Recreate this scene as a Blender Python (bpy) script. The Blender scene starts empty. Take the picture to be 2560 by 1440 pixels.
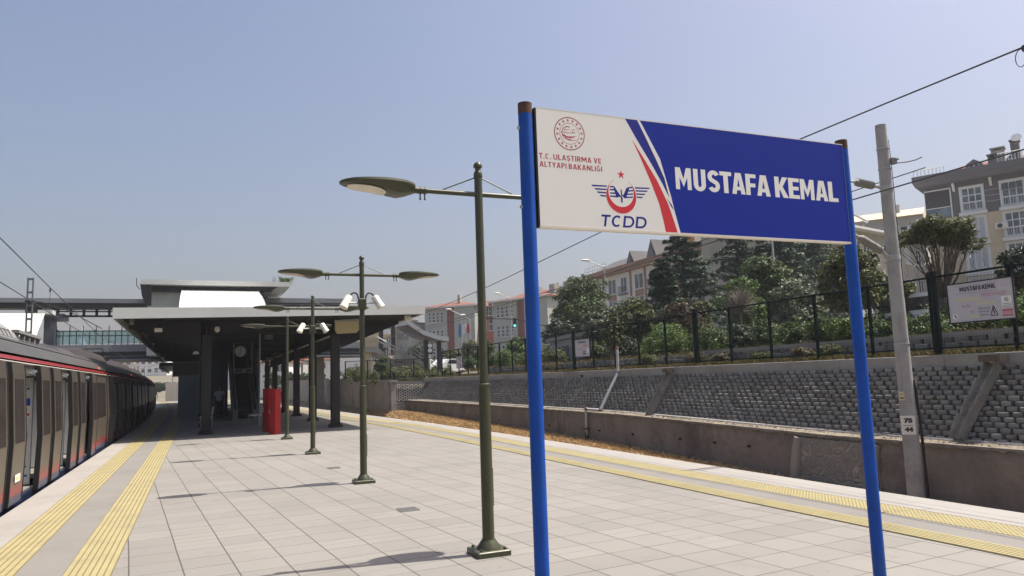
import bpy, bmesh, math, random
from mathutils import Vector, Matrix
rnd = random.Random(7)
R_ = math.radians
scn = bpy.context.scene
col = scn.collection
# ------------------------------------------------------------------ camera, sky, sun, exposure
FPX, PITCH, ROLL, YAW, EYE = 1850.0, R_(6.9), R_(1.95), R_(23.1), 1.65
FW = Vector((math.sin(YAW)*math.cos(PITCH), math.cos(YAW)*math.cos(PITCH), math.sin(PITCH)))
_r = Vector((math.cos(YAW), -math.sin(YAW), 0)); _u = _r.cross(FW)
RT = math.cos(ROLL)*_r - math.sin(ROLL)*_u
UP = math.sin(ROLL)*_r + math.cos(ROLL)*_u
CAM = Vector((0, 0, EYE))
cd = bpy.data.cameras.new('camera'); cam = bpy.data.objects.new('camera', cd); col.objects.link(cam)
cd.sensor_width = 36.0; cd.lens = FPX/2560*36; cd.clip_start = 0.05; cd.clip_end = 6000
cam.matrix_world = Matrix(((RT.x, UP.x, -FW.x, 0), (RT.y, UP.y, -FW.y, 0), (RT.z, UP.z, -FW.z, EYE), (0, 0, 0, 1)))
scn.camera = cam
scn.render.resolution_x, scn.render.resolution_y = 1024, 576
SUN = Vector((1.72, -0.27, 3.47)).normalized()
w = bpy.data.worlds.new('World'); scn.world = w; w.use_nodes = True
nt = w.node_tree; nt.nodes.clear()
sky = nt.nodes.new('ShaderNodeTexSky'); sky.sky_type = 'NISHITA'; sky.sun_disc = False
sky.sun_elevation = math.asin(SUN.z); sky.sun_rotation = math.atan2(SUN.x, SUN.y)
sky.altitude = 0; sky.air_density = 1.3; sky.dust_density = 5.4; sky.ozone_density = 2.5
bg = nt.nodes.new('ShaderNodeBackground'); bg.inputs[1].default_value = 0.097
wo = nt.nodes.new('ShaderNodeOutputWorld')
tint = nt.nodes.new('ShaderNodeMix'); tint.data_type = 'RGBA'; tint.blend_type = 'MULTIPLY'; tint.inputs[0].default_value = 1.0; tint.inputs[7].default_value = (1.04, .967, 1.0, 1)
nt.links.new(sky.outputs[0], tint.inputs[6]); nt.links.new(tint.outputs[2], bg.inputs[0]); nt.links.new(bg.outputs[0], wo.inputs[0])
sl = bpy.data.lights.new('sun', 'SUN'); sl.energy = 5.0; sl.angle = R_(0.5); sl.color = (1.0, 0.93, 0.82)
so = bpy.data.objects.new('sun', sl); col.objects.link(so); so.location = (30, -5, 60)
so.rotation_euler = SUN.to_track_quat('Z', 'Y').to_euler()
scn.view_settings.view_transform = 'Standard'; scn.view_settings.look = 'None'
scn.view_settings.exposure = 0.6; scn.view_settings.gamma = 1.0

def ray(px, py): return (px-1280)/FPX*RT - (py-720)/FPX*UP + FW
def aty(px, py, y): d = ray(px, py); return CAM + d*(y/d.y)          # measured point of the photograph on a plane across the tracks
def atx(px, py, x): d = ray(px, py); return CAM + d*(x/d.x)          # ... on a plane along the tracks
def atz(px, py, z=0.0): d = ray(px, py); return CAM + d*((z-EYE)/d.z)
def atd(px, py, dist): return CAM + ray(px, py)*dist                  # ... at a known distance

# ------------------------------------------------------------------ materials
def _mat(name):
    m = bpy.data.materials.new(name); m.use_nodes = True
    n = m.node_tree; b = n.nodes['Principled BSDF']; return m, n, b
def node(n, t, **k):
    o = n.nodes.new(t)
    for a, v in k.items():
        if a.startswith('i_'): o.inputs[int(a[2:])].default_value = v
        else: setattr(o, a, v)
    return o
def lk(n, a, b): n.links.new(a, b)
def rgba(c): return (c[0], c[1], c[2], 1)
def mathn(n, op, a, b=None, c=None):
    o = n.nodes.new('ShaderNodeMath'); o.operation = op
    for i, v in enumerate((a, b, c)):
        if v is None: continue
        if isinstance(v, (int, float)): o.inputs[i].default_value = v
        else: n.links.new(v, o.inputs[i])
    return o.outputs[0]
def mixc(n, f, a, b):
    o = n.nodes.new('ShaderNodeMix'); o.data_type = 'RGBA'
    for s, v in ((o.inputs[0], f), (o.inputs[6], a), (o.inputs[7], b)):
        if isinstance(v, (int, float)): s.default_value = v
        elif isinstance(v, tuple): s.default_value = rgba(v)
        else: n.links.new(v, s)
    return o.outputs[2]
def ramp(n, f, stops):
    o = n.nodes.new('ShaderNodeValToRGB'); e = o.color_ramp.elements
    while len(e) < len(stops): e.new(0.5)
    for i, (p, c) in enumerate(stops): e[i].position = p; e[i].color = rgba(c) if not isinstance(c, (int, float)) else (c, c, c, 1)
    n.links.new(f, o.inputs[0]); return o.outputs[0]
def coords(n, kind='Object'):
    return n.nodes.new('ShaderNodeTexCoord').outputs[kind]
def noise(n, co, scale, detail=4, rough=.55):
    o = node(n, 'ShaderNodeTexNoise'); o.inputs['Scale'].default_value = scale; o.inputs['Detail'].default_value = detail
    o.inputs['Roughness'].default_value = rough; lk(n, co, o.inputs['Vector']); return o.outputs[0]
def scaled(n, co, s):
    o = node(n, 'ShaderNodeMapping'); o.inputs['Scale'].default_value = s; lk(n, co, o.inputs[0]); return o.outputs[0]
def bump(n, b, h, strength=.3, dist=.01):
    o = node(n, 'ShaderNodeBump'); o.inputs['Strength'].default_value = strength; o.inputs['Distance'].default_value = dist
    lk(n, h, o.inputs['Height']); lk(n, o.outputs[0], b.inputs['Normal'])
def pm(name, c, rough=.6, var=.18, scale=3.0, bmp=0.0, bscale=40., metal=0.0, dirt=None, spec=.5):
    """plain procedural surface: base colour broken up by two octaves of noise, optional bump and dirt"""
    m, n, b = _mat(name); co = coords(n)
    f1 = noise(n, co, scale); f2 = noise(n, co, scale*9, 3)
    f = mathn(n, 'ADD', mathn(n, 'MULTIPLY', f1, .65), mathn(n, 'MULTIPLY', f2, .35))
    lo = tuple(max(0, x*(1-var)) for x in c); hi = tuple(min(1, x*(1+var)) for x in c)
    cc = ramp(n, f, [(.3, lo), (.7, hi)])
    if dirt:
        d = ramp(n, noise(n, co, scale*.6, 6, .7), [(.5, 0.0), (.68, 1.0)])
        cc = mixc(n, mathn(n, 'MULTIPLY', d, dirt[1]), cc, dirt[0])
    lk(n, cc, b.inputs['Base Color'])
    rr = mathn(n, 'ADD', mathn(n, 'MULTIPLY', f2, .25), rough-.12); lk(n, rr, b.inputs['Roughness'])
    b.inputs['Metallic'].default_value = metal; b.inputs['Specular IOR Level'].default_value = spec
    if bmp: bump(n, b, noise(n, co, bscale, 5), bmp, .008)
    return m
def leafmat(name, c1, c2, c3, trans=.22, rough=.5):
    m, n, b = _mat(name); g = n.nodes.new('ShaderNodeNewGeometry')
    cc = ramp(n, g.outputs['Random Per Island'], [(0, c1), (.55, c2), (1, c3)])
    lk(n, cc, b.inputs['Base Color']); b.inputs['Roughness'].default_value = rough
    b.inputs['Specular IOR Level'].default_value = .35
    t = n.nodes.new('ShaderNodeBsdfTranslucent'); lk(n, cc, t.inputs[0])
    ms = n.nodes.new('ShaderNodeMixShader'); ms.inputs[0].default_value = trans
    lk(n, b.outputs[0], ms.inputs[1]); lk(n, t.outputs[0], ms.inputs[2]); lk(n, ms.outputs[0], n.nodes['Material Output'].inputs[0])
    return m
def glass(name, c=(.03, .04, .05), rough=.08):
    m, n, b = _mat(name); co = coords(n)
    lk(n, ramp(n, noise(n, co, .7, 2), [(.35, tuple(x*.5 for x in c)), (.7, tuple(x*2.2 for x in c))]), b.inputs['Base Color'])
    b.inputs['Roughness'].default_value = rough; b.inputs['Specular IOR Level'].default_value = .8
    return m
def emis(name, c, s):
    m, n, b = _mat(name); b.inputs['Base Color'].default_value = rgba(c)
    b.inputs['Emission Color'].default_value = rgba(c); b.inputs['Emission Strength'].default_value = s; return m

M = {}
M['concrete'] = pm('concrete', (.40, .385, .36), .85, .14, 1.2, .25, 60, dirt=((.22, .2, .18), .5))
M['concrete_wall'] = pm('concrete_wall', (.33, .31, .285), .9, .2, .9, .35, 30, dirt=((.14, .12, .1), .6))
M['low_wall'] = pm('low_wall', (.215, .185, .157), .95, .32, .8, .6, 18, dirt=((.07, .056, .048), .7))
M['low_wall_top'] = pm('low_wall_top', (.21, .18, .14), .95, .4, 2.5, .6, 22, dirt=((.11, .085, .06), .8))
M['block_pale'] = pm('block_pale', (.5, .49, .46), .95, .2, 2, .3, 35)
M['coping'] = pm('coping', (.29, .28, .255), .9, .15, .8, .3, 40, dirt=((.2, .17, .14), .5))
M['edge_slab'] = pm('edge_slab', (.275, .262, .242), .8, .06, 1.2, .15, 80, dirt=((.2, .19, .172), .45))
M['grey_band'] = pm('grey_band', (.185, .177, .163), .85, .08, .9, .2, 80, dirt=((.14, .133, .12), .5))
M['yellow'] = pm('yellow', (.305, .265, .13), .75, .09, 3, .1, 80, dirt=((.2, .175, .11), .5))
M['groove'] = pm('groove', (.16, .135, .07), .9, .15, 3, .1, 80)
M['green_paint'] = pm('green_paint', (.052, .056, .028), .38, .2, 2.5, .05, 30)
M['blue_paint'] = pm('blue_paint', (.008, .07, .36), .5, .16, 4, .12, 60, spec=.25, dirt=((.02, .085, .27), .55))
M['rust'] = pm('rust', (.09, .045, .03), .9, .4, 14, .5, 60)
M['steel'] = pm('steel', (.45, .45, .45), .4, .15, 8, metal=.8)
M['galv'] = pm('galv', (.4, .41, .41), .55, .22, 5, .1, 30, metal=.3)
M['dark_steel'] = pm('dark_steel', (.009, .007, .007), .5, .25, 3)
M['maroon_steel'] = pm('maroon_steel', (.014, .008, .008), .45, .25, 3)
M['black'] = pm('black', (.012, .012, .013), .5, .2, 5)
M['rubber'] = pm('rubber', (.013, .013, .013), .7, .2, 20, .2, 60)
M['white'] = pm('white', (.78, .77, .74), .5, .04, 4)
M['offwhite'] = pm('offwhite', (.72, .69, .6), .45, .06, 6)
M['cream'] = pm('cream', (.60, .52, .30), .5, .08, 4)
M['sign_white'] = pm('sign_white', (.82, .80, .74), .45, .02, 3, spec=.3)
M['sign_blue'] = pm('sign_blue', (.009, .026, .28), .5, .02, 2, spec=.18)
M['sign_navy'] = pm('sign_navy', (.022, .03, .24), .5, .03, 3, spec=.2)
M['sign_red'] = pm('sign_red', (.62, .025, .035), .35, .06, 3)
M['sign_dkred'] = pm('sign_dkred', (.45, .022, .05), .4, .05, 8)
M['mast_grey'] = pm('mast_grey', (.13, .135, .145), .6, .2, 5)
M['stained'] = pm('stained', (.25, .24, .215), .95, .35, 2.5, .5, 30, dirt=((.09, .08, .06), .8))
M['frame'] = pm('frame', (.7, .64, .53), .4, .05, 6)
M['lens'] = pm('lens', (.62, .57, .46), .25, .12, 12)
M['canopy_grey'] = pm('canopy_grey', (.62, .64, .60), .5, .06, .7, dirt=((.4, .4, .38), .35))
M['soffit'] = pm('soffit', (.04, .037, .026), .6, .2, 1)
M['roof_white'] = pm('roof_white', (.5, .5, .49), .45, .04, 1)
M['grey_panel'] = pm('grey_panel', (.28, .31, .34), .5, .1, .8)
M['bridge_grey'] = pm('bridge_grey', (.19, .205, .22), .6, .15, .6)
M['slate_panel'] = pm('slate_panel', (.075, .088, .105), .55, .15, .7)
M['red_paint'] = pm('red_paint', (.36, .011, .011), .4, .08, 3)
M['roof_gear'] = pm('roof_gear', (.2, .2, .19), .6, .15, 3)
M['train_white'] = pm('train_white', (.62, .64, .63), .4, .04, 2)
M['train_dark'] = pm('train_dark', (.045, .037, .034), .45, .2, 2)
M['train_glass'] = pm('train_glass', (.034, .028, .026), .22, .35, 2.5)
M['plate'] = pm('plate', (.74, .72, .66), .5, .05, 6)
M['sticker_blue'] = pm('sticker_blue', (.02, .07, .42), .4, .05, 8)
M['clock_face'] = pm('clock_face', (.6, .62, .62), .4, .04, 6)
M['green_glass'] = pm('green_glass', (.02, .16, .08), .3, .1, 6)
M['board'] = pm('board', (.5, .48, .52), .5, .06, 3)
M['faint_yellow'] = pm('faint_yellow', (.55, .53, .40), .5, .05, 20)
M['faint_red'] = pm('faint_red', (.55, .30, .31), .5, .1, 20)
M['fence_green'] = pm('fence_green', (.004, .011, .0115), .7, .25, 4, spec=.08)
M['wire'] = pm('wire', (.05, .05, .055), .5, .1, 4)
M['pipe_red'] = pm('pipe_red', (.15, .035, .025), .6, .3, 9)
M['bark'] = pm('bark', (.10, .078, .06), .95, .35, 6, .8, 25)
M['bark_grey'] = pm('bark_grey', (.2, .17, .145), .95, .3, 6, .6, 25)
M['soil'] = pm('soil', (.19, .145, .095), .98, .35, .8, .6, 14)
M['gravel'] = pm('gravel', (.2, .18, .165), .98, .35, 9, 1., 45)
M['asphalt'] = pm('asphalt', (.06, .06, .062), .9, .15, 2, .3, 60)
M['ground'] = pm('ground', (.15, .135, .095), .97, .3, .05, .4, 4)
M['tile_roof'] = pm('tile_roof', (.19, .072, .045), .85, .2, .5, .5, 6)
M['dark_roof'] = pm('dark_roof', (.085, .083, .085), .8, .2, .6)
M['wall_grey'] = pm('wall_grey', (.37, .375, .345), .9, .06, .25)
M['wall_red'] = pm('wall_red', (.22, .05, .042), .9, .08, .3)
M['wall_orange'] = pm('wall_orange', (.50, .12, .06), .9, .06, .3)
M['wall_cream'] = pm('wall_cream', (.60, .50, .35), .9, .07, .3)
M['wall_beige'] = pm('wall_beige', (.42, .39, .33), .9, .12, .3, dirt=((.25, .23, .2), .5))
M['wall_white'] = pm('wall_white', (.66, .66, .65), .9, .05, .3)
M['wall_darkgrey'] = pm('wall_darkgrey', (.135, .13, .14), .85, .08, .3)
M['brown_panel'] = pm('brown_panel', (.30, .17, .105), .8, .1, .4)
M['orange_wood'] = pm('orange_wood', (.5, .23, .09), .8, .15, .5)
M['win_frame'] = pm('win_frame', (.70, .70, .69), .5, .03, 4)
M['pane'] = glass('pane'); M['pane_blue'] = glass('pane_blue', (.09, .115, .14), .12)
M['curtain'] = pm('curtain', (.48, .5, .53), .7, .12, 1.2)
M['skin'] = pm('skin', (.34, .19, .13), .6, .1, 8)
M['shirt_white'] = pm('shirt_white', (.68, .68, .7), .85, .06, 8)
M['shirt_pink'] = pm('shirt_pink', (.6, .36, .33), .85, .06, 8)
M['cloth_dark'] = pm('cloth_dark', (.02, .02, .028), .9, .2, 8)
M['hair'] = pm('hair', (.014, .011, .01), .7, .2, 12)
M['leaf_mid'] = leafmat('leaf_mid', (.028, .056, .014), (.062, .108, .026), (.13, .17, .055))
M['leaf_bright'] = leafmat('leaf_bright', (.045, .092, .016), (.085, .155, .026), (.15, .21, .05))
M['leaf_dark'] = leafmat('leaf_dark', (.016, .032, .016), (.034, .06, .028), (.07, .10, .045), .12)
M['leaf_conifer'] = leafmat('leaf_conifer', (.016, .044, .026), (.036, .082, .045), (.085, .145, .07), .08)
M['leaf_silver'] = leafmat('leaf_silver', (.03, .055, .028), (.075, .1, .055), (.26, .28, .17))
M['leaf_olive'] = leafmat('leaf_olive', (.04, .055, .013), (.085, .105, .028), (.17, .17, .055))
M['leaf_brown'] = leafmat('leaf_brown', (.06, .05, .025), (.11, .09, .045), (.18, .15, .08))
M['straw'] = leafmat('straw', (.40, .25, .11), (.58, .40, .19), (.72, .56, .32), .15, .9)
M['weed'] = leafmat('weed', (.05, .06, .018), (.13, .105, .035), (.30, .22, .09), .15, .9)
M['twig'] = pm('twig', (.19, .16, .135), .95, .2, 5)
M['lamp_red'] = emis('lamp_red', (1, .05, .04), 2.5)
M['signal_green'] = emis('signal_green', (.1, .8, .65), 1.2)
M['car_white'] = pm('car_white', (.72, .73, .74), .25, .03, 2)
M['car_blue'] = pm('car_blue', (.05, .1, .3), .3, .05, 2)
M['car_dark'] = pm('car_dark', (.03, .03, .035), .3, .1, 2)
M['flag_blue'] = pm('flag_blue', (.06, .2, .4), .8, .15, 4)
M['flag_red'] = pm('flag_red', (.5, .03, .04), .8, .1, 4)
M['flag_white'] = pm('flag_white', (.6, .62, .6), .8, .1, 4)
M['spire'] = pm('spire', (.33, .37, .43), .9, .05, .1)

def paving():
    m, n, b = _mat('paving'); co = coords(n); s = node(n, 'ShaderNodeSeparateXYZ'); lk(n, co, s.inputs[0])
    wob = noise(n, co, .9, 2); X = mathn(n, 'ADD', mathn(n, 'ADD', s.outputs[0], mathn(n, 'MULTIPLY', s.outputs[1], .08)), mathn(n, 'MULTIPLY', wob, .012)); Y = mathn(n, 'ADD', mathn(n, 'SUBTRACT', s.outputs[1], mathn(n, 'MULTIPLY', s.outputs[0], .08)), mathn(n, 'MULTIPLY', wob, .02))
    u = mathn(n, 'DIVIDE', mathn(n, 'ADD', X, -.526+8.8), .44); v = mathn(n, 'DIVIDE', mathn(n, 'ADD', Y, 20.0), .44)
    fu, fv = mathn(n, 'FLOOR', u), mathn(n, 'FLOOR', v); ru, rv = mathn(n, 'FRACT', u), mathn(n, 'FRACT', v)
    cx = node(n, 'ShaderNodeCombineXYZ'); lk(n, fu, cx.inputs[0]); lk(n, fv, cx.inputs[1])
    wn = node(n, 'ShaderNodeTexWhiteNoise', noise_dimensions='2D'); lk(n, cx.outputs[0], wn.inputs[0])
    du = mathn(n, 'MULTIPLY', mathn(n, 'MINIMUM', ru, mathn(n, 'SUBTRACT', 1.0, ru)), .44)
    dv = mathn(n, 'MULTIPLY', mathn(n, 'MINIMUM', rv, mathn(n, 'SUBTRACT', 1.0, rv)), .44)
    half = mathn(n, 'MULTIPLY', mathn(n, 'ABSOLUTE', mathn(n, 'SUBTRACT', rv, .52)), .44)
    half = mathn(n, 'ADD', half, mathn(n, 'MULTIPLY', mathn(n, 'LESS_THAN', wn.outputs[0], .72), 1.0))
    ju = mathn(n, 'LESS_THAN', du, .0066); jv = mathn(n, 'LESS_THAN', dv, .0062); jh = mathn(n, 'LESS_THAN', half, .005)
    wear = ramp(n, noise(n, co, 2.2, 3), [(.33, .45), (.62, 1.0)])
    j = mathn(n, 'MAXIMUM', mathn(n, 'MULTIPLY', ju, .95), mathn(n, 'MULTIPLY', mathn(n, 'MAXIMUM', jv, mathn(n, 'MULTIPLY', jh, .8)), wear))
    tone = mathn(n, 'MULTIPLY', mathn(n, 'SUBTRACT', wn.outputs[0], .5), .17)
    f = mathn(n, 'ADD', mathn(n, 'ADD', mathn(n, 'MULTIPLY', noise(n, co, .35, 5, .6), .55), mathn(n, 'MULTIPLY', noise(n, co, 60, 3), .25)), tone)
    base = ramp(n, mathn(n, 'ADD', f, .1), [(.3, (.172, .164, .149)), (.52, (.209, .2, .183)), (.72, (.24, .23, .211))])
    st = ramp(n, noise(n, co, 1.3, 6, .75), [(.56, 0.0), (.72, .5)])
    base = mixc(n, st, base, (.14, .132, .12))
    spots = mathn(n, 'MAXIMUM', ramp(n, noise(n, co, 16, 2), [(.71, 0.0), (.74, .45)]), ramp(n, noise(n, co, 5.3, 3, .8), [(.66, 0.0), (.74, .4)])); base = mixc(n, spots, base, (.11, .103, .095))
    pale = ramp(n, noise(n, co, 3.1, 4, .7), [(.63, 0.0), (.75, .4)]); base = mixc(n, pale, base, (.27, .258, .236))
    lk(n, mixc(n, j, base, (.062, .056, .049)), b.inputs['Base Color']); b.inputs['Roughness'].default_value = .85
    bump(n, b, mathn(n, 'SUBTRACT', mathn(n, 'MULTIPLY', noise(n, co, 120, 3), .3), j), .35, .006)
    return m
M['paving'] = paving()

def trainpaint():
    m, n, b = _mat('train_paint'); co = coords(n); s = node(n, 'ShaderNodeSeparateXYZ'); lk(n, co, s.inputs[0]); z = s.outputs[2]
    t = mathn(n, 'DIVIDE', mathn(n, 'ADD', z, -.4), 4.0)   # car origin lies 1 m below the platform
    nz = noise(n, co, 1.1, 4); bodyc = ramp(n, nz, [(.3, (.072, .06, .046)), (.7, (.092, .078, .06))])
    f1 = ramp(n, t, [(.185, 1.0), (.197, 0.0)])                       # blue skirt below z .15
    f2 = ramp(n, t, [(.205, 1.0), (.235, .25), (.26, 0.0)])           # red fading upward
    c = mixc(n, f2, bodyc, (.21, .02, .018)); c = mixc(n, f1, c, (.012, .02, .06))
    up = ramp(n, t, [(.60, 0.0), (.63, 1.0)]); c = mixc(n, mathn(n, 'MULTIPLY', up, .55), c, (.046, .04, .034))
    lk(n, c, b.inputs['Base Color']); b.inputs['Roughness'].default_value = .38
    return m
M['train_paint'] = trainpaint()
M['train_roof'] = pm('train_roof', (.06, .056, .049), .5, .12, .8, metal=.2)
M['train_red'] = pm('train_red', (.2, .014, .014), .4, .08, 2)

def blockmat():
    m, n, b = _mat('block'); co = coords(n); g = n.nodes.new('ShaderNodeNewGeometry')
    f = mathn(n, 'ADD', mathn(n, 'MULTIPLY', noise(n, co, .5, 5, .6), .45), mathn(n, 'MULTIPLY', g.outputs['Random Per Island'], .38)); f = mathn(n, 'ADD', f, mathn(n, 'MULTIPLY', noise(n, co, 28, 3), .2))
    c = ramp(n, f, [(.28, (.14, .136, .124)), (.5, (.205, .2, .185)), (.78, (.275, .268, .25))])
    st = ramp(n, noise(n, scaled(n, co, (1, 1.6, .25)), 1.4, 5, .7), [(.52, 0.0), (.68, .55)]); c = mixc(n, st, c, (.105, .094, .076))
    lk(n, c, b.inputs['Base Color']); b.inputs['Roughness'].default_value = .95; bump(n, b, noise(n, co, 38, 5), .5, .01); return m
M['block'] = blockmat()
def mastmat():
    m, n, b = _mat('mast_concrete'); co = coords(n)
    f = mathn(n, 'ADD', mathn(n, 'MULTIPLY', noise(n, co, 2.0, 6, .65), .7), mathn(n, 'MULTIPLY', noise(n, co, 45, 3), .3))
    c = ramp(n, f, [(.32, (.22, .214, .202)), (.5, (.33, .323, .308)), (.68, (.42, .41, .39))])
    st = ramp(n, noise(n, scaled(n, co, (5, 5, .35)), 1.5, 5, .7), [(.56, 0.0), (.7, .5)])
    lk(n, mixc(n, st, c, (.17, .16, .15)), b.inputs['Base Color']); b.inputs['Roughness'].default_value = .9
    bump(n, b, noise(n, co, 70, 4), .4, .006); return m
M['mast'] = mastmat()
def stonemat():
    m, n, b = _mat('rubble_stone'); co = scaled(n, coords(n), (1, 1, 1.25))
    v = node(n, 'ShaderNodeTexVoronoi', feature='DISTANCE_TO_EDGE'); v.inputs['Scale'].default_value = 4.2; lk(n, co, v.inputs['Vector'])
    v2 = node(n, 'ShaderNodeTexVoronoi'); v2.inputs['Scale'].default_value = 4.2; lk(n, co, v2.inputs['Vector'])
    st = mixc(n, noise(n, co, 12, 4), (.14, .135, .125), (.27, .26, .24)); st = mixc(n, mathn(n, 'MULTIPLY', v2.outputs['Distance'], .5), st, (.33, .31, .27))
    e = ramp(n, v.outputs['Distance'], [(.02, 1.0), (.07, 0.0)])
    lk(n, mixc(n, e, st, (.36, .34, .31)), b.inputs['Base Color']); b.inputs['Roughness'].default_value = .95
    bump(n, b, ramp(n, v.outputs['Distance'], [(0, 0.0), (.12, 1.0)]), .8, .04); return m
M['stone'] = stonemat()
# ------------------------------------------------------------------ mesh and object helpers
def orth(d):
    d = Vector(d).normalized(); a = Vector((0, 0, 1)) if abs(d.z) < .9 else Vector((1, 0, 0))
    u = d.cross(a).normalized(); return u, d.cross(u).normalized(), d
class MB:
    def __init__(s): s.v = []; s.f = []; s.mi = []; s.cur = 0
    def add(s, vs, fs):
        o = len(s.v); s.v += [Vector(p) for p in vs]; s.f += [tuple(i+o for i in f) for f in fs]; s.mi += [s.cur]*len(fs); return s
    def box(s, x0, x1, y0, y1, z0, z1):
        return s.add([(x0,y0,z0),(x1,y0,z0),(x1,y1,z0),(x0,y1,z0),(x0,y0,z1),(x1,y0,z1),(x1,y1,z1),(x0,y1,z1)],
                     [(0,3,2,1),(4,5,6,7),(0,1,5,4),(1,2,6,5),(2,3,7,6),(3,0,4,7)])
    def obox(s, c, sz, rz=0, rx=0, ry=0):
        m = Matrix.Translation(c) @ Matrix.Rotation(rz,4,'Z') @ Matrix.Rotation(ry,4,'Y') @ Matrix.Rotation(rx,4,'X'); a, b, d = sz[0]/2, sz[1]/2, sz[2]/2
        vs = [m @ Vector(p) for p in [(-a,-b,-d),(a,-b,-d),(a,b,-d),(-a,b,-d),(-a,-b,d),(a,-b,d),(a,b,d),(-a,b,d)]]
        return s.add(vs, [(0,3,2,1),(4,5,6,7),(0,1,5,4),(1,2,6,5),(2,3,7,6),(3,0,4,7)])
    def bbox(s, c, sz, bev=.01, rz=0):
        """box with chamfered vertical and top edges"""
        a, b, d = sz[0]/2, sz[1]/2, sz[2]/2; e = bev; m = Matrix.Translation(c) @ Matrix.Rotation(rz,4,'Z')
        pl = [(-a+e,-b),(a-e,-b),(a,-b+e),(a,b-e),(a-e,b),(-a+e,b),(-a,b-e),(-a,-b+e)]
        vs = []
        for z, k in ((-d, 0), (d-e, 0), (d, e)):
            for (x, y) in pl: vs.append(m @ Vector((x*(1-k/a) if a > 0 else x, y*(1-k/b) if b > 0 else y, z)))
        fs = [tuple(range(7,-1,-1)), tuple(range(16,24))]
        for r in (0, 8):
            for i in range(8): j = (i+1) % 8; fs.append((r+i, r+j, r+8+j, r+8+i))
        return s.add(vs, fs)
    def cyl(s, p0, p1, r0, r1=None, n=12, cap=True):
        r1 = r0 if r1 is None else r1; p0 = Vector(p0); p1 = Vector(p1); u, w_, d = orth(p1-p0); vs = []
        for p, r in ((p0, r0), (p1, r1)):
            for i in range(n): a = 2*math.pi*i/n; vs.append(p+u*math.cos(a)*r+w_*math.sin(a)*r)
        fs = [(i, i+n, (i+1) % n+n, (i+1) % n) for i in range(n)]
        if cap: fs += [tuple(range(n)), tuple(range(2*n-1, n-1, -1))]
        return s.add(vs, fs)
    def lathe(s, prof, c=(0,0,0), n=16, rot=None):
        c = Vector(c); vs = []; m = rot or Matrix.Identity(3)
        for r, z in prof:
            for i in range(n): a = 2*math.pi*i/n; vs.append(c + m @ Vector((r*math.cos(a), r*math.sin(a), z)))
        fs = []
        for k in range(len(prof)-1):
            for i in range(n): j = (i+1) % n; fs.append((k*n+i, k*n+j, (k+1)*n+j, (k+1)*n+i))
        fs += [tuple(range(n-1,-1,-1)), tuple(range((len(prof)-1)*n, len(prof)*n))]
        return s.add(vs, fs)
    def tube(s, pts, r, n=6):
        pts = [Vector(p) for p in pts]; vs = []; k = len(pts); up = None
        for i, p in enumerate(pts):
            d = (pts[min(i+1,k-1)]-pts[max(i-1,0)]).normalized()
            if up is None: u, w_, _ = orth(d)
            else:
                u = (up - d*up.dot(d)); u = u.normalized() if u.length > 1e-6 else orth(d)[0]; w_ = d.cross(u)
            up = u; rr = r[i] if isinstance(r, (list, tuple)) else r
            for j in range(n): a = 2*math.pi*j/n; vs.append(p+u*math.cos(a)*rr+w_*math.sin(a)*rr)
        fs = [(i*n+j, i*n+(j+1) % n, (i+1)*n+(j+1) % n, (i+1)*n+j) for i in range(k-1) for j in range(n)]
        fs += [tuple(range(n-1,-1,-1)), tuple(range((k-1)*n, k*n))]
        return s.add(vs, fs)
    def prism(s, poly, d, off=(0,0,0)):
        """3-D polygon swept by vector d"""
        o = Vector(off); d = Vector(d); p = [Vector(q)+o for q in poly]; n = len(p)
        return s.add(p+[q+d for q in p], [tuple(range(n-1,-1,-1)), tuple(range(n,2*n))]+[(i,(i+1)%n,(i+1)%n+n,i+n) for i in range(n)])
    def poly(s, pts): return s.add(pts, [tuple(range(len(pts)))])
    def grid(s, rows):
        n = len(rows[0]); vs = [p for r in rows for p in r]
        return s.add(vs, [(i*n+j, i*n+j+1, (i+1)*n+j+1, (i+1)*n+j) for i in range(len(rows)-1) for j in range(n-1)])
    def sph(s, c, r, n=12, m=8, sc=(1,1,1)):
        c = Vector(c); pr = []
        vs = [c+Vector((0,0,-r*sc[2]))]; fs = []
        for k in range(1, m):
            t = -math.pi/2+math.pi*k/m
            for i in range(n): a = 2*math.pi*i/n; vs.append(c+Vector((r*sc[0]*math.cos(t)*math.cos(a), r*sc[1]*math.cos(t)*math.sin(a), r*sc[2]*math.sin(t))))
        vs.append(c+Vector((0,0,r*sc[2])))
        for i in range(n): fs.append((0, 1+(i+1)%n, 1+i))
        for k in range(m-2):
            for i in range(n): j=(i+1)%n; fs.append((1+k*n+i, 1+k*n+j, 1+(k+1)*n+j, 1+(k+1)*n+i))
        b = 1+(m-2)*n
        for i in range(n): fs.append((b+i, b+(i+1)%n, len(vs)-1))
        return s.add(vs, fs)
    def build(s, name, mat, parent=None, smooth=False, loc=None):
        """link as one mesh object; vertices are given in world space when the parent is unrotated, and stored relative to the parent / loc"""
        me = bpy.data.meshes.new(name); o = bpy.data.objects.new(name, me); col.objects.link(o)
        if parent is not None:
            o.parent = parent; q = parent
            while q.parent is not None: q = q.parent
            inv = Matrix.Identity(4) if q.get('_local') else (Matrix.Translation(q.location) @ Matrix.Rotation(q.rotation_euler.z, 4, 'Z')).inverted()
            vs = [inv @ p for p in s.v]
        elif loc is not None:
            o.location = loc; L = Vector(loc); vs = [p-L for p in s.v]
        else: vs = s.v
        me.from_pydata([tuple(p) for p in vs], [], s.f)
        mats = mat if isinstance(mat, (list, tuple)) else [mat]
        for k in mats: me.materials.append(M[k] if isinstance(k, str) else k)
        if len(mats) > 1: me.polygons.foreach_set('material_index', s.mi)
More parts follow.
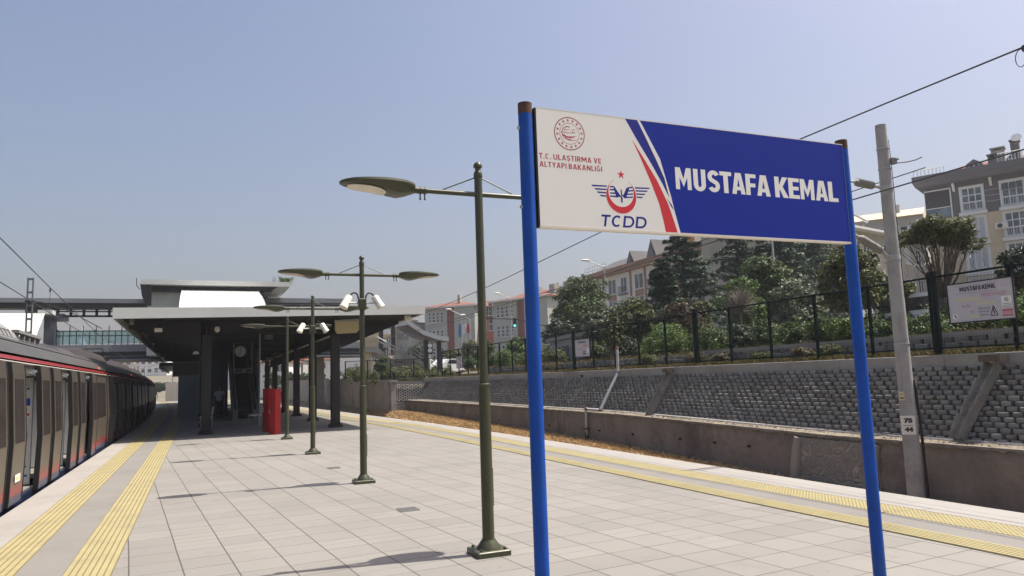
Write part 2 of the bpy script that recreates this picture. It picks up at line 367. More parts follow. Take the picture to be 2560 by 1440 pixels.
        if smooth is not False:
            me.polygons.foreach_set('use_smooth', [True]*len(me.polygons))
            if smooth is not True: me.set_sharp_from_angle(angle=R_(smooth))
        me.update(); return o
def tag(o, label=None, cat=None, group=None, kind=None):
    if label: o['label'] = label
    if cat: o['category'] = cat
    if group: o['group'] = group
    if kind: o['kind'] = kind
    return o
def thing(name, label, cat, loc=(0,0,0), rz=0.0, group=None, local=False):
    o = bpy.data.objects.new(name, None); col.objects.link(o); o.empty_display_size = .2
    o.location = loc; o.rotation_euler = (0, 0, rz)
    if local: o['_local'] = 1
    return tag(o, label, cat, group)
def struct(name, mb, mat, smooth=False): return tag(mb.build(name, mat, None, smooth), kind='structure')
def one(name, mb, mat, label, cat, loc=None, group=None, smooth=False):
    if loc is None:
        xs = [p.x for p in mb.v]; ys = [p.y for p in mb.v]; zs = [p.z for p in mb.v]
        loc = ((min(xs)+max(xs))/2, (min(ys)+max(ys))/2, min(zs))
    return tag(mb.build(name, mat, None, smooth, loc), label, cat, group)
def copy_tree(o, parent=None):
    c = o.copy(); col.objects.link(c)
    if parent is not None: c.parent = parent
    for ch in list(o.children): copy_tree(ch, c)
    return c
_txt = {}
def text_poly(body, size=1.0, bold=0.0, shear=0.0, space=1.0):
    """lettering as a flat mesh in its own x, y plane; returns verts, faces, width"""
    cu = bpy.data.curves.new('lettering', 'FONT'); cu.body = body; cu.size = size; cu.offset = bold; cu.shear = shear; cu.space_character = space
    cu.resolution_u = 4
    ob = bpy.data.objects.new('lettering', cu); col.objects.link(ob); dg = bpy.context.evaluated_depsgraph_get(); dg.update()
    me = bpy.data.meshes.new_from_object(ob.evaluated_get(dg))
    vs = [v.co.copy() for v in me.vertices]; fs = [tuple(p.vertices) for p in me.polygons]
    bpy.data.objects.remove(ob); bpy.data.curves.remove(cu); bpy.data.meshes.remove(me)
    return vs, fs
def text_fit(mb, body, o, ux, uy, wid, hei, bold=0.0, shear=0.0, space=1.0):
    """put lettering in the rectangle with lower left corner o, width wid along ux, cap height hei along uy"""
    vs, fs = text_poly(body, 1.0, bold, shear, space)
    x0 = min(v.x for v in vs); x1 = max(v.x for v in vs)
    cap, _ = text_poly('H', 1.0, bold); y0 = min(v.y for v in cap); y1 = max(v.y for v in cap)
    o = Vector(o); ux = Vector(ux); uy = Vector(uy)
    mb.add([o + ux*((v.x-x0)/(x1-x0)*wid) + uy*((v.y-y0)/(y1-y0)*hei) for v in vs], fs)
    return mb
def stroke(pts, wd):
    """2-D polyline -> outline polygon quads (list of quads)"""
    out = []
    for a, b in zip(pts, pts[1:]):
        d = Vector((b[0]-a[0], b[1]-a[1])); 
        if d.length < 1e-9: continue
        d.normalize(); nx, ny = -d.y*wd/2, d.x*wd/2
        out.append([(a[0]+nx,a[1]+ny),(b[0]+nx,b[1]+ny),(b[0]-nx,b[1]-ny),(a[0]-nx,a[1]-ny)])
    return out

def cap_glyph(ch, w, t=.205):
    """bold condensed capital of height 1 and width w as non-overlapping polygons"""
    R = lambda a, b, c, d: [(a, b), (c, b), (c, d), (a, d)]
    def arcs(pts_o, pts_i): return [[pts_o[i], pts_o[i+1], pts_i[i+1], pts_i[i]] for i in range(len(pts_o)-1)]
    if ch == 'T': return [R(0, 1-t*.92, w, 1), R((w-t)/2, 0, (w+t)/2, 1-t*.92)]
    if ch == 'L': return [R(0, 0, t, 1), R(t, 0, w, t*.92)]
    if ch == 'E': return [R(0, 0, t, 1), R(t, 0, w, t*.88), R(t, .5-t*.43, w*.94, .5+t*.43), R(t, 1-t*.88, w, 1)]
    if ch == 'F': return [R(0, 0, t, 1), R(t, .38, w*.93, .38+t*.88), R(t, 1-t*.88, w, 1)]
    if ch == 'A':
        e = t*.98; k = lambda y: e+(w/2-e)*y/.74
        return [[(0, 0), (e, 0), (w/2, .74), (w/2, 1), (w/2-t*.66, 1)], [(w, 0), (w/2+t*.66, 1), (w/2, 1), (w/2, .74), (w-e, 0)], [(k(.18), .18), (w-k(.18), .18), (w-k(.18+t*.83), .18+t*.83), (k(.18+t*.83), .18+t*.83)]]
    if ch == 'M':
        s_ = t*.9; return [R(0, 0, s_, 1), R(w-s_, 0, w, 1), [(s_, .56), (w/2, .12), (w/2, .48), (s_+.035, 1), (s_, 1)], [(w-s_, 1), (w-s_-.035, 1), (w/2, .48), (w/2, .12), (w-s_, .56)]]
    if ch == 'K': return [R(0, 0, t, 1), [(t, .36), (t, .36+t*1.17), (w-t*1.2, 1), (w, 1), (t+.165, .535)], [(t+.02, .39), (t+.165, .535), (w+.01, 0), (w-t*1.17, 0)]]
    if ch == 'U':
        n = 14; o = [(w/2+w/2*math.cos(math.pi+math.pi*i/n), .30+.315*math.sin(math.pi+math.pi*i/n)) for i in range(n+1)]
        q = [(w/2+(w/2-t)*math.cos(math.pi+math.pi*i/n), .30+(.315-t*.93)*math.sin(math.pi+math.pi*i/n)) for i in range(n+1)]
        return [R(0, .30, t, 1), R(w-t, .30, w, 1)]+arcs(o, q)
    def bowl(x0, y0, y1, W, h):
        xm = W-(y1-y0)/2 if W-(y1-y0)/2 > x0 else x0+.01; c = (y0+y1)/2; n = 10
        an = [math.pi/2-math.pi*i/n for i in range(n+1)]; ry = (y1-y0)/2
        return [R(x0, y1-h, xm, y1), R(x0, y0, xm, y0+h)]+arcs([(xm+(W-xm)*math.cos(a), c+ry*math.sin(a)) for a in an], [(xm+(W-xm-t)*math.cos(a), c+(ry-h)*math.sin(a)) for a in an])
    h = t*.88
    if ch == 'I': return [R(0, 0, t, 1)]
    if ch == '.': return [R(0, 0, t, t)]
    if ch == 'D': return [R(0, 0, t, 1)]+bowl(t, 0, 1, w, h)
    if ch == 'P': return [R(0, 0, t, 1)]+bowl(t, .38, 1, w, h)
    if ch == 'R': return [R(0, 0, t, 1)]+bowl(t, .42, 1, w, h)+[[(w*.38, .42), (w*.38+t*1.15, .42), (w, 0), (w-t*1.2, 0)]]
    if ch == 'B': return [R(0, 0, t, 1)]+bowl(t, .5, 1, w*.94, h)+bowl(t, 0, .5-h*.0-.001, w, h)
    if ch == 'N': return [R(0, 0, t, 1), R(w-t, 0, w, 1), [(t, 1), (t, .58), (w-t, 0), (w-t, .42)]]
    if ch == 'V': return [[(0, 1), (t*1.1, 1), (w/2, .26), (w/2, 0), (w/2-t*.6, 0)], [(w, 1), (w/2+t*.6, 0), (w/2, 0), (w/2, .26), (w-t*1.1, 1)]]
    if ch == 'Y': return [R(w/2-t/2, 0, w/2+t/2, .42), [(0, 1), (t*1.15, 1), (w/2, .62), (w/2, .42), (w/2-t/2, .42)], [(w, 1), (w/2+t/2, .42), (w/2, .42), (w/2, .62), (w-t*1.15, 1)]]
    if ch in 'CG':
        a0, a1, n = R_(48), R_(312 if ch == 'C' else 350), 20; an = [a0+(a1-a0)*i/n for i in range(n+1)]
        g = arcs([(w/2+w/2*math.cos(a), .5+.5*math.sin(a)) for a in an], [(w/2+(w/2-t)*math.cos(a), .5+(.5-h)*math.sin(a)) for a in an])
        return g+([R(w*.52, .42-h*.0, w, .42+h)] if ch == 'G' else [])
    if ch == 'S':
        c = []; rx = w/2-t/2
        for i in range(19): a = R_(22+(262-22)*i/18); c.append((w/2+rx*math.cos(a)*(1 if math.cos(a) < 0 else .98), .715+.195*math.sin(a)))
        for i in range(19): a = R_(82-(82+158)*i/18); c.append((w/2+rx*math.cos(a), .285+.195*math.sin(a)))
        A, B = [], []
        for i, p in enumerate(c):
            d = Vector((c[min(i+1, len(c)-1)][0]-c[max(i-1, 0)][0], c[min(i+1, len(c)-1)][1]-c[max(i-1, 0)][1])).normalized(); h = t*.475
            A.append((p[0]-d.y*h, p[1]+d.x*h)); B.append((p[0]+d.y*h, p[1]-d.x*h))
        return arcs(A, B)
NAME_X = [(203, 360), (383, 505), (525, 645), (647, 765), (765, 898), (905, 1008), (1015, 1148), (1195, 1327), (1333, 1440), (1450, 1588), (1602, 1722), (1730, 1825)]
def station_name(mb, place, spans=None):
    """the station name; place(u, v) maps the word's unit box to space; spans are letter extents along u"""
    if spans is None: spans = [((a-203)/1622*(1+.1*(1-(a-203)/1622))/1.0, (b-203)/1622*(1+.1*(1-(b-203)/1622))) for a, b in NAME_X]
    for ch, (a, b) in zip('MUSTAFAKEMAL', spans):
        w0 = {'M': .72, 'U': .56, 'S': .55, 'T': .54, 'A': .62, 'F': .48, 'K': .62, 'E': .50, 'L': .46}[ch]
        for pl in cap_glyph(ch, w0): mb.poly([place(a+(b-a)*x/w0, y) for x, y in pl])

CAP_W = dict(M=.86, U=.66, S=.54, T=.56, A=.68, F=.5, K=.64, E=.50, L=.48, I=.16, D=.68, P=.58, R=.62, B=.60, N=.70, V=.66, Y=.62, C=.62, G=.68)
def cap_line(mb, s, place, wid, hei, t=.165, shear=0.0, gap=.12, wide=1.0):
    """a line of drawn capitals fitted to wid x hei; place(x, z) maps to space. Turkish cedilla and breve are drawn too"""
    x = 0.0; out = []
    for ch in s:
        if ch == ' ': x += .26; continue
        b = {'Ş': 'S', 'Ğ': 'G'}.get(ch, ch); w = CAP_W.get(b, t)*(wide if b not in 'I.' else 1)
        if b == 'I': w = t
        for pl in cap_glyph(b, w, t): out.append([(x+p+shear*q, q) for p, q in pl])
        if ch == 'Ş': out += [[(x+w*.45, -.02), (x+w*.6, -.02), (x+w*.66, -.13), (x+w*.52, -.13)], [(x+w*.3, -.24), (x+w*.52, -.24), (x+w*.66, -.13), (x+w*.52, -.13)]]
        if ch == 'Ğ': out += [[(x+w*.2, 1.22), (x+w*.34, 1.22), (x+w*.42, 1.13), (x+w*.42, 1.05)], [(x+w*.42, 1.05), (x+w*.58, 1.05), (x+w*.58, 1.13), (x+w*.42, 1.13)], [(x+w*.58, 1.05), (x+w*.8, 1.22), (x+w*.66, 1.22), (x+w*.58, 1.13)]]
        x += w+gap
    L = x-gap
    for pl in out: mb.poly([place(p/L*wid, q*hei) for p, q in pl])
    return mb
# ------------------------------------------------------------------ the setting: ground, platform, track beds, hillside
def lerp(pts, t):
    if t <= pts[0][0]: return pts[0][1]
    for (a, b), (c, d) in zip(pts, pts[1:]):
        if t <= c: return b+(d-b)*(t-a)/(c-a)
    return pts[-1][1]
def bend(y): return 0.0 if y < 27 else -(y-27)**2/2350.0            # the island platform swings gently left beyond the canopy front
def lx(y): return -2.40 + bend(y)
def rx(y): return lerp([(-10, 8.24), (8, 8.24), (20, 8.40), (28, 8.36), (36, 8.05), (48, 7.6), (60, 7.0), (80, 5.8), (110, 3.5)], y)
def terr(x, y):
    z = lerp([(14.7, 1.79), (16.7, 1.88), (16.95, 2.15), (23, 2.55), (31, 2.75), (45, 5.0), (70, 8.0), (120, 10.0), (300, 12)], x)
    if y > 49: k = min(1, (y-49)/6); z = z*(1-k) + k*lerp([(15, 1.5), (40, 1.9), (60, 4), (90, 6.0), (300, 9)], x)
    return z
YS = [-8+2.0*i for i in range(62)]
m = MB(); m.poly([(-790,-85,-1.35),(890,-85,-1.35),(890,890,-1.35),(-790,890,-1.35)]); struct('ground', m, 'ground')
def band(mb, f0, f1, z, ys=YS, z2=None, side=True):
    """strip between two edge curves, top at z, with both vertical sides down to z2"""
    rows = []
    for y in ys:
        a, b = f0(y), f1(y); t = [(a, y, z), (b, y, z)]
        if z2 is not None: t = [(a, y, z2)] + t + [(b, y, z2)]
        rows.append(t)
    mb.grid(rows)
    if z2 is not None:
        y = ys[0]; mb.poly([(f0(y),y,z2),(f1(y),y,z2),(f1(y),y,z),(f0(y),y,z)])
    return mb
m = band(MB(), lx, rx, 0.0, z2=-1.3); struct('platform', m, 'paving')
m = band(MB(), lambda y: lx(y)-.03, lambda y: lx(y)+.47, .006, z2=-.14); struct('platform_edge', m, 'edge_slab')
m = band(MB(), lambda y: rx(y)-.30, lambda y: rx(y)+.03, .006, z2=-.14); m.add([], [])
band(m, lambda y: rx(y)-.66, lambda y: rx(y)-.306, .006, z2=-.02); struct('platform_edge', m, 'edge_slab')
m = band(MB(), lambda y: lx(y)+.474, lambda y: lx(y)+1.30, .004); struct('pavement_band', m, 'grey_band')
m = band(MB(), lambda y: rx(y)-1.56, lambda y: rx(y)-.664, .004); struct('pavement_band', m, 'grey_band')
def ribs(name, f, wd, n, ys=YS):
    m = MB(); pit = wd/n
    for k in range(n):
        band(m, lambda y, k=k: f(y)+pit*(k+.14), lambda y, k=k: f(y)+pit*(k+.86), .0125, ys, z2=.006)
    struct(name, m, 'yellow'); struct('tactile_base', band(MB(), lambda y: f(y)-.004, lambda y: f(y)+wd+.004, .0075, ys, z2=.001), 'groove')
ribs('tactile_strip', lambda y: lx(y)+.48, .40, 6); ribs('tactile_strip', lambda y: lx(y)+1.30, .41, 7)
ribs('tactile_strip', lambda y: rx(y)-1.88, .32, 6)
m = MB(); band(m, lambda y: rx(y)-1.12, lambda y: rx(y)-.69, .0075, z2=.001)
y = 2.0
while y < 30:
    for k in range(8):
        x = rx(y)-1.12+.027+.0535*k; r = .018
        m.add([(x-r,y-r,.0076),(x+r,y-r,.0076),(x+r,y+r,.0076),(x-r,y+r,.0076),(x-.011,y-.011,.0135),(x+.011,y-.011,.0135),(x+.011,y+.011,.0135),(x-.011,y+.011,.0135)],
              [(4,5,6,7),(0,1,5,4),(1,2,6,5),(2,3,7,6),(3,0,4,7)])
    y += .0535
struct('tactile_strip', m, 'yellow')
def ltop(y): return lerp([(0, .06), (13, .10), (22, .28), (34, .34), (60, .36)], y)
def berm(y): return lerp([(0, -1.15), (12, -1.1), (22, -.78), (45, -.42), (60, -.35)], y)
m = MB(); m.grid([[(x, y, z) for x, z in ((rx(y)-.02, -1.2), (9.4, -1.15), (11.0, -1.1), (11.8, (berm(y)-1.1)/2), (12.15, berm(y)-.03), (13.25, berm(y)))] for y in YS]); struct('track_bed', m, 'soil', True)
m = MB(); m.grid([[(x, y, z) for x, z in ((-9, -1.15), (-5.9, -1.05), (lx(y)+.02, -1.05))] for y in YS]); struct('track_bed', m, 'gravel')
for cx in (-4.05, 10.0):
    for s in (-.72, .72):
        one('rail', band(MB(), lambda y: cx+s-.035+bend(y), lambda y: cx+s+.035+bend(y), -.93, z2=-1.1), 'rust',
            ('rusty rail of the left track under the train' if cx < 0 else 'rusty rail in the sunken right track beside the platform') + (', nearer the platform' if (s > 0) == (cx < 0) else ', farther from the platform'), 'rail', loc=(cx+s, 0, -1.1))
xs = [14.7, 16.7, 16.95, 19, 23, 27, 31, 38, 45, 57, 70, 95, 120, 200, 320]
m = MB(); m.grid([[(x, y, terr(x, y)) for x in xs] for y in [-60, -30, -10, 0, 10, 20, 30, 40, 49, 52, 55, 62, 70, 90, 120, 160, 220, 320]]); struct('hillside', m, 'ground', True)
m = MB(); m.grid([[(x, y, terr(x, y)+.03) for x in (24.2, 30.2)] for y in [-40+6*i for i in range(16)]]); struct('street', m, 'asphalt')
m = MB(); m.grid([[(-700+100*i, y, z+1.2*math.sin(i*1.7)) for i in range(8)] for y, z in ((150, -1.3), (230, 2), (330, 10), (460, 17), (700, 18))]); struct('hill', m, 'ground', True)

# dry grass along the right track and in the planting strip
def blades(mb, n, fx, fy, fz, h, r=rnd, wd=.012, lean=.8):
    for _ in range(n):
        y = fy(r); x = fx(r, y); z = fz(x, y); hh = h*r.uniform(.4, 1.15); a = r.uniform(0, 6.283); l = r.uniform(.2, lean)*hh
        dx, dy = math.cos(a)*l, math.sin(a)*l; b = r.uniform(0, 6.283); wx, wy = math.cos(b)*wd, math.sin(b)*wd
        mb.add([(x-wx,y-wy,z),(x+wx,y+wy,z),(x+wx*.8+dx*.5,y+wy*.8+dy*.5,z+hh*.7),(x+dx,y+dy,z+hh*r.uniform(.75,1))], [(0,1,2),(0,2,3)])
def bedz(x, y): return lerp([(9.4, -1.16), (11, -1.11), (11.8, (berm(y)-1.1)/2-.02), (12.15, berm(y)-.05), (13.25, berm(y)-.02)], x)
m = MB()
blades(m, 42000, lambda r, y: 13.2-1.5*r.random() if r.random() < .85 else r.uniform(9, 13.2), lambda r: 6+50*r.random()**1.1, bedz, .17, wd=.008, lean=1.6)
tag(m.build('dry_grass', 'straw'), 'straw coloured dry grass between the platform edge and the low wall', 'grass', kind='stuff')
m = MB()
blades(m, 60000, lambda r, y: r.uniform(15.2, 16.75), lambda r: 4+46*r.random(), lambda x, y: terr(x, y)-.02, .15, wd=.0045, lean=1.6)
blades(m, 14000, lambda r, y: r.uniform(17.0, 20.5), lambda r: 2+48*r.random(), lambda x, y: terr(x, y)-.02, .28, wd=.008, lean=1.4)
blades(m, 2600, lambda r, y: r.uniform(13.25, 13.62), lambda r: 8+36*r.random(), lambda x, y: ltop(y), .07, wd=.009, lean=1.8)
for _ in range(60):
    yy = 6+40*rnd.random(); s_ = rnd.random(); blades(m, 16, lambda r, y: 13.58+.84*s_+r.uniform(-.03, .03), lambda r: yy+r.uniform(-.08, .08), lambda x, y: .14+1.4*s_, .06, wd=.004, lean=1.6)
tag(m.build('dry_weeds', 'weed'), 'dry weeds and tufts on the planting strip behind the fence', 'weeds', kind='stuff')
# ------------------------------------------------------------------ retaining walls on the right
def block_rows(mb, p0, along, back, n_rows, row_h, length, blk, step, r, gap=.03, depth=.28, edge0=0.0, edge1=0.0, skip=0):
    """courses of round-nosed concrete blocks, every course set back from the one below; edge0/edge1 slant the two ends"""
    along = Vector(along).normalized(); back = Vector(back).normalized(); up = Vector((0,0,1)); p0 = Vector(p0)
    for i in range(n_rows):
        a0 = edge0*i; a1 = length-edge1*i; t = a0 + (blk*.5 if i % 2 else 0)-blk*.5; o = p0 + back*(step*i) + up*(row_h*i)
        while t < a1:
            l0 = max(a0, t)+gap*.5; l1 = min(a1, t+blk)-gap*.5; t += blk
            if l1-l0 < .06 or r.random() < skip: continue
            j = r.uniform(-.022, .022); h = row_h*r.uniform(.91, 1.0); n0 = r.uniform(.012, .024)
            c = .04
            def P(a, bk, z): return o + along*a + back*(bk+j) + up*z
            f = [(0.0+n0, .0), (n0*.25, h*.2), (0, h*.5), (n0*.2, h*.86), (n0, h)]
            vs = []
            for bk, z in f: vs += [P(l0+c*.2, bk+n0*1.1, z), P(l0+c, bk, z), P(l1-c, bk, z), P(l1-c*.2, bk+n0*1.1, z)]
            vs += [P(l0, depth, h), P(l1, depth, h), P(l0, depth, 0), P(l1, depth, 0)]
            fs = [(4*k+q, 4*k+q+1, 4*k+q+5, 4*k+q+4) for k in range(4) for q in range(3)]
            fs += [(16,17,18,19,21,20), (0,4,8,12,16,20,22), (3,23,21,19,15,11,7)]
            mb.add(vs, fs)
    return mb
t = thing('low_wall', 'long low brown concrete wall along the right track bed', 'wall', (13.2, 25, -1.2))
m = MB(); ys = [2.0*i-4 for i in range(29)]
rj = random.Random(3)
rows = []
for y in ys:
    z = ltop(y); rows.append([(13.2, y, -1.3), (13.2+rj.uniform(-.012, .012), y, z-.25), (13.22, y, z-.02), (13.3, y, z), (13.75, y, z+.02)])
m.grid(rows); y = ys[-1]; m.poly([(13.2,y,-1.3),(13.75,y,-1.3),(13.75,y,ltop(y)),(13.3,y,ltop(y))]); m.build('wall', 'low_wall', t)
m = MB(); rows = []
yy = 4.0
while yy < 52:
    z = ltop(yy); e = rj.uniform(-.05, .03); rows.append([(13.165+e*.3, yy, z-.02+rj.uniform(-.05, .015)), (13.18+e*.3, yy, z+.02), (13.5, yy, z+.035+rj.uniform(0, .02)), (13.7, yy, z+.03+rj.uniform(0, .015))]); yy += .11
m.grid(rows); m.build('crumbling_top', 'low_wall_top', t)
m = MB(); m.prism([(13.165, 11.55, -1.25), (13.165, 13.95, -1.25), (13.165, 13.85, ltop(13.8)-.1), (13.165, 11.7, ltop(11.7)-.1)], (.05, 0, 0)); m.build('stone_panel', 'stone', t)
for k, y in enumerate((11.72, 13.92)):
    m = MB(); m.tube([(13.17, y+.14, -1.25), (13.15, y+.05, -.7), (13.16, y, -.3), (13.17, y-.07, ltop(y)-.1)], [.13, .14, .12, .1], 8); m.build('mortar_rib', 'coping', t, 50)
m = MB()
for y in (18.6, 21.2, 23.4, 27.5, 17.0, 33, 15.6): m.box(13.14, 13.25, y, y+.05, -.35, -.29)
m.build('weep_hole', 'black', t)
t = thing('block_wall', 'long leaning retaining wall of rounded grey concrete blocks topped by a concrete beam', 'retaining wall', (14.3, 25, .1))
m = MB(); block_rows(m, (13.58, 3.0, .12), (0,1,0), (1,0,0), 15, .097, 46.2, .25, .060, random.Random(5), edge1=.06, depth=.3, gap=.045)
m.build('blocks', 'block', t, 35)
m = MB(); m.prism([(13.72, 2.5, .05), (13.74, 2.5, .14), (14.56, 2.5, 1.5), (15.1, 2.5, 1.5), (15.1, 2.5, .05)], (0, 46.3, 0)); m.build('backing', 'stained', t)
m = MB(); m.tube([(13.60, 2.5+i*2.0, ltop(2.5+i*2)+.03) for i in range(24)], .06, 8); m.build('toe_beam', 'concrete_wall', t, 60)
m = MB()
yy = 2.5
while yy < 48.4: m.bbox((14.63, yy+1.4, 1.69), (.26, 2.795, .26), .012); yy += 2.8
m.build('coping_beam', 'coping', t)
m = MB()
for y in (45.5, 38.3, 26.9, 32): m.box(14.485, 14.60, y, y+.22, 1.58, 1.67)
m.build('drain_hole', 'black', t)
m = MB(); block_rows(m, (13.5, 49.35, .34), (0,1,0), (1,0,0), 2, .1, .5, .2, .07, random.Random(5))
for i in range(12): m.obox((13.75+i*.085, 49.15-i*.055, .4+i*.1), (.2, .2, .1), rz=.5+.3*(i % 3))
m.build('rough_end', 'block', t, 35)
# chequered block face, stone footing and the plain wall by the far end
t = thing('chequered_wall', 'short block wall with pale blocks and dark gaps above a rubble stone footing', 'retaining wall', (13.8, 50.5, -.5))
m = MB(); block_rows(m, (12.2, 50.6, .30), (1,-.35,0), (.25,1,0), 13, .086, 3.1, .30, .038, random.Random(8), gap=.085, edge1=-.022); m.build('blocks', 'block_pale', t, 35)
m = MB(); m.prism([(12.1, 51.0, -.9), (15.6, 49.8, -.9), (15.6, 49.9, 1.4), (12.3, 51.4, 1.4)], (.1, .6, 0)); m.build('backing', 'cloth_dark', t)
m = MB(); m.prism([(12.0, 50.45, -1.0), (14.3, 49.65, -1.0), (14.3, 49.7, .24), (12.0, 50.5, .24)], (.1, .4, 0)); m.build('stone_footing', 'stone', t)
m = MB(); m.prism([(12.0, 50.75, 1.42), (15.4, 49.55, 1.42), (15.4, 49.55, 1.66), (12.0, 50.75, 1.66)], (.1, .3, 0)); m.build('coping_beam', 'coping', t)
t = thing('abutment_wall', 'plain grey concrete wall with a pale coping beside the far right track', 'wall', (12.2, 70, -1.2))
m = MB(); m.prism([(12.2, 50.2, -1.3), (12.2, 112, -1.3), (12.2, 112, 2.3), (12.2, 66, 2.0), (12.2, 56, 1.65), (12.2, 50.2, 1.62)], (.35, 0, 0)); m.build('wall', 'concrete_wall', t)
m = MB(); m.prism([(12.12, 50.1, 1.62), (12.12, 56, 1.65), (12.12, 60.0, 1.78), (12.12, 60.0, 1.9), (12.12, 56, 1.78), (12.12, 50.1, 1.76)], (.5, 0, 0)); m.build('coping', 'edge_slab', t)
m = MB(); m.box(12.1, 12.6, 60, 60.8, 1.0, 2.9); m.build('pilaster', 'concrete_wall', t)
t = thing('garden_wall', 'low stepped block wall behind the fence under the large information board', 'wall', (16.8, 12, 1.7))
m = MB(); block_rows(m, (16.62, 2.0, 1.86), (0,1,0), (1,0,0), 3, .14, 42, .42, .05, random.Random(15), gap=.05); m.build('blocks', 'block', t, 35)
m = MB(); m.prism([(16.72, 2, 2.27), (16.72, 22.5, 2.25), (16.72, 22.5, 2.37), (16.72, 2, 2.40)], (.28, 0, 0)); m.build('slab', 'coping', t)
# drain chutes and pipe laid on the block wall
def slope_pt(y, s, off=0.0):          # s 0..1 up the face of the block wall
    return Vector((13.56+.84*s-off*.85, y, .22+1.35*s+off*.5))
def chute(y0, y1, wd, n, label):
    t = thing('drain_chute', label, 'drain chute', tuple(slope_pt(y0, 0)), group='concrete chutes on the block wall')
    for k in range(n):
        a, b = k/n, (k+1)/n+.03; pa = slope_pt(y0+(y1-y0)*a, a, .05); pb = slope_pt(y0+(y1-y0)*b, min(b, 1.02), .10); m = MB()
        rows = []
        for p, ww in ((pa, wd*.85), (pb, wd)):
            rows.append([p+Vector((-.09, -ww, .03)), p+Vector((-.085, -ww*.8, .03)), p+Vector((0, -ww*.5, -.03)), p+Vector((.02, 0, -.05)), p+Vector((0, ww*.5, -.03)), p+Vector((-.085, ww*.8, .03)), p+Vector((-.09, ww, .03)), p+Vector((0.05, ww*1.02, -.12)), p+Vector((.05, -ww*1.02, -.12)), p+Vector((-.09, -ww, .03))])
        m.grid(rows); m.poly(rows[0][:-1]); m.build('channel', 'stained', t)
    m = MB(); p = slope_pt(y1, 1.0, .10); m.obox(p+Vector((-.08, -.08 if wd > .1 else -.05, .09)), (.26, wd*3.4, .13)); m.build('outlet_hood', 'bark', t)
chute(10.05, 9.75, .125, 4, 'wide concrete drain chute with a dark hood, to the right of the numbered mast')
chute(20.75, 20.6, .085, 4, 'narrow concrete drain chute with a dark hood, between the two blue sign posts')
t = thing('drain_pipe', 'galvanised drain pipe with red joints running down the block wall', 'pipe', (13.6, 25, -.6))
A = slope_pt(23.9, 1.05, .12); B = slope_pt(23.85, .06, .14); C_ = Vector((13.1, 24.2, .42)); D = Vector((13.1, 24.25, -.75))
for a, b, r in ((A, B, .06), (B, C_, .05), (C_, D, .055), (A+Vector((.0,.0,0)), A+Vector((.05,.05,.95)), .055)):
    m = MB(); m.cyl(a, b, r, n=10); m.build('pipe', 'galv', t, 40)
for p in (A, B, C_, A+Vector((.05,.05,.9))):
    m = MB(); m.sph(p, .068, 10, 6); m.build('joint', 'pipe_red', t, True)
m = MB(); m.cyl((13.1, 24.25, -.32), (13.1, 24.25, -.26), .12, n=10); m.cyl((13.1, 24.25, -.75), (13.1, 24.25, -.4), .065, n=10); m.build('collar', 'rust', t)

# ------------------------------------------------------------------ green mesh fence with posts, rails, mesh and razor coils
def fence(name, label, P, Q, zb, ht, n_posts, thick=(), coil=None, loc=None):
    P, Q = Vector(P), Vector(Q); d = (Q-P); L = d.length; d.normalize(); nrm = Vector((-d.y, d.x, 0))
    t = thing(name, label, 'fence', tuple(P))
    for k in range(n_posts):
        p = P + d*(L*k/(n_posts-1)); th = k in thick
        m = MB(); r = .075 if th else .032
        if th:
            for o in (-.055, .055): m.obox(p+d*o+Vector((0,0,(ht+.1)/2)), (.07, .085, ht+.1), math.atan2(d.y, d.x))
        else: m.obox(p+Vector((0,0,ht/2)), (.06, .06, ht), math.atan2(d.y, d.x))
        m.build('post', 'fence_green', t)
    for z, r in ((ht-.03, .026), (.12, .018)):
        m = MB(); m.cyl(P+Vector((0,0,z)), Q+Vector((0,0,z)), r, n=6); m.build('rail', 'fence_green', t)
    m = MB(); k = 0.0
    while k < L:
        p = P+d*k; m.cyl(p+Vector((0,0,.12)), p+Vector((0,0,ht-.03)), .0016, n=3, cap=False); k += .075
    for i in range(9): z = .2+i*(ht-.3)/8; m.cyl(P+Vector((0,0,z)), Q+Vector((0,0,z)), .0022, n=3, cap=False)
    m.build('mesh_panel', 'fence_green', t)
    if coil:
        c0, c1 = coil; pts = []; k = c0
        while k < c1:
            a = k*2*math.pi/.27; pts.append(P+d*k+nrm*(math.cos(a)*.14)+Vector((0,0,ht+.15+math.sin(a)*.17))); k += .027
        m = MB(); m.tube(pts, .004, 3); m.build('razor_coil', 'wire', t)
    return t
fence('mesh_fence', 'long dark green mesh fence with razor coils on top of the block wall', (15.28, 4.6, 1.86), (15.28, 48.35, 1.84), 1.75, 1.75, 26, (4, 9, 14), (2, 40))
fence('mesh_fence', 'short plain mesh fence crossing behind the chequered wall', (15.3, 49.4, 1.84), (9.9, 54.6, 1.9), 1.75, 1.35, 5)

